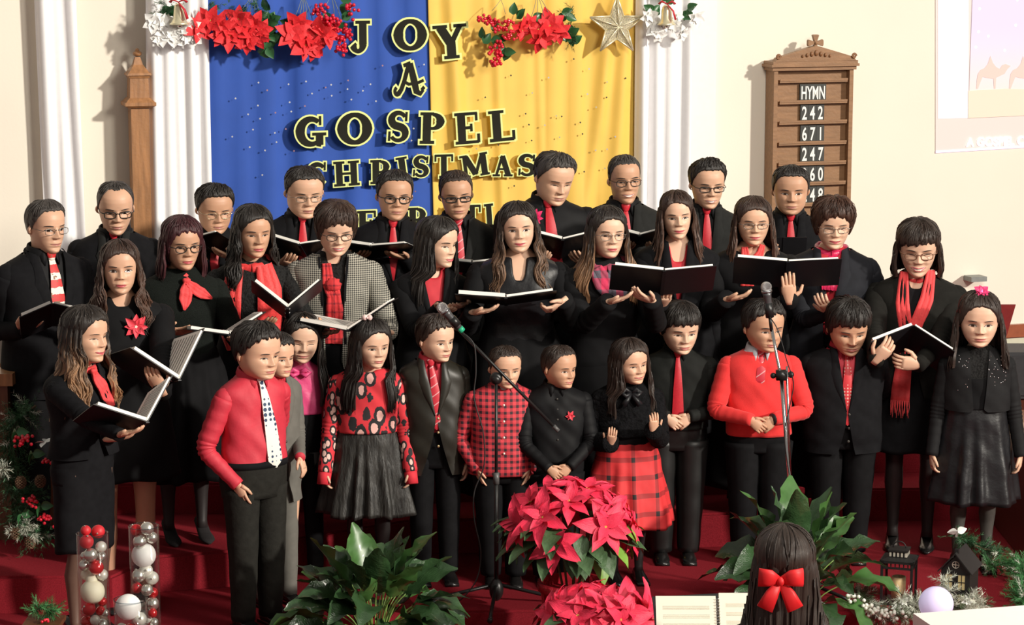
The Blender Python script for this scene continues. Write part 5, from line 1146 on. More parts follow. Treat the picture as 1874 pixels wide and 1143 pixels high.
s.body(legs=TIGHT); s.top('top', REDTOP, g=.006, drop=.05, width=1.0); s.jacket(VEL, open_all=True, openw=.055, topw=.065, lap=.04, shawl=True, buttons=0); s.sleeves('sleeve', VEL, g=.012); s.skirt(BLK, s.Ht*.25)
s.hair('black', 'woman', .055, L=.82, seed=26, part=1, front=(1, 1), open1=44)
f = folder('wide open black folder held in both hands by the woman with long brown waves', 926, 551, 11.43, yaw=0, tilt=16, oL=4, oR=8, w=.245, h=.28, thick=.018)
s = Fig('woman with long brown wavy hair, v-neck black velvet dress and soft smile', 950, 366, 94, 11.85, .18, 'woman', yaw=0, hy=4, pitch=3, build=1.25, skin='c', eyes=.85, smile=.4, nose=.9, fw=1.04, roll=-3, arms=(('to', dict(w=PH(893, 568, 11.42), d=(.8, -.3, .15), n=(-.1, .15, 1), curl=.25)), ('to', dict(w=PH(1008, 566, 11.44), d=(-.5, -.2, -.3), n=(-.5, .3, .6), curl=.8))))
s.body(legs=TIGHT); s.top('velvet_dress', SAT, g=.012, drop=.11, ztop=.035, width=.62, hem=s.zc+.02); s.sleeves('sleeve', VEL, g=.018, r1=.9); s.skirt(VEL, s.Ht*.10, flare=.10, pleats=7, amp=.02, name='dress_skirt')
s.hair('ombre2', 'woman', .055, L=.95, wave=.9, seed=27, part=0, front=(1, 1), open1=40, flare=.03)
f = folder('open black folder shared by the woman in glasses and plaid scarf and her neighbour', 1213, 517, 11.42, yaw=2, tilt=44, oL=8, oR=6, w=.255, h=.20, thick=.016, pages=True)
s = Fig('young woman with clear glasses, long light-tipped hair and plaid scarf', 1108, 374, 96, 11.85, .18, 'woman', yaw=6, hy=16, pitch=3, build=1.15, skin='c', glasses=('wire', .006, .112, .070, 2.2), eyes=.55, fw=1.02, arms=(('to', dict(w=PH(1140, 546, 11.40), d=(.85, -.25, .25), n=(0, .1, 1), curl=.25)), ('to', dict(w=PH(1172, 542, 11.40), d=(-.6, -.4, .3), n=(0, .3, .9), curl=.35))))
s.body(legs=TIGHT); s.top('coat', VEL, g=.014, ztop=.06); s.sleeves('sleeve', VEL, g=.02, r1=.9); s.skirt(VEL, s.Ht*.10, flare=.04)
s.scarf_ring(PLSC, .034, low=.03, rad=1.2); s.strip(PLSC, [(-.06, s.zs+.01), (-.02, s.zs-.06), (.045, s.zs-.13)], [.035, .05, .045], g=.04, folds=.008); s.strip(PLSC, [(.06, s.zs+.02), (.06, s.zs-.06), (.045, s.zs-.12)], [.03, .045, .04], g=.045, folds=.008)
s.hair('ombre', 'woman', .055, L=.95, wave=.3, seed=28, part=0, front=(1, 1), open1=46, flare=.12)
s = Fig('woman with long dark hair, black blazer and red top, facing the camera', 1240, 346, 90, 12.15, .18, 'woman', yaw=2, hy=4, pitch=3, build=1.08, skin='c', eyes=.75, smile=.3, fw=.94, roll=-3, arms=(('to', dict(w=PH(1216, 545, 11.55), d=(.1, -.8, .5), n=(0, .5, .8), curl=.4)), 'side'))
s.body(legs=TIGHT); s.top('top', REDTOP, g=.006, drop=.085, width=.8, ztop=.03); s.jacket(BLK, zb=s.zs-.52*s.L, topw=.052, lap=.05, buttons=1); s.sleeves('sleeve', BLK, g=.012); s.skirt(BLK, s.Ht*.25)
s.hair('brown', 'woman', .055, L=.85, wave=.4, seed=29, part=-1, front=(1, 1), open1=50)
f = folder('wide open black folder held above the boy in the red jumper', 1440, 502, 11.7, yaw=-2, tilt=48, oL=6, oR=4, w=.265, h=.20, thick=.016)
s = Fig('woman with shoulder length hair, oval glasses and silver brooch on black velvet', 1378, 357, 90, 12.2, .18, 'woman', yaw=0, hy=2, pitch=4, build=1.25, skin='a', glasses=('wire', .007, .108, .058, 2.6), eyes=.4, smile=.45, fw=1.05, arms=(('to', dict(w=PH(1357, 543, 11.72), d=(.85, -.3, .2), n=(0, .2, 1), curl=.3)), ('to', dict(w=PH(1443, 530, 11.55), d=(-.1, -.2, 1), n=(0, 1, .2), curl=.12, thumb=1.3))))
s.body(legs=TIGHT); s.top('velvet_top', VEL, g=.014, drop=.055, width=1.1, ztop=.03); s.sleeves('sleeve', VEL, g=.02, r1=.85); s.skirt(VEL, s.Ht*.08, flare=.06)
s.strip(CORAL2, [(-.045, s.zs+.05), (-.035, s.zs-.05), (-.035, s.zs-.14)], [.016, .030, .034], g=.026); s.strip(CORAL2, [(.048, s.zs+.06), (.035, s.zs+.02), (.0, s.zs-.02), (-.02, s.zs-.05)], [.014, .020, .022], g=.026); s.scarf_ring(CORAL2, .010, rad=1.1)
b = MB()
for i in range(7): b.sphere(tuple(s.chest(.118+.006*math.cos(i*.9), s.zs-.035-i*.006, .022)), .0065, 8, 5)
b.build('silver_brooch', SEQ, s.root); s.hair('brown', 'woman', .060, L=.52, wave=.3, seed=30, part=0, front=(1, 1), open1=58, open0=64)
s = Fig('woman with short dark layered hair, magenta silk scarf and grey-black blazer', 1523, 358, 92, 12.2, .18, 'woman', yaw=-6, hy=2, pitch=10, build=1.22, skin='c', glasses=('wire', .007, .110, .062, 3), eyes=.3, smile=.6, fw=1.08, arms=(('to', dict(w=PH(1508, 556, 11.8), d=(-.5, -.5, .5), n=(0, .5, .8), curl=.4)), ('to', dict(w=PH(1585, 590, 12.0), d=(-.7, -.5, .2), n=(0, .5, .8), curl=.4))))
s.body(legs=TIGHT); s.top('top', REDTOP, g=.006, drop=.02); s.jacket(mat('blazer_slate', (.016, .017, .022), rough=.8, vary=.15, spec=.2), open_all=True, openw=.045, topw=.058, lap=.06, buttons=0); s.sleeves('sleeve', mat('blazer_slate', (0, 0, 0)), g=.016, cuff=.03, cuffcol=mat('cuff_grey', (.6, .6, .6))); s.skirt(BLK, s.Ht*.08)
s.top('red_sash', REDTOP, g=.026, hem=s.zs-.62*s.L, ztop=-.50*s.L); s.scarf_ring(MAG, .022, rad=1.15); s.strip(MAG, [(.0, s.zs+.0), (-.005, s.zs-.08), (-.01, s.zs-.15)], [.030, .048, .036], g=.04, folds=.010, nfold=4); s.knot(MAG, .0, s.zs-.01, (.042, .026, .026), g=.03); s.knot(MAG, -.01, s.zs-.06, (.036, .02, .03), g=.035)
s.hair('copper', 'short_w', .095, vol=(.03, .03), spike=.018, seed=31)
f = folder('black folder seen from behind, held by the woman with long coral scarf', 1665, 618, 11.7, yaw=6, tilt=40, roll=-4, oL=-20, oR=-42, w=.24, h=.25)
s = Fig('laughing woman with dark bob, brown glasses and long coral scarf at right', 1680, 395, 103, 12.1, 0, 'woman', yaw=-10, hy=-6, pitch=13, build=1.22, skin='c', glasses=BRG, smile=1.0, teeth=1, eyes=.25, fw=1.04, arms=(('to', dict(w=PH(1622, 640, 11.55), d=(.45, -.3, .6), n=(.1, .9, .3), curl=.6)), ('to', dict(w=PH(1652, 664, 11.6), d=(-.95, -.15, .1), n=(0, 1, .2), curl=.6))))
s.body(legs=TIGHT); s.top('top', BLK, g=.006, drop=.07, width=.8); s.jacket(mat('coat_black', (.012, .0115, .010), rough=.85, vary=.2, spec=.15), open_all=True, openw=.04, topw=.055, lap=.055, buttons=0, hem=s.zc-.03, flare=.02); s.sleeves('sleeve', mat('coat_black', (0, 0, 0)), g=.018); s.skirt(BLK, s.Ht*.30, flare=.03); s.shoes(LEA, heel=.03)
s.strip(CORAL, [(-.062, s.zs+.07), (-.065, s.zs-.08), (-.045, s.zs-.22), (-.045, s.zs-.34)], [.022, .034, .036, .040], g=.032, folds=.006); s.strip(CORAL, [(.075, s.zs+.08), (.055, s.zs-.06), (.010, s.zs-.18), (-.02, s.zs-.24)], [.022, .034, .034, .03], g=.036, folds=.006)
s.scarf_ring(CORAL, .014, rad=1.15); s.knot(CORAL, -.040, s.zs-.24, (.046, .022, .026), g=.03); s.strip(CORAL, [(-.05, s.zs-.40), (-.06, s.zs-.50), (-.065, s.zs-.58)], [.040, .046, .048], g=.06, folds=.006)
fr = MB()
for i in range(16): x = -.11+i*.006; fr.tube([tuple(s.chest(x, s.zs-.575, .068)), tuple(s.chest(x+.003*math.sin(i*3), s.zs-.61, .07)), tuple(s.chest(x+.006*math.sin(i*5), s.zs-.64-.012*(i % 3), .07))], .0024, 4)
fr.build('fringe', CORAL, s.root, kind='stuff'); s.hair('dark', 'bangs', .080, L=.05, seed=32, part=1, open0=74, open1=70)

# ------------------------------------------------------------ children in the front
s = Fig('boy in grey suit half hidden behind the boy with red shirt', 500, 604, 84, 11.0, 0, 'boy', yaw=38, hy=48, pitch=4, build=.8, skin='a', eyes=.5, teeth=1, arms=('back', ('to', dict(w=PH(556, 856, 10.8), d=(.3, -.2, -.9), n=(-.6, .2, -.2), curl=.4))))
GR = mat('suit_grey', (.13, .125, .11), rough=.85, vary=.1); suit(s, jm=GR, shirt=mat('shirt_red', (0, 0, 0)), trouser=GR); s.hair('black', 'kid', .06, seed=41)
s = Fig('tall boy in red shirt, dotted tie and dark trousers, hand in pocket', 462, 584, 106, 10.65, 0, 'boy', yaw=38, hy=48, pitch=7, build=.98, skin='a', eyes=.45, fw=1.08, jw=1.1, arms=('pocket', 'back'), nk=.16)
s.body(); s.top('shirt', REDSH, g=.012, ztop=.04, hem=s.zc+.26*s.L, wr=.006, flare=.004); s.collar(REDSH); s.sleeves('sleeve', REDSH, g=.014, wr=.09); s.tie(DOTT, w=.044, end=s.zc+.12, lean=.12, g=.024); s.trousers(TRG, waist=s.zc+.30*s.L, belt=BLK, wide=1.08, tg=.020); s.shoes(LEA); s.hair('black', 'kid', .075, spike=.008, seed=42)
s = Fig('smiling girl in pink bow blouse with closed eyes', 546, 568, 92, 11.5, 0, 'girl', yaw=6, hy=14, pitch=5, roll=4, build=.86, skin='c', smile=.8, eyes=.12, brow=.6, arms=('side', 'side'))
s.body(legs=TIGHT); PK = mat('blouse_pink', (.72, .07, .22), rough=.45, vary=.1, vscale=12, bump=.2, bscale=40); s.top('blouse', PK, g=.010, ztop=.045, hem=s.zc+.5*s.L); s.sleeves('sleeve', mat('top_scarlet', (.68, .03, .07), rough=.7), g=.008); s.trousers(TRB, waist=s.zc+.62*s.L)
bow = MB()
for q in (-1, 1):
    bow.tube([tuple(s.chest(0, s.zs-.01, .026)), tuple(s.chest(q*.03, s.zs+.004, .034)), tuple(s.chest(q*.055, s.zs-.008, .03)), tuple(s.chest(q*.03, s.zs-.022, .034)), tuple(s.chest(0, s.zs-.012, .026))], [.008, .013, .010, .012, .006], 8)
bow.build('bow', PK, s.root); s.hair('black', 'woman', .055, L=.95, seed=43, part=0, front=(1, .3), open1=52)
s = Fig('girl with long straight hair in red leopard-print jumper and black tulle skirt', 673, 578, 92, 11.42, 0, 'girl', yaw=2, hy=30, pitch=5, du=-2, build=1.16, skin='c', eyes=.7, nose=.8, brow=.8, arms=(('side', dict(out=.035, fwd=.05)), ('side', dict(out=.035, fwd=.05))))
s.body(legs=TIGHT); s.top('jumper', LEO, g=.014, ztop=.03, drop=.012, hem=s.zc+.36*s.L, flare=.004); s.sleeves('sleeve', LEO2, g=.012, end=1.0, cuff=.075, cuffcol=mat('cuff_red', (.70, .03, .05), rough=.8), r1=.92); s.skirt(CRUSH, s.Ht*.27, waist=s.zc+.42*s.L, flare=.09, pleats=13, amp=.018, name='tulle_skirt', g=.008); s.shoes(LEA)
s.hair('black', 'woman', .050, L=.95, seed=44, part=0, front=(1, 1), open1=40); b = MB()
hc = s.hx(np.array([(-.10, .02, 1.10)]))[0]
for q in (-1, 1): b.sphere((hc[0]+q*.012, hc[1]-.03, hc[2]-.005), (.013, .008, .014), 8, 6)
b.sphere((hc[0], hc[1]-.035, hc[2]-.006), .006, 8, 5); b.build('hair_bow', mat('bow_pale_pink', (.85, .6, .58), rough=.6), s.root)
s = Fig('boy in shiny charcoal suit with red shirt and patterned red tie', 790, 571, 88, 11.45, 0, 'boy', yaw=8, hy=42, pitch=5, du=4, build=.94, skin='c', eyes=.7, nose=1.0, arms=('side', 'side'))
suit(s, STRT, REDSH, mat('suit_sheen', (.020, .0185, .014), rough=.42, vary=.15, spec=.4), zb=s.zs-.50*s.L, tw=.034, topw=.058, buttons=3, under=.09, hem=s.zc-.05, bm=GOLDB); s.hair('dark', 'kid', .065, vol=(.03, 0), spike=.010, seed=45)
s = Fig('small boy in red and black checked shirt behind the microphone stand', 921, 626, 80, 11.4, 0, 'boy', yaw=2, hy=18, pitch=6, build=1.15, skin='a', eyes=.45, smile=.3, fw=1.04, arms=('pocket', 'pocket'))
s.body(); s.top('tshirt', mat('cloth_white2', (.8, .8, .78)), g=.003, ztop=.05, hem=s.zc+.3); s.top('checked_shirt', PLSH, g=.016, ztop=.035, drop=.02, hem=s.zc+.02, flare=.018, width=.5); s.collar(PLSH, open_=.42, spread=.9); s.sleeves('sleeve', PLSH, g=.014, wr=.09); s.buttons(s.root, PEARL, s.zs-.05, s.zc+.06, 5, g=.030); s.trousers(TRB, wide=1.05); s.shoes(LEA); s.hair('dark', 'man', .030, seed=46)
s = Fig('small boy with crew cut in black shirt with small red flower', 1017, 626, 82, 11.4, 0, 'boy', yaw=6, hy=42, pitch=4, build=1.12, skin='b', eyes=.7, smile=.3, arms=(('clasp', dict(h=.05)), ('clasp', dict(h=.05))))
s.body(); s.top('shirt', SHB, g=.012, ztop=.045, hem=s.zc+.2*s.L, wr=.005); s.collar(SHB); s.sleeves('sleeve', SHB, g=.012, wr=.08); s.trousers(TRB); s.shoes(LEA); s.hair('dark', 'man', .028, seed=47); brooch(s, .062, s.zs-.10, .026, PINKB, n=6, inner=5, g=.02, cm=PINKB)
s.buttons(s.root, mat('button_dark', (0, 0, 0)), s.zs-.02, s.zc+.2, 5, g=.014)
s = Fig('smiling little girl in black bolero with satin bow and red tartan skirt', 1150, 615, 85, 11.45, 0, 'girl', yaw=8, hy=32, pitch=5, build=1.15, skin='a', smile=.8, eyes=.6, fw=1.02, roll=-4, brow=.7, arms=(('to', dict(w=PH(1120, 797, 11.2), d=(.1, -.5, .75), n=(.1, .8, .4), curl=.45)), ('to', dict(w=PH(1197, 770, 11.15), d=(.05, -.3, 1), n=(-.2, .9, .2), curl=.45))))
s.body(legs=TIGHT); s.top('bolero', mat('fur_black', (.007, .007, .008), rough=.95, vary=.5, spec=.1, vscale=60, bump=.9, bscale=90), g=.022, ztop=.04, hem=s.zs-.55*s.L, wr=.006); s.top('bodice', VEL, g=.010, ztop=-.2*s.L, hem=s.zc+.3*s.L); s.sleeves('sleeve', mat('fur_black', (0, 0, 0)), g=.020, r1=1.25, wr=.05)
s.skirt(PLSK, s.Ht*.235, waist=s.zc+.42*s.L, flare=.095, pleats=9, amp=.014, name='tartan_skirt'); s.shoes(LEA); b = MB()
for q in (-1, 1):
    b.tube([tuple(s.chest(0, s.zs+.0, .045)), tuple(s.chest(q*.026, s.zs+.016, .052)), tuple(s.chest(q*.050, s.zs+.004, .048)), tuple(s.chest(q*.028, s.zs-.012, .052)), tuple(s.chest(0, s.zs-.0, .045))], [.008, .014, .012, .013, .008], 8)
    b.tube([tuple(s.chest(0, s.zs, .045)), tuple(s.chest(q*.022, s.zs-.03, .048)), tuple(s.chest(q*.040, s.zs-.055, .045))], [.008, .013, .016], 8)
b.build('satin_bow', SAT, s.root); s.hair('dark', 'woman', .055, L=.75, seed=48, part=-1, front=(1, 1), open1=52, wave=.2)
s = Fig('boy with fringe in black shirt and long plain red tie, hands folded', 1240, 546, 96, 11.85, 0, 'boy', yaw=0, hy=14, pitch=9, build=1.12, skin='c', eyes=.55, fw=1.02, arms=(('clasp', dict(h=.115)), ('clasp', dict(h=.115))), nk=.16)
s.body(); s.top('shirt', mat('shirt_soft_black', (.012, .013, .012), spec=.15, rough=.75, vary=.15), g=.014, ztop=.045, hem=s.zc+.2*s.L, wr=.005); s.collar(mat('shirt_soft_black', (0, 0, 0))); s.sleeves('sleeve', mat('shirt_soft_black', (0, 0, 0)), g=.014, wr=.08); s.tie(RED, w=.034, end=s.zc+.13, g=.028); s.trousers(mat('trouser_shiny', (.010, .010, .010), rough=.45, vary=.3, vscale=10), wide=1.05); s.shoes(LEA); s.hair('black', 'bangs', .060, lift=.01, seed=49)
s = Fig('boy in bright red v-neck jumper behind the right microphone stand', 1393, 543, 98, 11.75, 0, 'boy', yaw=0, hy=22, pitch=5, build=1.10, skin='b', eyes=.55, fw=1.04, arms=(('clasp', dict(h=.11)), ('clasp', dict(h=.11))), nk=.16)
s.body(); s.top('shirt', mat('shirt_pale_blue', (.62, .68, .74), rough=.7, vary=.04), g=.004, ztop=.05, hem=s.zc+.3); s.top('jumper', REDK, g=.014, ztop=.03, drop=.05, width=.42, hem=s.zc+.14*s.L, wr=.005); s.collar(mat('shirt_pale_blue', (0, 0, 0)), spread=.45, open_=.3); s.sleeves('sleeve', REDK, g=.016, wr=.06); s.tie(STRT, w=.032, end=s.zs-.12, g=.010); s.trousers(TRB, wide=1.12, waist=s.zc+.2*s.L); s.shoes(LEA); s.hair('black', 'kid', .065, spike=.010, vol=(.02, 0), seed=50)
wb = MB(); a = s.arm[1]; e = (a['W']-a['E']).normalized(); wb.tube([a['W']-e*.012, a['W']+e*.016], s.rs*.74, 14); wb.build('wrist_band', mat('rubber_black', (.02, .02, .022), rough=.4), s.root)
s = Fig('boy with heavy fringe in black three-button suit, hands behind back', 1548, 538, 102, 11.85, 0, 'boy', yaw=2, hy=8, pitch=15, build=1.22, skin='b', eyes=.4, fw=1.0, arms=('back', 'back'), nk=.13)
suit(s, mat('tie_brocade', (1, 1, 1), rough=.45, vary=0, pattern=dots(60, (.60, .03, .04), (.72, .42, .36), .3)), REDSH, BLK, zb=s.zs-.62*s.L, topw=.062, buttons=3, under=.05, hem=s.zc-.04); s.top('waistcoat', SHB, g=.012, ztop=-.16*s.L, drop=.08, width=.5, hem=s.zc+.2*s.L); s.hair('black', 'bangs', .075, vol=(.01, .01), lift=.015, seed=51, spike=.004)
s = Fig('girl in black sequin cardigan and dress with pink flower in her hair', 1793, 528, 104, 11.7, 0, 'girl', yaw=-4, hy=-6, pitch=4, build=1.08, skin='c', eyes=.7, nose=.9, brow=.8, fw=1.0, arms=(('side', dict(out=.045, fwd=.03)), ('side', dict(out=.045, fwd=.03))))
s.body(legs=mat('tights_grey', (.06, .056, .05), rough=.6, vary=.2)); s.top('lace_yoke', LACE, g=.008, ztop=.045, hem=s.zs-.3*s.L); s.jacket(mat('cardigan_black', (.010, .010, .011), rough=.75, vary=.2, spec=.2), open_all=True, openw=.052, topw=.06, lapel=False, buttons=0, hem=s.zs-.62*s.L, name='cardigan', g=.016); s.sleeves('sleeve', mat('cardigan_black', (0, 0, 0)), g=.010, r1=.80)
s.top('dress_bodice', VEL, g=.012, ztop=-.25*s.L, hem=s.zc+.4*s.L); s.skirt(SAT, s.Ht*.245, waist=s.zs-.55*s.L, flare=.075, pleats=9, amp=.016, name='dress_skirt'); s.shoes(LEA); sp = MB(); rg = random.Random(5)
for i in range(90):
    x = rg.choice((-1, 1))*rg.uniform(.045, .135); z = s.zs-rg.random()**1.5*.24; sp.sphere(tuple(s.chest(x, z, .021)), .0032, 5, 3)
sp.build('sequins', SEQ, s.root, kind='stuff'); s.hair('dark', 'woman', .045, L=.42, seed=52, part=0, front=(1, 1), open1=62, open0=68, wave=.2)
hc = s.hx(np.array([(.02, -.12, 1.03)]))[0]; pm = petal_mesh('petal', .042, .018, curve=.3, fold=.3, m=mat('petal_hot_pink', (.85, .05, .20), rough=.6, vary=.2)); flower('hair_flower', s.root, tuple(hc), (0, -.75, .6), pm, n=7, tilt=.35, cm=mat('petal_violet', (.75, .35, .75), rough=.6), inner=5, seed=4)

# ------------------------------------------------------------ the pianist with the bow, seen from behind
s = Fig('pianist seen from behind with long dark hair and red ribbon bow', 1438, 962, 150, 8.0, -.178, 'woman', yaw=180, hy=180, pitch=4, build=1.1, skin='c', arms=(('to', dict(p=(-.16, -.42, .72), d=(0, -1, 0), n=(0, 0, -1))), ('to', dict(p=(.16, -.42, .72), d=(0, -1, 0), n=(0, 0, -1)))), feat=True, sit=True)
s.body(legs=TIGHT); s.top('jacket', mat('jacket_dark_grey', (.035, .034, .032), rough=.85, vary=.15), g=.020, ztop=.05); s.sleeves('sleeve', mat('jacket_dark_grey', (0, 0, 0)), g=.016)
s.skirt(BLK, s.Ht*.30, flare=.06); s.hair('dark', 'woman', .060, vol=(0, .02), L=1.25, seed=60, front=(.3, .3), open1=60)
b = MB(); q0 = s.hx(np.array([(.12, .60, .42)]))[0]
def bw(pts, wd): b.tube([(q0[0]+x, q0[1]+y, q0[2]+z) for x, y, z in pts], wd, 10, 0, True, flat=.35, up=(0, 1, 0))
for q in (-1, 1):
    bw([(0, 0, 0), (q*.035, .022, .014), (q*.075, .016, .016)], [.012, .030, .034]); bw([(0, 0, 0), (q*.028, .010, -.045), (q*.052, .012, -.095)], [.010, .024, .030])
b.sphere((q0[0], q0[1]+.012, q0[2]), (.014, .012, .016), 10, 6); b.build('ribbon_bow', mat('ribbon_red', (.80, .02, .025), rough=.5, vary=.05), s.root)
# ============================================================ props
DM = mat('stand_black', (.012, .012, .012), rough=.35, vary=.05); CHR = mat('chrome', (.8, .8, .8)); 
def mic(label, grille, tail, group='microphones'):
    """hand microphone from the grille point to the tail point"""
    t = thing('microphone', label, 'microphone', grille, group=group); q = (Vector(tail)-Vector(grille)).normalized(); L = .17
    g = MB(); g.sphere(tuple(q*.024), (.026, .026, .026), 18, 12); g.build('grille', mat('mic_grille', (.55, .55, .56), rough=.35, metal=.9, vary=.4, vscale=400, bump=.8, bscale=900), t)
    r = MB(); r.tube([q*.040, q*.048], [.0255, .0255], 18); r.build('ring', mat('mic_ring', (.35, .35, .36), rough=.3, metal=1, vary=0), t)
    b = MB(); b.tube([q*.048, q*.065, q*.12, q*L], [.023, .019, .016, .013], 16); b.build('body', mat('mic_body', (.10, .10, .105), rough=.35, metal=.5, vary=0), t)
    return t, q
def cable(name, label, pts, r=.0032, parent=None):
    m = MB(); m.tube(cat_curve(pts, 8), r, 6); o = m.build(name, mat('cable_black', (.02, .02, .02), rough=.5, vary=0), parent)
    return o if parent else tag(o, label, 'cable')
# left stand: upright, boom, tripod feet
D1 = 11.0; top_ = P(908, 692, D1); bot = P(908, 1100, D1); floor_z = 0.0
st = thing('microphone_stand', 'black boom microphone stand in front of the boy in checked shirt', 'stand', (top_.x, D1, 0), group='microphone stands')
m = MB(); m.tube([(0, 0, .05), (0, 0, .62)], .0105, 12); m.build('lower_pole', DM, st)
zc1 = P(908, 895, D1).z
m = MB(); m.tube([(0, 0, .55), (0, 0, top_.z-.02)], .0075, 12); m.build('upper_pole', DM, st)
m = MB(); m.tube([(0, 0, .585), (0, 0, .64)], .0145, 12); m.build('height_clutch', mat('plastic_grey', (.09, .09, .09), rough=.4), st)
m = MB(); m.sphere((0, 0, top_.z), (.030, .022, .030), 16, 10); m.tube([(0, -.02, top_.z), (0, -.045, top_.z)], .018, 12); m.build('boom_joint', DM, st)
a = P(812, 575, D1-.02)-Vector((top_.x, D1, 0)); b = P(1021, 787, D1)-Vector((top_.x, D1, 0))
m = MB(); m.tube([a, b], .0075, 10); m.build('boom_arm', DM, st)
m = MB(); dd = (b-a).normalized(); m.tube([b-dd*.03, b+dd*.004], .010, 10); m.build('arm_tip', mat('plastic_grey', (0, 0, 0)), st)
m = MB(); m.sphere((0, 0, .075), (.034, .034, .055), 16, 10); m.build('tripod_hub', DM, st)
for an in (178, 5, -95):
    e = Vector((math.cos(R(an)), math.sin(R(an)), 0)); m = MB(); m.tube([e*.01+Vector((0, 0, .10)), e*.26+Vector((0, 0, .035)), e*.31+Vector((0, 0, .018))], .009, 8); lg = m.build('leg', DM, st)
    m = MB(); m.tube([e*.28+Vector((0, 0, .016)), e*.32+Vector((0, 0, .014))], .013, 8); m.build('rubber_foot', DM, lg)
t, q = mic('silver headed microphone with green band on the left boom stand', P(803, 556, D1-.05), P(852, 612, D1-.02))
g = MB(); g.tube([q*.150, q*.172], .0155, 14); g.build('green_band', mat('band_green', (.02, .42, .22), rough=.4, vary=0), t)
m = MB(); m.tube([q*.09, q*.135], .0215, 12); m.tube([q*.11, q*.12+Vector((.01, 0, -.035))], .008, 8); m.build('mic_clip', DM, st).location = P(803, 556, D1-.05)-Vector((top_.x, D1, 0))
cable('microphone_cable', 'thin black cable hanging from the green-banded microphone', [P(*p) for p in ((852, 612, 10.97), (868, 632, 10.96), (871, 680, 10.95), (868, 730, 10.94), (884, 790, 10.93), (886, 850, 10.93), (868, 900, 10.93), (868, 950, 10.94), (880, 1010, 10.95), (872, 1060, 10.93), (845, 1095, 10.85), (825, 1104, 10.97))])
# right stand
D2 = 11.15; m0 = P(1402, 540, D2); b0 = P(1445, 905, D2)
st = thing('microphone_stand', 'chrome and black straight microphone stand in front of the boy in red jumper', 'stand', (P(1448, 1040, D2).x, D2, 0), group='microphone stands'); L_ = lambda u, v, D=D2: P(u, v, D)-Vector(st.location)
m = MB(); m.tube([L_(1430, 690), L_(1446, 890), (0.0, 0, .06)], .010, 12); m.build('lower_pole', mat('chrome_tube', (.62, .62, .62), rough=.18, metal=1, vary=0), st)
m = MB(); m.tube([L_(1412, 600), L_(1431, 700), L_(1438, 790)], .0075, 12); m.build('upper_pole', mat('chrome_tube', (0, 0, 0)), st)
m = MB(); m.box(L_(1430, 686, D2-.02), (.05, .045, .045)); m.tube([L_(1414, 687, D2-.02), L_(1448, 685, D2-.02)], .009, 10); m.sphere(tuple(L_(1447, 685, D2-.02)), .016, 10, 7); m.sphere(tuple(L_(1415, 687, D2-.02)), .014, 10, 7); m.build('clamp', DM, st)
m = MB(); m.tube([L_(1440, 670, D2-.03), L_(1443, 780, D2-.02), L_(1447, 880)], .0055, 8); m.build('counter_rod', mat('chrome_tube', (0, 0, 0)), st)
m = MB(); m.sphere((0, 0, .075), (.034, .034, .055), 16, 10); m.build('tripod_hub', DM, st)
for an in (200, 330, 90):
    e = Vector((math.cos(R(an)), math.sin(R(an)), 0)); m = MB(); m.tube([e*.01+Vector((0, 0, .10)), e*.26+Vector((0, 0, .035)), e*.31+Vector((0, 0, .018))], .009, 8); m.build('leg', DM, st)
t, q = mic('silver headed microphone on the right stand before the boy in red jumper', P(1401, 516, D2-.02), P(1409, 580, D2-.01))
m = MB(); m.tube([q*.10, q*.17], .020, 12); m.tube([q*.17, L_(1412, 605)-(P(1401, 516, D2-.02)-Vector(st.location))], .008, 8); m.build('mic_clip', DM, st).location = P(1401, 516, D2-.02)-Vector(st.location)
cable('microphone_cable', 'thin black cable looping beside the right microphone stand', [P(*p) for p in ((1409, 580, 11.12), (1424, 605, 11.08), (1440, 660, 11.08), (1452, 700, 11.1), (1446, 740, 11.1), (1436, 800, 11.1), (1450, 900, 11.1))], .0026)

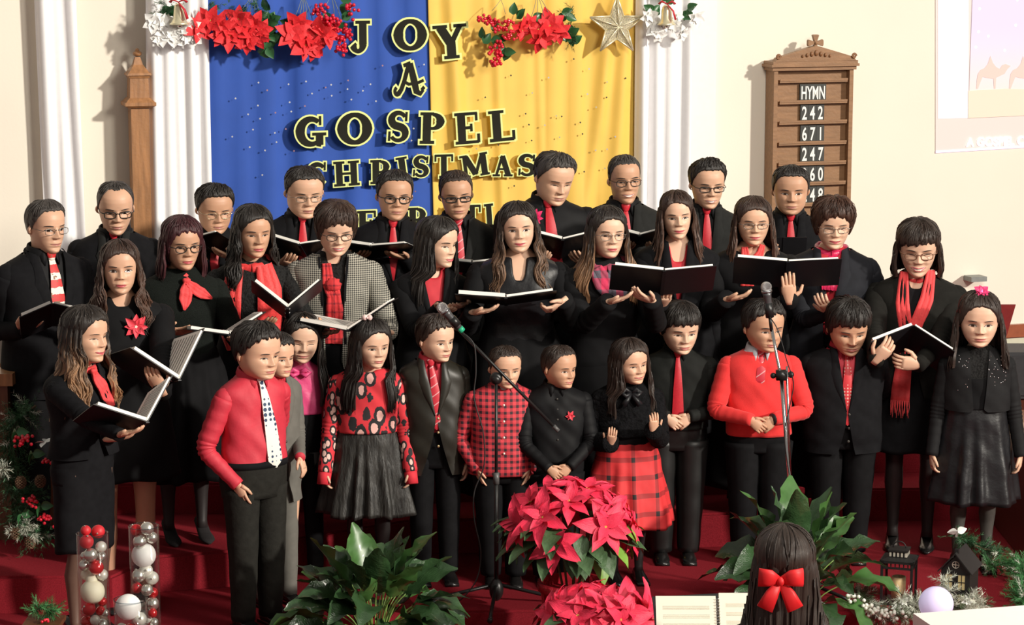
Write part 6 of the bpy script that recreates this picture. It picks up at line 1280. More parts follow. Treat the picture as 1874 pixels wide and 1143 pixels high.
# ------------------------------------------------------------ plants
LEAF = mat('lily_leaf', (.030, .072, .026), rough=.28, vary=.35, vscale=14, bump=.35, bscale=60, bstretch=(1, 4, 1), coat=.6)
LEAF2 = mat('lily_leaf_light', (.055, .14, .035), rough=.35, vary=.3, vscale=14, coat=.25); STEM = mat('lily_stem', (.20, .33, .08), rough=.45)
def peace_lily(label, loc, leaves, potm, seed, spread=.34, hgt=.42, pot=(.11, .17), size=1.0, lw=1.0):
    t = thing('peace_lily', label, 'plant', loc, group='peace lilies'); rg = random.Random(seed); r0, ph = pot
    m = MB(); m.lathe([(r0*.72, 0), (r0*.80, ph*.05), (r0*.98, ph*.85), (r0*1.06, ph*.86), (r0*1.06, ph), (r0*.94, ph), (r0*.92, ph*.85)], 24); m.build('pot', potm, t)
    m = MB(); m.sphere((0, 0, ph*.82), (r0*.92, r0*.92, .015), 16, 6); m.build('soil', mat('soil', (.05, .03, .02), rough=1, vary=.5, vscale=60), t)
    for i in range(leaves):
        a = i*2.39996+rg.uniform(-.3, .3); f = (i+.5)/leaves; out = spread*(.25+.75*f**.7)*rg.uniform(.8, 1.15); h = hgt*(1.12-.95*f**1.3)*rg.uniform(.85, 1.15)
        e = Vector((math.cos(a), math.sin(a), 0)); base = e*.03+Vector((0, 0, ph*.8)); tip0 = e*(out*.62)+Vector((0, 0, ph+h*.9)); L = rg.uniform(.20, .30)*size; W = L*rg.uniform(.17, .24)*lw
        path = cat_curve([base, base.lerp(tip0, .5)+Vector((0, 0, h*.22)), tip0], 4)
        # blade: runs on from the stem and droops
        d0 = (path[-1]-path[-2]).normalized(); drp = rg.uniform(.5, 1.5)*(.35+f); side = d0.cross(Vector((0, 0, 1))).normalized(); side = (side+Vector((0, 0, 1))*rg.uniform(-.9, .9)).normalized(); rows = []; p = tip0.copy(); dcur = d0.copy(); nseg = 9
        for j in range(nseg+1):
            q = j/nseg; w = W*math.sin(PI*min(1, (q*.93+.05))**.8)**.9*(1-.2*q)+.0008; up = side.cross(dcur).normalized(); wv = .28*w*math.sin(j*1.9+i)
            rows.append([p+side*(-w)+up*(w*.28+wv), p+side*(-w*.5)+up*(w*.06), p, p+side*(w*.5)+up*(w*.06), p+side*w+up*(w*.28-wv)]); dcur = (dcur+Vector((0, 0, -1))*(drp/nseg)*1.3).normalized(); p = p+dcur*(L/nseg)
        b = MB(); b.grid(np.array([[tuple(x) for x in r_] for r_ in rows]), False); lo = b.build('leaf', LEAF2 if rg.random() < .22 else LEAF, t)
        b = MB(); b.tube([tuple(x) for x in path], [.0035, .0033]+[.003]*(len(path)-2), 5); b.build('stem', STEM, lo)
    return t
peace_lily('large peace lily with arching dark leaves in front of the girl in leopard jumper', (P(684, 1100, 10.3).x, 10.3, -.178), 62, mat('pot_dark', (.03, .035, .03), rough=.4), 3, spread=.42, hgt=.21, pot=(.13, .25), size=1.0, lw=1.3)
peace_lily('peace lily in grey pot behind the pianist with the red bow', (P(1458, 1100, 10.75).x, 10.75, -.178), 40, mat('pot_grey', (.30, .31, .32), rough=.4), 8, spread=.34, hgt=.30, pot=(.13, .25), size=1.05, lw=1.35)
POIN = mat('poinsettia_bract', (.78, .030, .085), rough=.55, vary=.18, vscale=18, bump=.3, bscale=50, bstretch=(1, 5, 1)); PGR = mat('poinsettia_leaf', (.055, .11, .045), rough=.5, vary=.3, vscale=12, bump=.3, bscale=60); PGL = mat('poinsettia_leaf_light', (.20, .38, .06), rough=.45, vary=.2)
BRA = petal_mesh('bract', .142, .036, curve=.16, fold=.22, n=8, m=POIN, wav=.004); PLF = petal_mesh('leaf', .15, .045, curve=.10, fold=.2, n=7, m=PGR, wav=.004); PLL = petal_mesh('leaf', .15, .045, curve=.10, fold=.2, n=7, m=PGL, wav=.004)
CYA = mat('cyathia_gold', (.55, .42, .08), rough=.6)
def poinsettia(label, c, rad, nfl, seed, pot_loc, pot=(.13, .24), potm=None, top_only=False):
    t = thing('poinsettia', label, 'plant', pot_loc, group='potted poinsettias'); rg = random.Random(seed); C = Vector(c)-Vector(pot_loc); r0, ph = pot
    m = MB(); m.lathe([(r0*.70, 0), (r0*.74, .004), (r0*.98, ph*.86), (r0*1.07, ph*.87), (r0*1.07, ph), (r0*.95, ph), (r0*.9, ph*.85)]+[], 28); po = m.build('pot', potm or mat('pot_red_foil', (.45, .02, .035), rough=.22, metal=.3, bump=.5, bscale=40), t)
    m = MB()
    for i in range(9): a = i*.7; m.tube([(.03*math.cos(a), .03*math.sin(a), ph*.7), (C.x+rad[0]*.4*math.cos(a), C.y+rad[1]*.4*math.sin(a), C.z)], .006, 5)
    m.build('stems', mat('stem_brown', (.12, .10, .04), rough=.7), t, kind='stuff')
    for i in range(nfl):
        z = 1-(i+.5)/nfl*(1.25 if not top_only else 1.0); a = i*2.39996+rg.uniform(-.2, .2); s_ = math.sqrt(max(0, 1-z*z)); n = Vector((s_*math.cos(a), s_*math.sin(a), z))
        p = C+Vector((n.x*rad[0], n.y*rad[1], n.z*rad[2])); nn = Vector((n.x*.9, n.y*.9-.25, max(n.z, .05)+.25))
        flower('flower_head', t, tuple(p), nn, BRA, n=6, tilt=.10, cm=CYA, scale=rg.uniform(.85, 1.12), spin=rg.uniform(0, 6), inner=4, seed=seed+i, cr=.009, petal='bract')
    for i in range(int(nfl*3.2)):
        z = rg.uniform(-.55, .45); a = rg.uniform(0, 6.28); s_ = math.sqrt(max(0, 1-z*z)); p = C+Vector((s_*math.cos(a)*rad[0], s_*math.sin(a)*rad[1], z*rad[2]))*.86*1.0 if False else C+Vector((s_*math.cos(a)*rad[0]*.85, s_*math.sin(a)*rad[1]*.85, z*rad[2]*.85))
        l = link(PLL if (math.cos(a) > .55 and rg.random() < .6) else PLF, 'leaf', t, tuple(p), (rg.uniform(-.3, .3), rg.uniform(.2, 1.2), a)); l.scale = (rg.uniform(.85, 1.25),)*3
    return t
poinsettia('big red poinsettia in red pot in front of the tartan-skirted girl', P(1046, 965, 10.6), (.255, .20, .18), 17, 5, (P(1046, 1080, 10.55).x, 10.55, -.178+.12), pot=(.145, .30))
tag(MB().build('plant_stand', DM) if False else (lambda: (lambda m: (m.box((P(1046, 1080, 10.55).x, 10.55, -.178+.058), (.34, .34, .115)), m.build('plant_box', mat('crate_dark', (.05, .03, .025), rough=.6), smooth=False))[1])(MB()))(), 'low dark box under the big poinsettia pot', 'box')
poinsettia('smaller red poinsettia at the bottom edge below the big one', P(1092, 1128, 9.6), (.20, .16, .08), 15, 15, (P(1092, 1143, 9.6).x, 9.6, -.178+.34), pot=(.11, .18), top_only=True)
tag((lambda m: (m.box((P(1092, 1143, 9.6).x, 9.6, -.178+.169), (.32, .32, .337)), m.build('plant_box', mat('crate_dark', (0, 0, 0)), smooth=False))[1])(MB()), 'dark box under the smaller poinsettia, below the picture edge', 'box')

# ------------------------------------------------------------ glass vases with baubles
TBL = mat('table_dark', (.06, .03, .018), rough=.4, vary=.2)
tz = P(200, 1190, 9.0).z
tb = thing('side_table', 'small dark table carrying the glass vases', 'table', (P(205, 1143, 9.0).x, 9.0, -.178))
m = MB(); m.box((0, 0, tz+.178-.015), (.62, .42, .03)); m.build('table_top', TBL, tb, smooth=False)
for x in (-.27, .27):
    for y in (-.17, .17): m = MB(); m.box((x, y, (tz+.148)/2), (.04, .04, tz+.148)); m.build('leg', TBL, tb, smooth=False)
BC = {'red': mat('bauble_red', (.62, .012, .018), rough=.22, metal=.35, vary=.05, coat=.5), 'matt': mat('bauble_matt_red', (.60, .02, .03), rough=.5, vary=.05), 'silver': mat('bauble_silver', (.74, .72, .66), rough=.28, metal=.85, vary=.05), 'pearl': mat('bauble_pearl', (.80, .78, .70), rough=.4, metal=.25, vary=.05), 'cream': mat('bauble_cream', (.86, .80, .62), rough=.6, vary=.05, vscale=120), 'white': mat('bauble_white', (.92, .90, .88), rough=.55, vary=.03, vscale=150)}
ORD = ['first', 'second', 'third', 'fourth', 'fifth', 'sixth', 'seventh', 'eighth', 'ninth', 'tenth']
CAPM = mat('bauble_cap', (.8, .78, .7), rough=.2, metal=1, vary=0); _bm = {}
def bauble(loc, r, kind, label, group, seed):
    t = thing('bauble', label, 'bauble', loc, group=group); rg = random.Random(seed)
    if kind not in _bm: b = MB(); b.sphere((0, 0, 0), 1, 20, 14); c = MB(); c.lathe([(.16, .96), (.16, 1.13), (.12, 1.15)], 10); _bm[kind] = (b.mesh('ball', BC[kind]), c.mesh('cap', CAPM))
    o = link(_bm[kind][0], 'ball', t); o.scale = (r,)*3
    if kind not in ('white', 'cream'): c = link(_bm[kind][1], 'cap', t, rot=(rg.uniform(0, 2.8), rg.uniform(-1, 1), 0)); c.scale = (r,)*3
    return t
def vase(label, u, vtop, wpx, D, balls, seed, where):
    s_ = scale_at(D, .8); r = wpx/2/s_; top = P(u, vtop, D); t = thing('glass_vase', label, 'vase', (top.x, D, tz), group='glass cylinder vases'); H = top.z-tz
    m = MB(); G = [(r, 0), (r, H), (r-.0035, H), (r-.0035, .012), (.001, .012)]; m.lathe([(.001, 0)]+G, 40, close_top=False); m.build('glass', glass('vase_glass', (.97, .98, .98)), t)
    m = MB(); m.tube([(r*math.cos(a), r*math.sin(a), H) for a in np.linspace(0, 2*PI, 41)], .0022, 6, 0, False); m.build('rim', glass('vase_rim', (.7, .75, .78)), t)
    names = {'red': 'glossy red', 'matt': 'matt red', 'silver': 'silver', 'pearl': 'pearly silver', 'cream': 'large cream', 'white': 'large white'}
    for i, (bu, bv, bw, kind, dy) in enumerate(balls):
        rr = bw/2/s_; p = P(bu, bv, D+dy*.025); lim = r-.0045-rr; dx, dyv = p.x-top.x, (p.y-D); q = math.hypot(dx, dyv)
        if q > max(lim, 0): f = max(lim, 0)/q; p.x = top.x+dx*f; p.y = D+dyv*f
        bauble(tuple(p), rr, kind, '%s bauble in the %s' % (names[kind], where) if sum(1 for b_ in balls if b_[3] == kind) == 1 else '%s bauble, %s of its kind from the top in the %s' % (names[kind], ORD[sum(1 for b_ in balls if b_[3] == kind and b_[1] < bv)], where), 'baubles in the '+where, seed+i)
    return t
vase('tall glass cylinder of baubles, left one of the pair', 169, 975, 58, 9.0, [(157, 970, 19, 'matt', 0), (180, 972, 25, 'matt', 1), (157, 991, 26, 'matt', -1), (185, 1000, 21, 'pearl', 0), (166, 1015, 26, 'silver', -1), (149, 1016, 17, 'silver', 1), (187, 1017, 17, 'silver', 1), (151, 1034, 21, 'silver', 0), (177, 1038, 27, 'red', -1), (149, 1050, 20, 'cream', 1), (190, 1051, 21, 'pearl', 0), (168, 1060, 23, 'cream', 0), (164, 1084, 45, 'cream', -1), (187, 1100, 18, 'red', 1), (163, 1114, 24, 'matt', -1), (184, 1117, 18, 'red', 0), (149, 1115, 14, 'silver', 1), (194, 1121, 14, 'silver', 0), (155, 1137, 23, 'red', 0), (174, 1134, 19, 'pearl', -1), (188, 1141, 20, 'silver', 1), (168, 1160, 25, 'matt', 0)], 100, 'left tall vase')
vase('tall glass cylinder of baubles, right one of the pair', 263, 962, 55, 9.0, [(249, 969, 22, 'red', 0), (270, 967, 25, 'silver', -1), (280, 983, 22, 'silver', 0), (255, 991, 25, 'silver', -1), (263, 1015, 45, 'white', 0), (267, 1044, 26, 'pearl', 0), (248, 1054, 25, 'silver', -1), (279, 1057, 25, 'pearl', 0), (250, 1075, 20, 'matt', 0), (269, 1079, 22, 'silver', -1), (284, 1083, 20, 'red', 1), (279, 1104, 25, 'silver', 0), (256, 1108, 22, 'silver', 1), (283, 1122, 18, 'red', -1), (266, 1128, 25, 'pearl', 0), (283, 1138, 17, 'silver', 1), (250, 1135, 20, 'red', 1), (264, 1155, 26, 'white', 0)], 200, 'right tall vase')
vase('short glass cylinder with one big white ball between the tall vases', 239, 1096, 62, 8.85, [(232, 1110, 48, 'white', 0), (256, 1132, 26, 'pearl', 0), (240, 1150, 22, 'red', 0), (222, 1148, 18, 'silver', 0)], 300, 'short vase')

# ------------------------------------------------------------ lanterns
BM = mat('lantern_black', (.014, .014, .014), rough=.45, vary=.1)
D = 11.05; l = thing('candle_lantern', 'black metal lantern with glass sides holding a cream candle', 'lantern', (P(1644, 1090, D).x, D, 0), (0, 0, R(-18))); s_ = scale_at(D, .1); w = .070; h = P(1644, 1022, D).z
for x in (-w, w):
    for y in (-w, w): m = MB(); m.box((x, y, h/2), (.012, .012, h)); m.build('corner_post', BM, l, smooth=False)
m = MB(); m.box((0, 0, .006), (2*w+.012, 2*w+.012, .012)); m.build('base', BM, l, smooth=False)
for (x, y, dx, dy) in ((0, -w, 2*w, .004), (0, w, 2*w, .004), (-w, 0, .004, 2*w), (w, 0, .004, 2*w)): m = MB(); m.box((x, y, h*.42), (dx-.012 if dx > .01 else .003, dy-.012 if dy > .01 else .003, h*.80)); m.build('pane', glass('lantern_glass'), l, smooth=False)
for k in range(4):
    e = Matrix.Rotation(k*PI/2, 3, 'Z')
    m = MB(); m.box(e @ Vector((0, -w, h*.86)), (2*w if k % 2 == 0 else .012, .012 if k % 2 == 0 else 2*w, .008)); m.box(e @ Vector((0, -w, h)), (2*w+.02 if k % 2 == 0 else .02, .02 if k % 2 == 0 else 2*w+.02, .012))
    for j in range(6): m.box(e @ Vector((-w+.022+j*.020, -w, h*.93)), (.005, .005, h*.14))
    m.build('railing', BM, l, smooth=False)
m = MB(); m.grid([[(sx*(w+.012), sy*(w+.012), h+.004) for sx, sy in ((-1, -1), (1, -1), (1, 1), (-1, 1))], [(sx*.045, sy*.045, h+.016) for sx, sy in ((-1, -1), (1, -1), (1, 1), (-1, 1))]], True, 0, False, True); m.build('roof', BM, l, smooth=False)
m = MB(); m.box((0, 0, h+.030), (.080, .080, .026)); [m.box((x*.018, -.041, h+.030), (.009, .004, .020), 1) for x in (-2, -1, 0, 1, 2)]; [m.box((.041, x*.018, h+.030), (.004, .009, .020), 1) for x in (-2, -1, 0, 1, 2)]
m.box((0, 0, h+.048), (.094, .094, .008)); m.build('vent_cap', [BM, mat('vent_pale', (.75, .72, .62), rough=.3, metal=.5)], l, smooth=False)
m = MB(); m.tube([(.030*math.cos(a), 0, h+.055+.030*math.sin(a)) for a in np.linspace(0, PI, 12)], .0028, 6); m.build('ring_handle', BM, l)
cd = MB(); cd.lathe([(.001, .013), (.034, .013), (.034, .125), (.028, .128), (.024, .120), (.001, .116)], 20); c = cd.build('candle', mat('candle_cream', (.86, .66, .36), rough=.5, sss=.3), None, loc=tuple(l.location)); tag(c, 'cream pillar candle inside the glass-sided lantern', 'candle'); m = MB(); m.tube([(0, 0, .115), (.001, 0, .132)], .0012, 5); m.build('wick', BM, c)
D = 10.95; W_ = .105; l = thing('house_lantern', 'black house-shaped lantern with gabled roof and glowing paned windows', 'lantern', (P(1755, 1095, D).x, D, 0), (0, 0, R(-24))); hh_ = P(1755, 1035, D).z; w, dp = .068, .085; gz = hh_+.068
PANE = mat('lantern_pane', (.62, .50, .24), rough=.4, vary=.05, emit=.12)
m = MB(); m.box((0, 0, hh_/2), (2*w, 2*dp, hh_)); m.build('walls', BM, l, smooth=False)
m = MB(); m.prism([(-w, hh_), (w, hh_), (0, gz)], 2*dp); V = np.concatenate(m.v)+np.array([0, dp, 0]); m.v = [V]; m.build('gable', BM, l, smooth=False)
for q in (-1, 1):
    m = MB(); ln = math.hypot(w+.02, gz-hh_+.02); an = math.atan2(gz-hh_+.01, w); m.box((q*(w/2+.006), 0, (hh_+gz)/2+.003), (ln, 2*dp+.04, .005), M=Matrix.Rotation(q*an, 3, 'Y')); m.build('roof_panel', BM, l, smooth=False)
m = MB(); m.box((0, -dp+.02, gz+.012), (.018, .018, .034)); m.build('chimney', BM, l, smooth=False)
m = MB(); m.tube([(.016*math.cos(a), -dp-.001, hh_+.026+.016*math.sin(a)) for a in np.linspace(0, 2*PI, 17)], .002, 5, 0, False); m.box((0, -dp-.001, hh_+.026), (.003, .003, .030)); m.box((0, -dp-.001, hh_+.026), (.030, .003, .003)); m.build('gable_window', mat('vent_pale', (0, 0, 0)), l, smooth=False)
def win(cx, cz, ww, wh, face):
    # face 0: front (-y), 1: left (-x)
    f = MB(); f2 = MB()
    def bb(mb, x, z, dx, dz, off, th):
        if face == 0: mb.box((x, -dp-off, z), (dx, th, dz))
        else: mb.box((-w-off, x, z), (th, dx, dz))
    bb(f, cx, cz, ww, wh, .001, .003); o = f.build('window_pane', PANE, l, smooth=False)
    for z in (cz-wh/2, cz, cz+wh/2): bb(f2, cx, z, ww+.004, .0035, .003, .004)
    for x in (cx-ww/2, cx, cx+ww/2): bb(f2, x, cz, .0035, wh, .003, .004)
    f2.build('glazing_bar', BM, o, smooth=False)
for z in (hh_*.27, hh_*.73):
    for x in (-.030, .030): win(x, z, .036, hh_*.36, 0)
    for x in (-.042, .036): win(x, z, .034, hh_*.36, 1)

# ------------------------------------------------------------ garlands
NEED = mat('garland_needles', (.035, .115, .045), rough=.6, vary=.4, vscale=40); NEEDL = mat('garland_needles_bright', (.06, .22, .07), rough=.55, vary=.4, vscale=40); FROST = mat('garland_frosted', (.62, .66, .56), rough=.7, vary=.25, vscale=40)
BERR = mat('berry_red', (.66, .012, .035), rough=.18, vary=.1, coat=.5); BERW = mat('berry_white', (.84, .84, .76), rough=.35, vary=.05); TWIG = mat('twig_brown', (.13, .08, .045), rough=.8)
def sprig(mb, p, d, L, n, rg, mi=0, w=.0016):
    d = Vector(d).normalized(); a = d.orthogonal().normalized(); b = d.cross(a); V = []; Fc = []
    for i in range(n):
        t = rg.random(); th = rg.uniform(0, 6.28); o = (a*math.cos(th)+b*math.sin(th)); s0 = p+d*(L*t); e = s0+(d*.7+o*.8).normalized()*(.034*(1.1-.5*t)); side = d.cross(o).normalized()*w; k = len(V)
        V += [tuple(s0-side), tuple(s0+side), tuple(e)]; Fc.append((k, k+1, k+2))
    mb.add(V, Fc, mi)
def garland(label, pts, seed, dens=26, rad=.055, frost=.15, m0=None, parts=True, name='pine_garland', group=None):
    pts = [Vector(p) for p in pts]; c = sum(pts, Vector())/len(pts); c.z = min(p.z for p in pts); t = thing(name, label, 'garland', c, group=group); rg = random.Random(seed); cv = cat_curve([p-c for p in pts], 10)
    m = MB(); m.tube(cv, .006, 5); m.build('vine', TWIG, t); m = MB()
    for i in range(len(cv)-1):
        d = (cv[i+1]-cv[i]); n = max(1, int(dens*d.length/.1/1.1))
        for j in range(n):
            o = Vector((rg.gauss(0, 1), rg.gauss(0, 1), rg.gauss(0, .7))).normalized(); sprig(m, cv[i].lerp(cv[i+1], rg.random()), (d.normalized()*.6+o), rg.uniform(.5, 1)*rad*1.6, 26, rg, 1 if rg.random() < frost else 0)
    m.build('needles', [m0 or NEED, FROST], t, kind='stuff'); return t
_bs = {}
def berries(parent, c, n, r, spread, mt, rg, name='berry', down=1.0):
    key = (mt.name, round(r, 4))
    if key not in _bs: b = MB(); b.sphere((0, 0, 0), r, 8, 6); _bs[key] = b.mesh(name, mt)
    for i in range(n): link(_bs[key], name, parent, (c[0]+rg.gauss(0, spread), c[1]+rg.gauss(0, spread*.5)-.01, c[2]-abs(rg.gauss(0, spread*down))+spread*.4))
def pinecone(parent, c, r=.022, mt=None):
    b = MB()
    for i in range(9):
        z = (i/8-.5)*2; rr = r*math.sqrt(max(.05, 1-z*z*.8))
        for k in range(8):
            a = k*PI/4+i*.4; b.box((rr*math.cos(a), rr*math.sin(a), z*r*1.2), (.010, .010, .004), rz=a)
    b.sphere((0, 0, 0), (r*.7, r*.7, r*1.1), 8, 6); o = b.build('pine_cone', mt or mat('cone_brown', (.16, .09, .05), rough=.8, vary=.4, vscale=90), parent, smooth=False, loc=c, kind='stuff'); return o
g = garland('thick pine garland with red berries and cones draped over the left rail', [P(66, 742, 11.4), P(30, 770, 11.35), P(14, 830, 11.3), P(22, 890, 11.25), P(52, 915, 11.2), P(40, 960, 11.2), P(75, 985, 11.2)], 11, dens=60, rad=.10, frost=.05); rg = random.Random(3); L = g.location
for u, v, n in ((44, 800, 26), (62, 910, 22), (82, 945, 16), (88, 840, 8)): berries(g, P(u, v, 11.1)-L, n, .0085, .022, BERR, rg)
for u, v in ((38, 882), (28, 975), (55, 992), (74, 880)): pinecone(g, P(u, v, 11.12)-L)
# frosted clump
m = MB()
for u, v in ((30, 970), (50, 960), (4, 858), (60, 975)):
    for k in range(10): sprig(m, P(u, v, 11.12)-L, Vector((rg.gauss(0, 1), -.3, rg.gauss(0, 1))), .05, 20, rg)
m.build('frosted_tips', FROST, g, kind='stuff')
WLF = petal_mesh('leaf', .05, .02, curve=.1, m=mat('leaf_white', (.85, .88, .85), rough=.5)); HLF = petal_mesh('leaf', .06, .024, curve=.15, fold=.3, m=mat('holly_leaf', (.03, .12, .04), rough=.35, vary=.2)); 
for k in range(4): link(WLF, 'leaf', g, P(82, 808, 11.08)-L, (.3, -.3+.2*k, k*1.5))
for u, v in ((30, 790), (60, 830), (75, 925), (40, 940)):
    for k in range(3): link(HLF, 'leaf', g, P(u, v, 11.12)-L, (1.2, k*.5, k*2.1))
g = garland('small bright green pine sprig with red berries by the left vases', [P(62, 1118, 10.0), P(78, 1112, 10.0), P(98, 1120, 10.0)], 12, dens=60, rad=.05, frost=0, m0=NEEDL, name='pine_sprig'); berries(g, P(86, 1134, 9.95)-g.location, 6, .007, .01, BERR, rg)
stb = thing('plant_stand', 'low dark stand under the small green pine sprig', 'stand', (P(80, 1120, 10.0).x, 10.0, -.178)); m = MB(); hz_ = P(80, 1134, 10.0).z+.178; m.box((0, 0, hz_-.01), (.16, .16, .02)); m.build('stand_top', OAKD, stb, smooth=False); m = MB(); m.box((0, 0, (hz_-.02)/2), (.05, .05, hz_-.02)); m.build('stand_leg', OAKD, stb, smooth=False)
g = garland('frosted pine garland with white berries around the lantern feet', [P(1572, 1075, 10.85), P(1590, 1105, 10.7), P(1625, 1125, 10.65), P(1665, 1118, 10.7), P(1700, 1105, 10.75), P(1760, 1112, 10.8), P(1800, 1105, 10.85)], 13, dens=46, rad=.06, frost=.45, m0=mat('garland_olive', (.10, .14, .07), rough=.6, vary=.4, vscale=40)); L = g.location
for u, v, n in ((1590, 1108, 16), (1608, 1118, 18), (1565, 1090, 10), (1640, 1120, 8)): berries(g, P(u, v, 10.6)-L, n, .009, .022, BERW, rg, 'white_berry', .6)
WFL = petal_mesh('petal', .055, .020, curve=.2, fold=.3, m=mat('petal_frost', (.86, .88, .84), rough=.5))
for u, v in ((1655, 1100), (1730, 1078), (1770, 1100), (1640, 1112)): flower('frosted_flower', g, tuple(P(u, v, 10.68)-L), (rg.uniform(-.4, .4), -.8, .6), WFL, n=7, tilt=.5, cm=BERW, inner=5, seed=u, scale=.55)
m = MB()
for u, v in ((1650, 1095), (1672, 1108), (1735, 1082), (1775, 1095), (1790, 1100), (1690, 1112), (1725, 1065)):
    for k in range(9): sprig(m, P(u, v, 10.68)-L, Vector((rg.gauss(0, 1), -.3, rg.gauss(.3, 1))), .07, 26, rg)
m.build('frosted_tips', FROST, g, kind='stuff')
g = garland('bright green pine garland trailing along the right edge of the floor', [P(1805, 1035, 11.5), P(1850, 1030, 11.5), P(1876, 1045, 11.3), P(1870, 1080, 11.1), P(1880, 1110, 10.9)], 14, dens=60, rad=.07, frost=.10, m0=NEEDL)
g = garland('dark garland with pale bow behind the house lantern on the floor', [P(1745, 975, 11.6), P(1790, 1000, 11.6), P(1830, 1010, 11.6)], 15, dens=40, rad=.06, frost=.05)
for k in range(4): link(WLF, 'leaf', g, P(1752, 972, 11.5)-g.location, (1.2, -.3+.2*k, k*1.5))
b = thing('light_ball', 'glowing lavender white ball in front of the lanterns', 'lamp', P(1713, 1104, 10.45)); m = MB(); m.sphere((0, 0, 0), .078, 28, 18); m.build('globe', mat('globe_lavender', (.70, .64, .93), rough=.3, vary=0, emit=.30), b); m = MB(); m.lathe([(.045, -.10), (.045, -.085), (.03, -.07)], 20); m.build('base', BERW, b)
pb = thing('ball_plinth', 'white plinth under the glowing ball', 'plinth', (b.location.x, b.location.y, -.178)); m = MB(); hp_ = b.location.z-.10+.178; m.lathe([(.07, 0), (.06, .02), (.05, hp_-.02), (.06, hp_)], 20); m.build('column', BERW, pb)

# ------------------------------------------------------------ top garland on the curtain
FR_ = petal_mesh('petal', .105, .034, curve=.12, fold=.15, n=6, m=mat('silk_petal_red', (.74, .022, .030), rough=.65, vary=.15, vscale=20, bump=.3, bscale=40)); FW_ = petal_mesh('petal', .075, .030, curve=.2, fold=.2, n=6, m=mat('silk_petal_white', (.90, .90, .88), rough=.6, vary=.03))
def wallspray(label, u, v, seed, reds=(), whites=(), br=(), leaves=(), wires=(), green=(), size=1.0, name='flower_spray', n=Vector((WN.x, WN.y, .1)), group='flower sprays along the curtain top'):
    t = thing(name, label, 'flowers', PW(u, v, .22), group=group); L = t.location; rg = random.Random(seed); q = lambda a, b_, o=.24: PW(a, b_, o)-L
    for i, (a, b_, sc) in enumerate(reds): flower('poinsettia_bloom', t, tuple(q(a, b_)), (n.x+rg.uniform(-.5, .5), n.y, rg.uniform(-.5, .3)), FR_, n=6, tilt=.12, cm=CYA, scale=sc*size, spin=rg.uniform(0, 6), inner=4, seed=seed*9+i, cr=.008)
    for i, (a, b_, sc) in enumerate(whites): flower('white_bloom', t, tuple(q(a, b_)), (n.x+rg.uniform(-.5, .5), n.y, rg.uniform(-.5, .4)), FW_, n=6, tilt=.25, cm=mat('seed_dark', (.12, .14, .06)), scale=sc*size, spin=rg.uniform(0, 6), inner=5, seed=seed*9+i, cr=.006)
    for a, b_, k, sp in br: berries(t, q(a, b_), k, .0105, sp, BERR, rg, down=1.6)
    for a, b_, k in leaves:
        for j in range(k): l = link(HLF, 'leaf', t, tuple(q(a+rg.uniform(-8, 8), b_+rg.uniform(-6, 6), .21)), (PI/2+rg.uniform(-.5, .5), rg.uniform(-3, 3), rg.uniform(-.6, .6))); l.scale = (1.2, 1.2, 1.2)
    if wires:
        m = MB()
        for a, b_, a2, b2 in wires: m.tube([q(a, b_, .2), q((a+a2)/2+1, (b_+b2)/2, .22), q(a2, b2, .22)], .0018, 4)
        m.build('wire_stem', mat('wire_grey', (.22, .25, .2), rough=.6), t, kind='stuff')
    if green:
        m = MB()
        for a, b_, k in green:
            for j in range(k): sprig(m, q(a+rg.uniform(-9, 9), b_+rg.uniform(-9, 9), .20), Vector((rg.uniform(-1, 1), -.4, rg.uniform(-1.2, .5))), .07, 26, rg)
        m.build('pine_needles', NEED, t, kind='stuff')
    return t
def bell(label, u, v, o=.30):
    t = thing('golden_bell', label, 'bell', PW(u, v, o)); m = MB(); m.lathe([(.052, -.062), (.056, -.060), (.046, -.050), (.034, -.03), (.030, .02), (.024, .045), (.008, .055)], 24); m.build('bell_body', mat('bell_gold', (.86, .80, .55), rough=.28, metal=.6, vary=.05), t)
    m = MB(); m.sphere((0, 0, -.068), .012, 10, 6); m.tube([(0, 0, -.06), (0, 0, .03)], .002, 5); m.build('clapper', CAPM, t)
    m = MB(); 
    for q in (-1, 1): m.tube([(0, -.02, .06), (q*.03, -.03, .075), (q*.045, -.02, .06)], [.006, .014, .012], 8, flat=.5)
    m.tube([(0, -.03, .06), (.035, -.045, .02), (.05, -.04, -.03)], [.006, .012, .014], 8, flat=.4); m.build('bow', RED, t); return t
wallspray('white flowers with pine around the golden bell at upper left', 312, 45, 1, whites=[(283, 42, .9), (296, 60, 1), (312, 64, 1), (326, 50, .9), (345, 48, .9), (356, 68, .7), (340, 66, .9), (300, 40, .9), (322, 70, .8), (290, 72, .7)], green=[(303, 18, 9), (312, 8, 6)], leaves=[(300, 25, 3), (345, 35, 2)])
bell('golden bell hanging among white flowers at upper left', 328, 24)
wallspray('red poinsettia bunch over the edge of the left white drape', 370, 45, 2, reds=[(362, 50, .9), (385, 38, .9)], green=[(390, 12, 8)])
wallspray('dense red poinsettia bunch left end of the blue cloth', 430, 50, 3, reds=[(402, 48, .85), (420, 65, .9), (437, 35, .85), (430, 58, .9), (455, 62, .9), (465, 45, .8), (405, 68, .7), (452, 78, .7), (470, 70, .7), (478, 55, .7)], green=[(450, 16, 12), (470, 14, 10), (425, 14, 6)], wires=[(460, -6, 440, 20), (461, -6, 448, 22), (462, -6, 457, 24), (463, -6, 466, 22), (464, -6, 474, 20)])
wallspray('green leafy pick hanging between two red flower bunches', 495, 50, 4, leaves=[(494, 20, 5), (495, 40, 6), (493, 60, 6), (497, 78, 4), (497, 92, 3)], green=[(495, 30, 5)], name='leaf_spray')
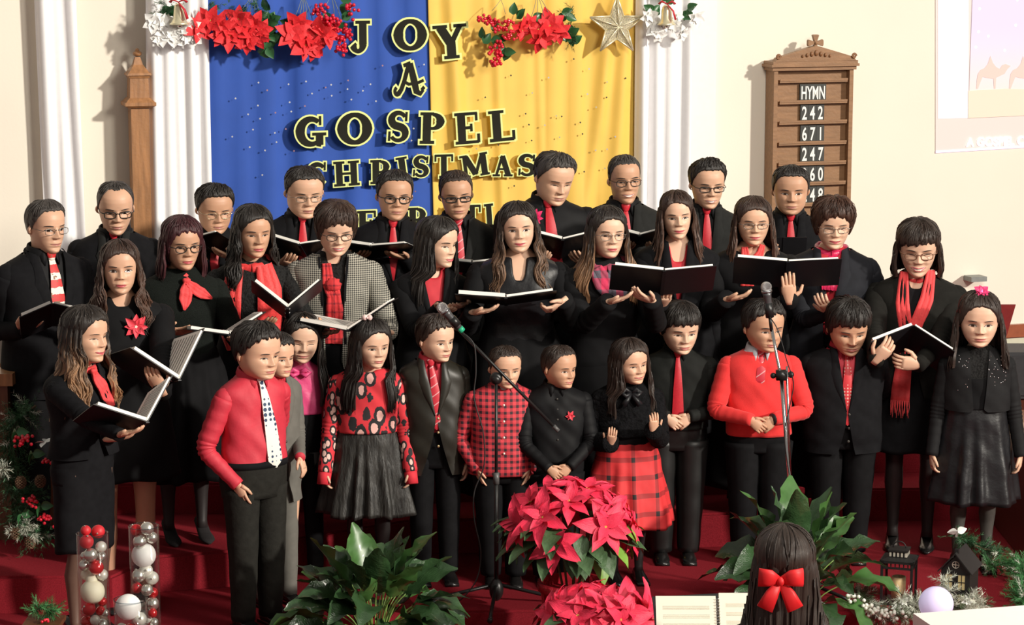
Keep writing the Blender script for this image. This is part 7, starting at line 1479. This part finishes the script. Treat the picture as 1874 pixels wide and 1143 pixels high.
wallspray('large red poinsettia bunch with wire stems near the berries', 560, 55, 5, reds=[(534, 62, 1.15), (558, 82, 1.1), (580, 62, 1.0), (597, 60, 1.0), (545, 45, .9), (575, 85, .8)], wires=[(553, -5, 538, 35), (554, -5, 546, 38), (555, -5, 554, 40), (556, -5, 563, 38), (557, -5, 571, 34)], leaves=[(540, 40, 2), (590, 45, 2)])
wallspray('red berry spray hanging left of the letter J', 610, 40, 6, br=[(587, 12, 26, .026), (615, 35, 22, .026), (628, 55, 26, .026), (625, 85, 14, .016), (640, 10, 16, .022), (600, 30, 12, .02), (632, 70, 12, .02)], leaves=[(608, 30, 3), (633, 38, 3), (640, 2, 2)], wires=[(604, -5, 590, 20), (607, -5, 612, 30), (610, -5, 625, 40)], name='berry_spray')
wallspray('red berry spray with holly leaves on the yellow cloth', 905, 50, 7, br=[(902, 38, 24, .026), (888, 30, 12, .02), (928, 40, 22, .024), (930, 58, 12, .02), (908, 78, 20, .022), (910, 95, 20, .018), (904, 112, 8, .010)], leaves=[(892, 75, 3), (926, 92, 4), (945, 32, 3), (915, 60, 3)], wires=[(916, 0, 900, 20), (917, 0, 925, 26)], name='berry_spray')
wallspray('red poinsettia bunch in the middle of the yellow cloth', 985, 50, 8, reds=[(1006, 48, 1.1), (989, 68, 1.05), (955, 55, .75), (969, 45, .7), (1024, 58, .8)], wires=[(982, -5, 972, 32), (984, -5, 982, 34), (986, -5, 995, 30), (988, -5, 1005, 26)], leaves=[(980, 42, 2)])
wallspray('green pine pick with small cones beside the star', 1045, 40, 9, leaves=[(1035, 25, 3), (1045, 60, 4), (1042, 75, 3)], green=[(1045, 20, 7), (1050, 45, 7), (1045, 70, 4)], name='pine_spray')
wallspray('white flowers around the golden bell at upper right', 1222, 30, 10, whites=[(1187, 30, .8), (1197, 52, .8), (1205, 62, .7), (1232, 45, .8), (1248, 60, .8), (1274, 32, .9), (1240, 30, .6), (1215, 48, .7)], leaves=[(1200, 20, 3), (1253, 22, 4), (1215, 4, 3)])
bell('golden bell hanging among white flowers at upper right', 1220, 26)
# star
t = thing('star_ornament', 'large glittering champagne gold five-point star on the yellow cloth', 'star', PW(1128, 48, .19), (0, 0, WA)); Rs = wall_uz(1170, 48, .19)[0]-wall_uz(1128, 48, .19)[0]; m = MB(); fr = MB(); P5 = []
for i in range(10): a = PI/2+i*PI/5; r = Rs*1.22 if i % 2 == 0 else Rs*.50; P5.append((r*math.cos(a), r*math.sin(a)))
for i in range(10):
    a, b = P5[i], P5[(i+1) % 10]; m.add([(0, -.045, 0), (a[0]*.9, -.008, a[1]*.9), (b[0]*.9, -.008, b[1]*.9), (0, .005, 0)], [(0, 1, 2), (3, 2, 1)]); fr.tube([(a[0], -.006, a[1]), (b[0], -.006, b[1])], .006, 6)
    fr.tube([(a[0], -.008, a[1]), (0, -.047, 0)], .003, 5)
GLT = mat('star_glitter', (.80, .74, .56), rough=.3, metal=.7, vary=.6, vscale=160, bump=1, bscale=260); m.build('filigree_face', GLT, t, smooth=False); fr.build('rim', mat('star_rim', (.88, .82, .60), rough=.3, metal=.6, vary=.2, vscale=200), t)

# ------------------------------------------------------------ pianist's things
bn = thing('piano_bench', 'dark bench under the pianist with the bow', 'bench', (P(1438, 1100, 8.0).x, 8.0, -.178)); m = MB(); m.box((0, 0, .50), (.62, .32, .05)); m.build('seat', DM, bn, smooth=False)
for x in (-.28, .28):
    for y in (-.12, .12): m = MB(); m.box((x, y, .24), (.04, .04, .48)); m.build('leg', DM, bn, smooth=False)
Dm = 8.55
ms = thing('music_stand', 'black music stand carrying the open music book before the pianist', 'stand', (P(1330, 1143, Dm).x, Dm, -.178)); c = P(1320, 1120, Dm)-Vector(ms.location); m = MB(); A = Matrix.Rotation(R(-38), 3, 'X') @ Matrix.Rotation(R(-3), 3, 'Y')
m.box(tuple(c+Vector((0.02, .012, -.085))), (.52, .006, .32), M=A); m.build('desk', DM, ms, smooth=False); m = MB(); m.tube([(c.x, c.y+.03, c.z-.12), (c.x, c.y+.03, .05)], .012, 10); m.build('pole', DM, ms)
for an in (90, 210, 330): e = Vector((math.cos(R(an)), math.sin(R(an)), 0)); m = MB(); m.tube([Vector((c.x, c.y+.03, .12)), Vector((c.x, c.y+.03, .01))+e*.25], .007, 8); m.build('leg', DM, ms)
bk = thing('music_book', 'open spiral music book with cream pages at the bottom edge', 'book', P(1312, 1098, Dm-.03)); B_ = Matrix.Rotation(R(-38), 3, 'X')
for x0, x1, zz in ((-.225, -.006, 0), (.006, .21, .012)): m = MB(); m.box(tuple(B_ @ Vector(((x0+x1)/2, -.012, -.13+zz))), (x1-x0, .012, .28), M=B_); po = m.build('pages', mat('sheet_cream', (.90, .84, .70), rough=.75, vary=.02), bk, smooth=False)
m = MB()
for i in range(22): z = -.005-i*.0115; m.tube([B_ @ Vector((.008*math.cos(a), -.020+.008*math.sin(a), z)) for a in np.linspace(0, 2*PI, 9)], .0012, 4, 0, False)
m.build('spiral_binding', CHR, bk, kind='stuff'); m = MB()
for i in range(7):
    for j in range(4): m.box(tuple(B_ @ Vector((-.115, -.0188, -.03-i*.034-j*.004))), (.17, .0006, .0009), M=B_); m.box(tuple(B_ @ Vector((.11, -.0188, -.02-i*.034-j*.004))), (.16, .0006, .0009), M=B_)
m.build('printed_notes', mat('staff_faint', (.62, .56, .46), rough=.8), bk, smooth=False)
# sheet lying on the piano top at the lower right
Dp = 8.6; pn = thing('digital_piano', 'white-topped piano edge rising into the lower right corner', 'piano', (P(1800, 1143, Dp).x, Dp, -.178)); c = P(1790, 1137, Dp)-Vector(pn.location)
m = MB(); m.box((c.x+.12, c.y+.02, c.z-.06), (.62, .34, .12), rz=R(14)); m.build('piano_top', mat('piano_white', (.92, .90, .87), rough=.35, vary=.02), pn, smooth=False); m = MB(); m.box((c.x+.12, c.y+.02, (c.z-.12)/2), (.50, .26, c.z-.12), rz=R(14)); m.build('piano_body', mat('piano_white', (0, 0, 0)), pn, smooth=False)

# ------------------------------------------------------------ right side: table, cloth, lectern
MAH = mat('mahogany', (.26, .085, .03), rough=.25, vary=.25, vscale=6, vstretch=(.6, 6, 6), coat=.4); MAHD = mat('mahogany_dark', (.085, .022, .012), rough=.35, vary=.2, vscale=6)
Dt = 12.0; tx = P(1795, 755, 12.6).x; zt = P(1830, 770, 12.5).z
t = thing('wooden_table', 'large reddish wooden table behind the girl with pink flower', 'table', (tx+.62, 12.25, 0)); m = MB(); m.box((0, 0, zt-.02), (1.15, 1.1, .04), rz=0); m.build('table_top', MAH, t, smooth=False)
m = MB(); m.box((0, -.50, zt/2-.03), (1.08, .03, zt-.07)); m.box((-.53, 0, zt/2-.03), (.03, .98, zt-.07)); m.build('side_panel', MAHD, t, smooth=False)
m = MB(); rr = random.Random(4)
for k in range(3):
    V = []; 
    m.tube(cat_curve([(-.2+.02*k, -.30, zt+.03+.022*k), (-.05, -.33, zt+.035+.022*k), (.12, -.31, zt+.03+.022*k), (.3, -.30, zt+.03+.02*k)], 5), [.05, .06]+[.06]*13+[.05], 12, flat=.32, up=(0, 0, 1))
c = m.build('folded_cloth', mat('cloth_maroon', (.22, .015, .04), rough=.9, vary=.3, vscale=30, bump=.5, bscale=60), None, loc=tuple(t.location)); tag(c, 'folded maroon cloth lying on the wooden table', 'cloth')
m = MB(); m.box((-.02, -.335, zt+.062), (.20, .05, .012), rz=R(6)); c = m.build('folded_napkin', mat('cloth_white2', (.8, .8, .78)), None, loc=tuple(t.location)); tag(c, 'white napkin tucked in the folded maroon cloth', 'napkin')
sp_ = thing('loudspeaker', 'black loudspeaker box against the wall behind the wooden table', 'speaker', (P(1870, 720, 13.6).x, 13.6, 0)); z0, z1 = P(1860, 720, 13.6).z, P(1860, 636, 13.6).z; m = MB(); m.box((.05, 0, (z0+z1)/2), (.46, .3, z1-z0)); m.build('cabinet', mat('speaker_black', (.03, .03, .034), rough=.6, bump=.3, bscale=300), sp_, smooth=False); m = MB(); m.box((.05, 0, z0/2), (.40, .26, z0)); m.build('stand', MAHD, sp_, smooth=False); m = MB(); m.box((.05, -.155, (z0+z1)/2), (.42, .01, z1-z0-.04)); m.build('grille', mat('speaker_grille', (.05, .05, .055), rough=.8, bump=.8, bscale=500), sp_, smooth=False)
ls = thing('lectern', 'dark red music lectern rising behind the girl with pink flower', 'lectern', (P(1828, 700, 13.0).x, 13.0, .178)); zl = P(1836, 556, 13.0).z-.178; zb_ = P(1815, 614, 13.0).z-.178
m = MB(); m.prism([(-.10, zb_), (.03, zb_), (.075, zl), (-.14, zl)], .02); m.build('desk', mat('lectern_red', (.20, .02, .02), rough=.3, coat=.4), ls, smooth=False); m = MB(); m.box((-.04, .02, zb_/2), (.05, .04, zb_)); m.build('column', MAHD, ls, smooth=False); m = MB(); m.box((-.04, .02, .015), (.30, .26, .03)); m.build('foot', MAHD, ls, smooth=False)
m = MB(); m.lathe([(.001, 0), (.035, 0), (.035, .01), (.010, .03), (.010, .09), (.028, .10), (.028, .115), (.001, .115)], 16); c = m.build('brass_candlestick', mat('brass', (.75, .55, .22), rough=.25, metal=1), None, loc=tuple(Vector(t.location)+Vector((-.30, -.10, zt+.001)))); tag(c, 'short brass candlestick on the wooden table', 'candlestick')
ps = thing('ceiling_projector_shelf', 'small grey shelf on the wall above the pink flower', 'shelf', PW(1785, 509, .06), (0, 0, WA)); m = MB(); m.box((0, 0, 0), (.11, .10, .030)); m.build('shelf_board', mat('shelf_grey', (.22, .24, .23), rough=.5), ps, smooth=False); ps.name = 'wall_shelf'
# ------------------------------------------------------------ left side: rail, pew, chair
t = thing('altar_rail', 'dark wooden rail post with lighter cap at the left edge', 'rail', (P(14, 1000, 11.6).x, 11.6, 0)); zr = P(14, 700, 11.6).z
m = MB(); m.box((-.03, 0, zr/2), (.14, .14, zr)); m.build('post', OAKD, t, smooth=False); m = MB(); m.box((-.03, 0, zr+.03), (.20, .18, .06)); m.build('cap', OAK, t, smooth=False)
t = thing('pew_end', 'wooden pew end with stepped top behind the garland', 'pew', (P(68, 900, 11.75).x, 11.75, .18)); z1 = P(60, 768, 11.7).z-.18; m = MB(); m.box((0, 0, z1/2), (.22, .08, z1)); m.build('panel', mat('pew_brown', (.11, .035, .018), rough=.4, vary=.2), t, smooth=False); m = MB(); m.box((0, -.02, z1+.015), (.28, .14, .03)); m.build('cap', mat('pew_cap', (.40, .22, .12), rough=.4), t, smooth=False); m = MB(); m.box((.02, .02, z1+.09), (.16, .04, .12)); m.build('back_board', mat('pew_pale', (.62, .50, .36), rough=.5), t, smooth=False)
t = thing('wooden_chair', 'light wooden chair back behind the man with the santa tie', 'chair', (P(52, 700, 12.45).x, 12.45, .34)); zc0 = P(30, 606, 12.45).z-.34
for x in (-.10, .26): m = MB(); m.tube([(x, .05, 0), (x, .05, zc0*.5), (x-.01, .09, zc0)], .016, 8); m.build('leg', OAK, t)
for x in (-.10, .26): m = MB(); m.tube([(x, -.33, 0), (x, -.33, .44)], .016, 8); m.build('leg', OAK, t)
m = MB(); m.box((.08, -.13, .45), (.40, .42, .03)); m.build('seat', OAK, t, smooth=False); m = MB(); m.box((.08, .08, zc0-.04), (.40, .02, .08)); m.box((.08, .07, zc0-.22), (.36, .02, .05)); m.build('backrest', OAK, t, smooth=False)
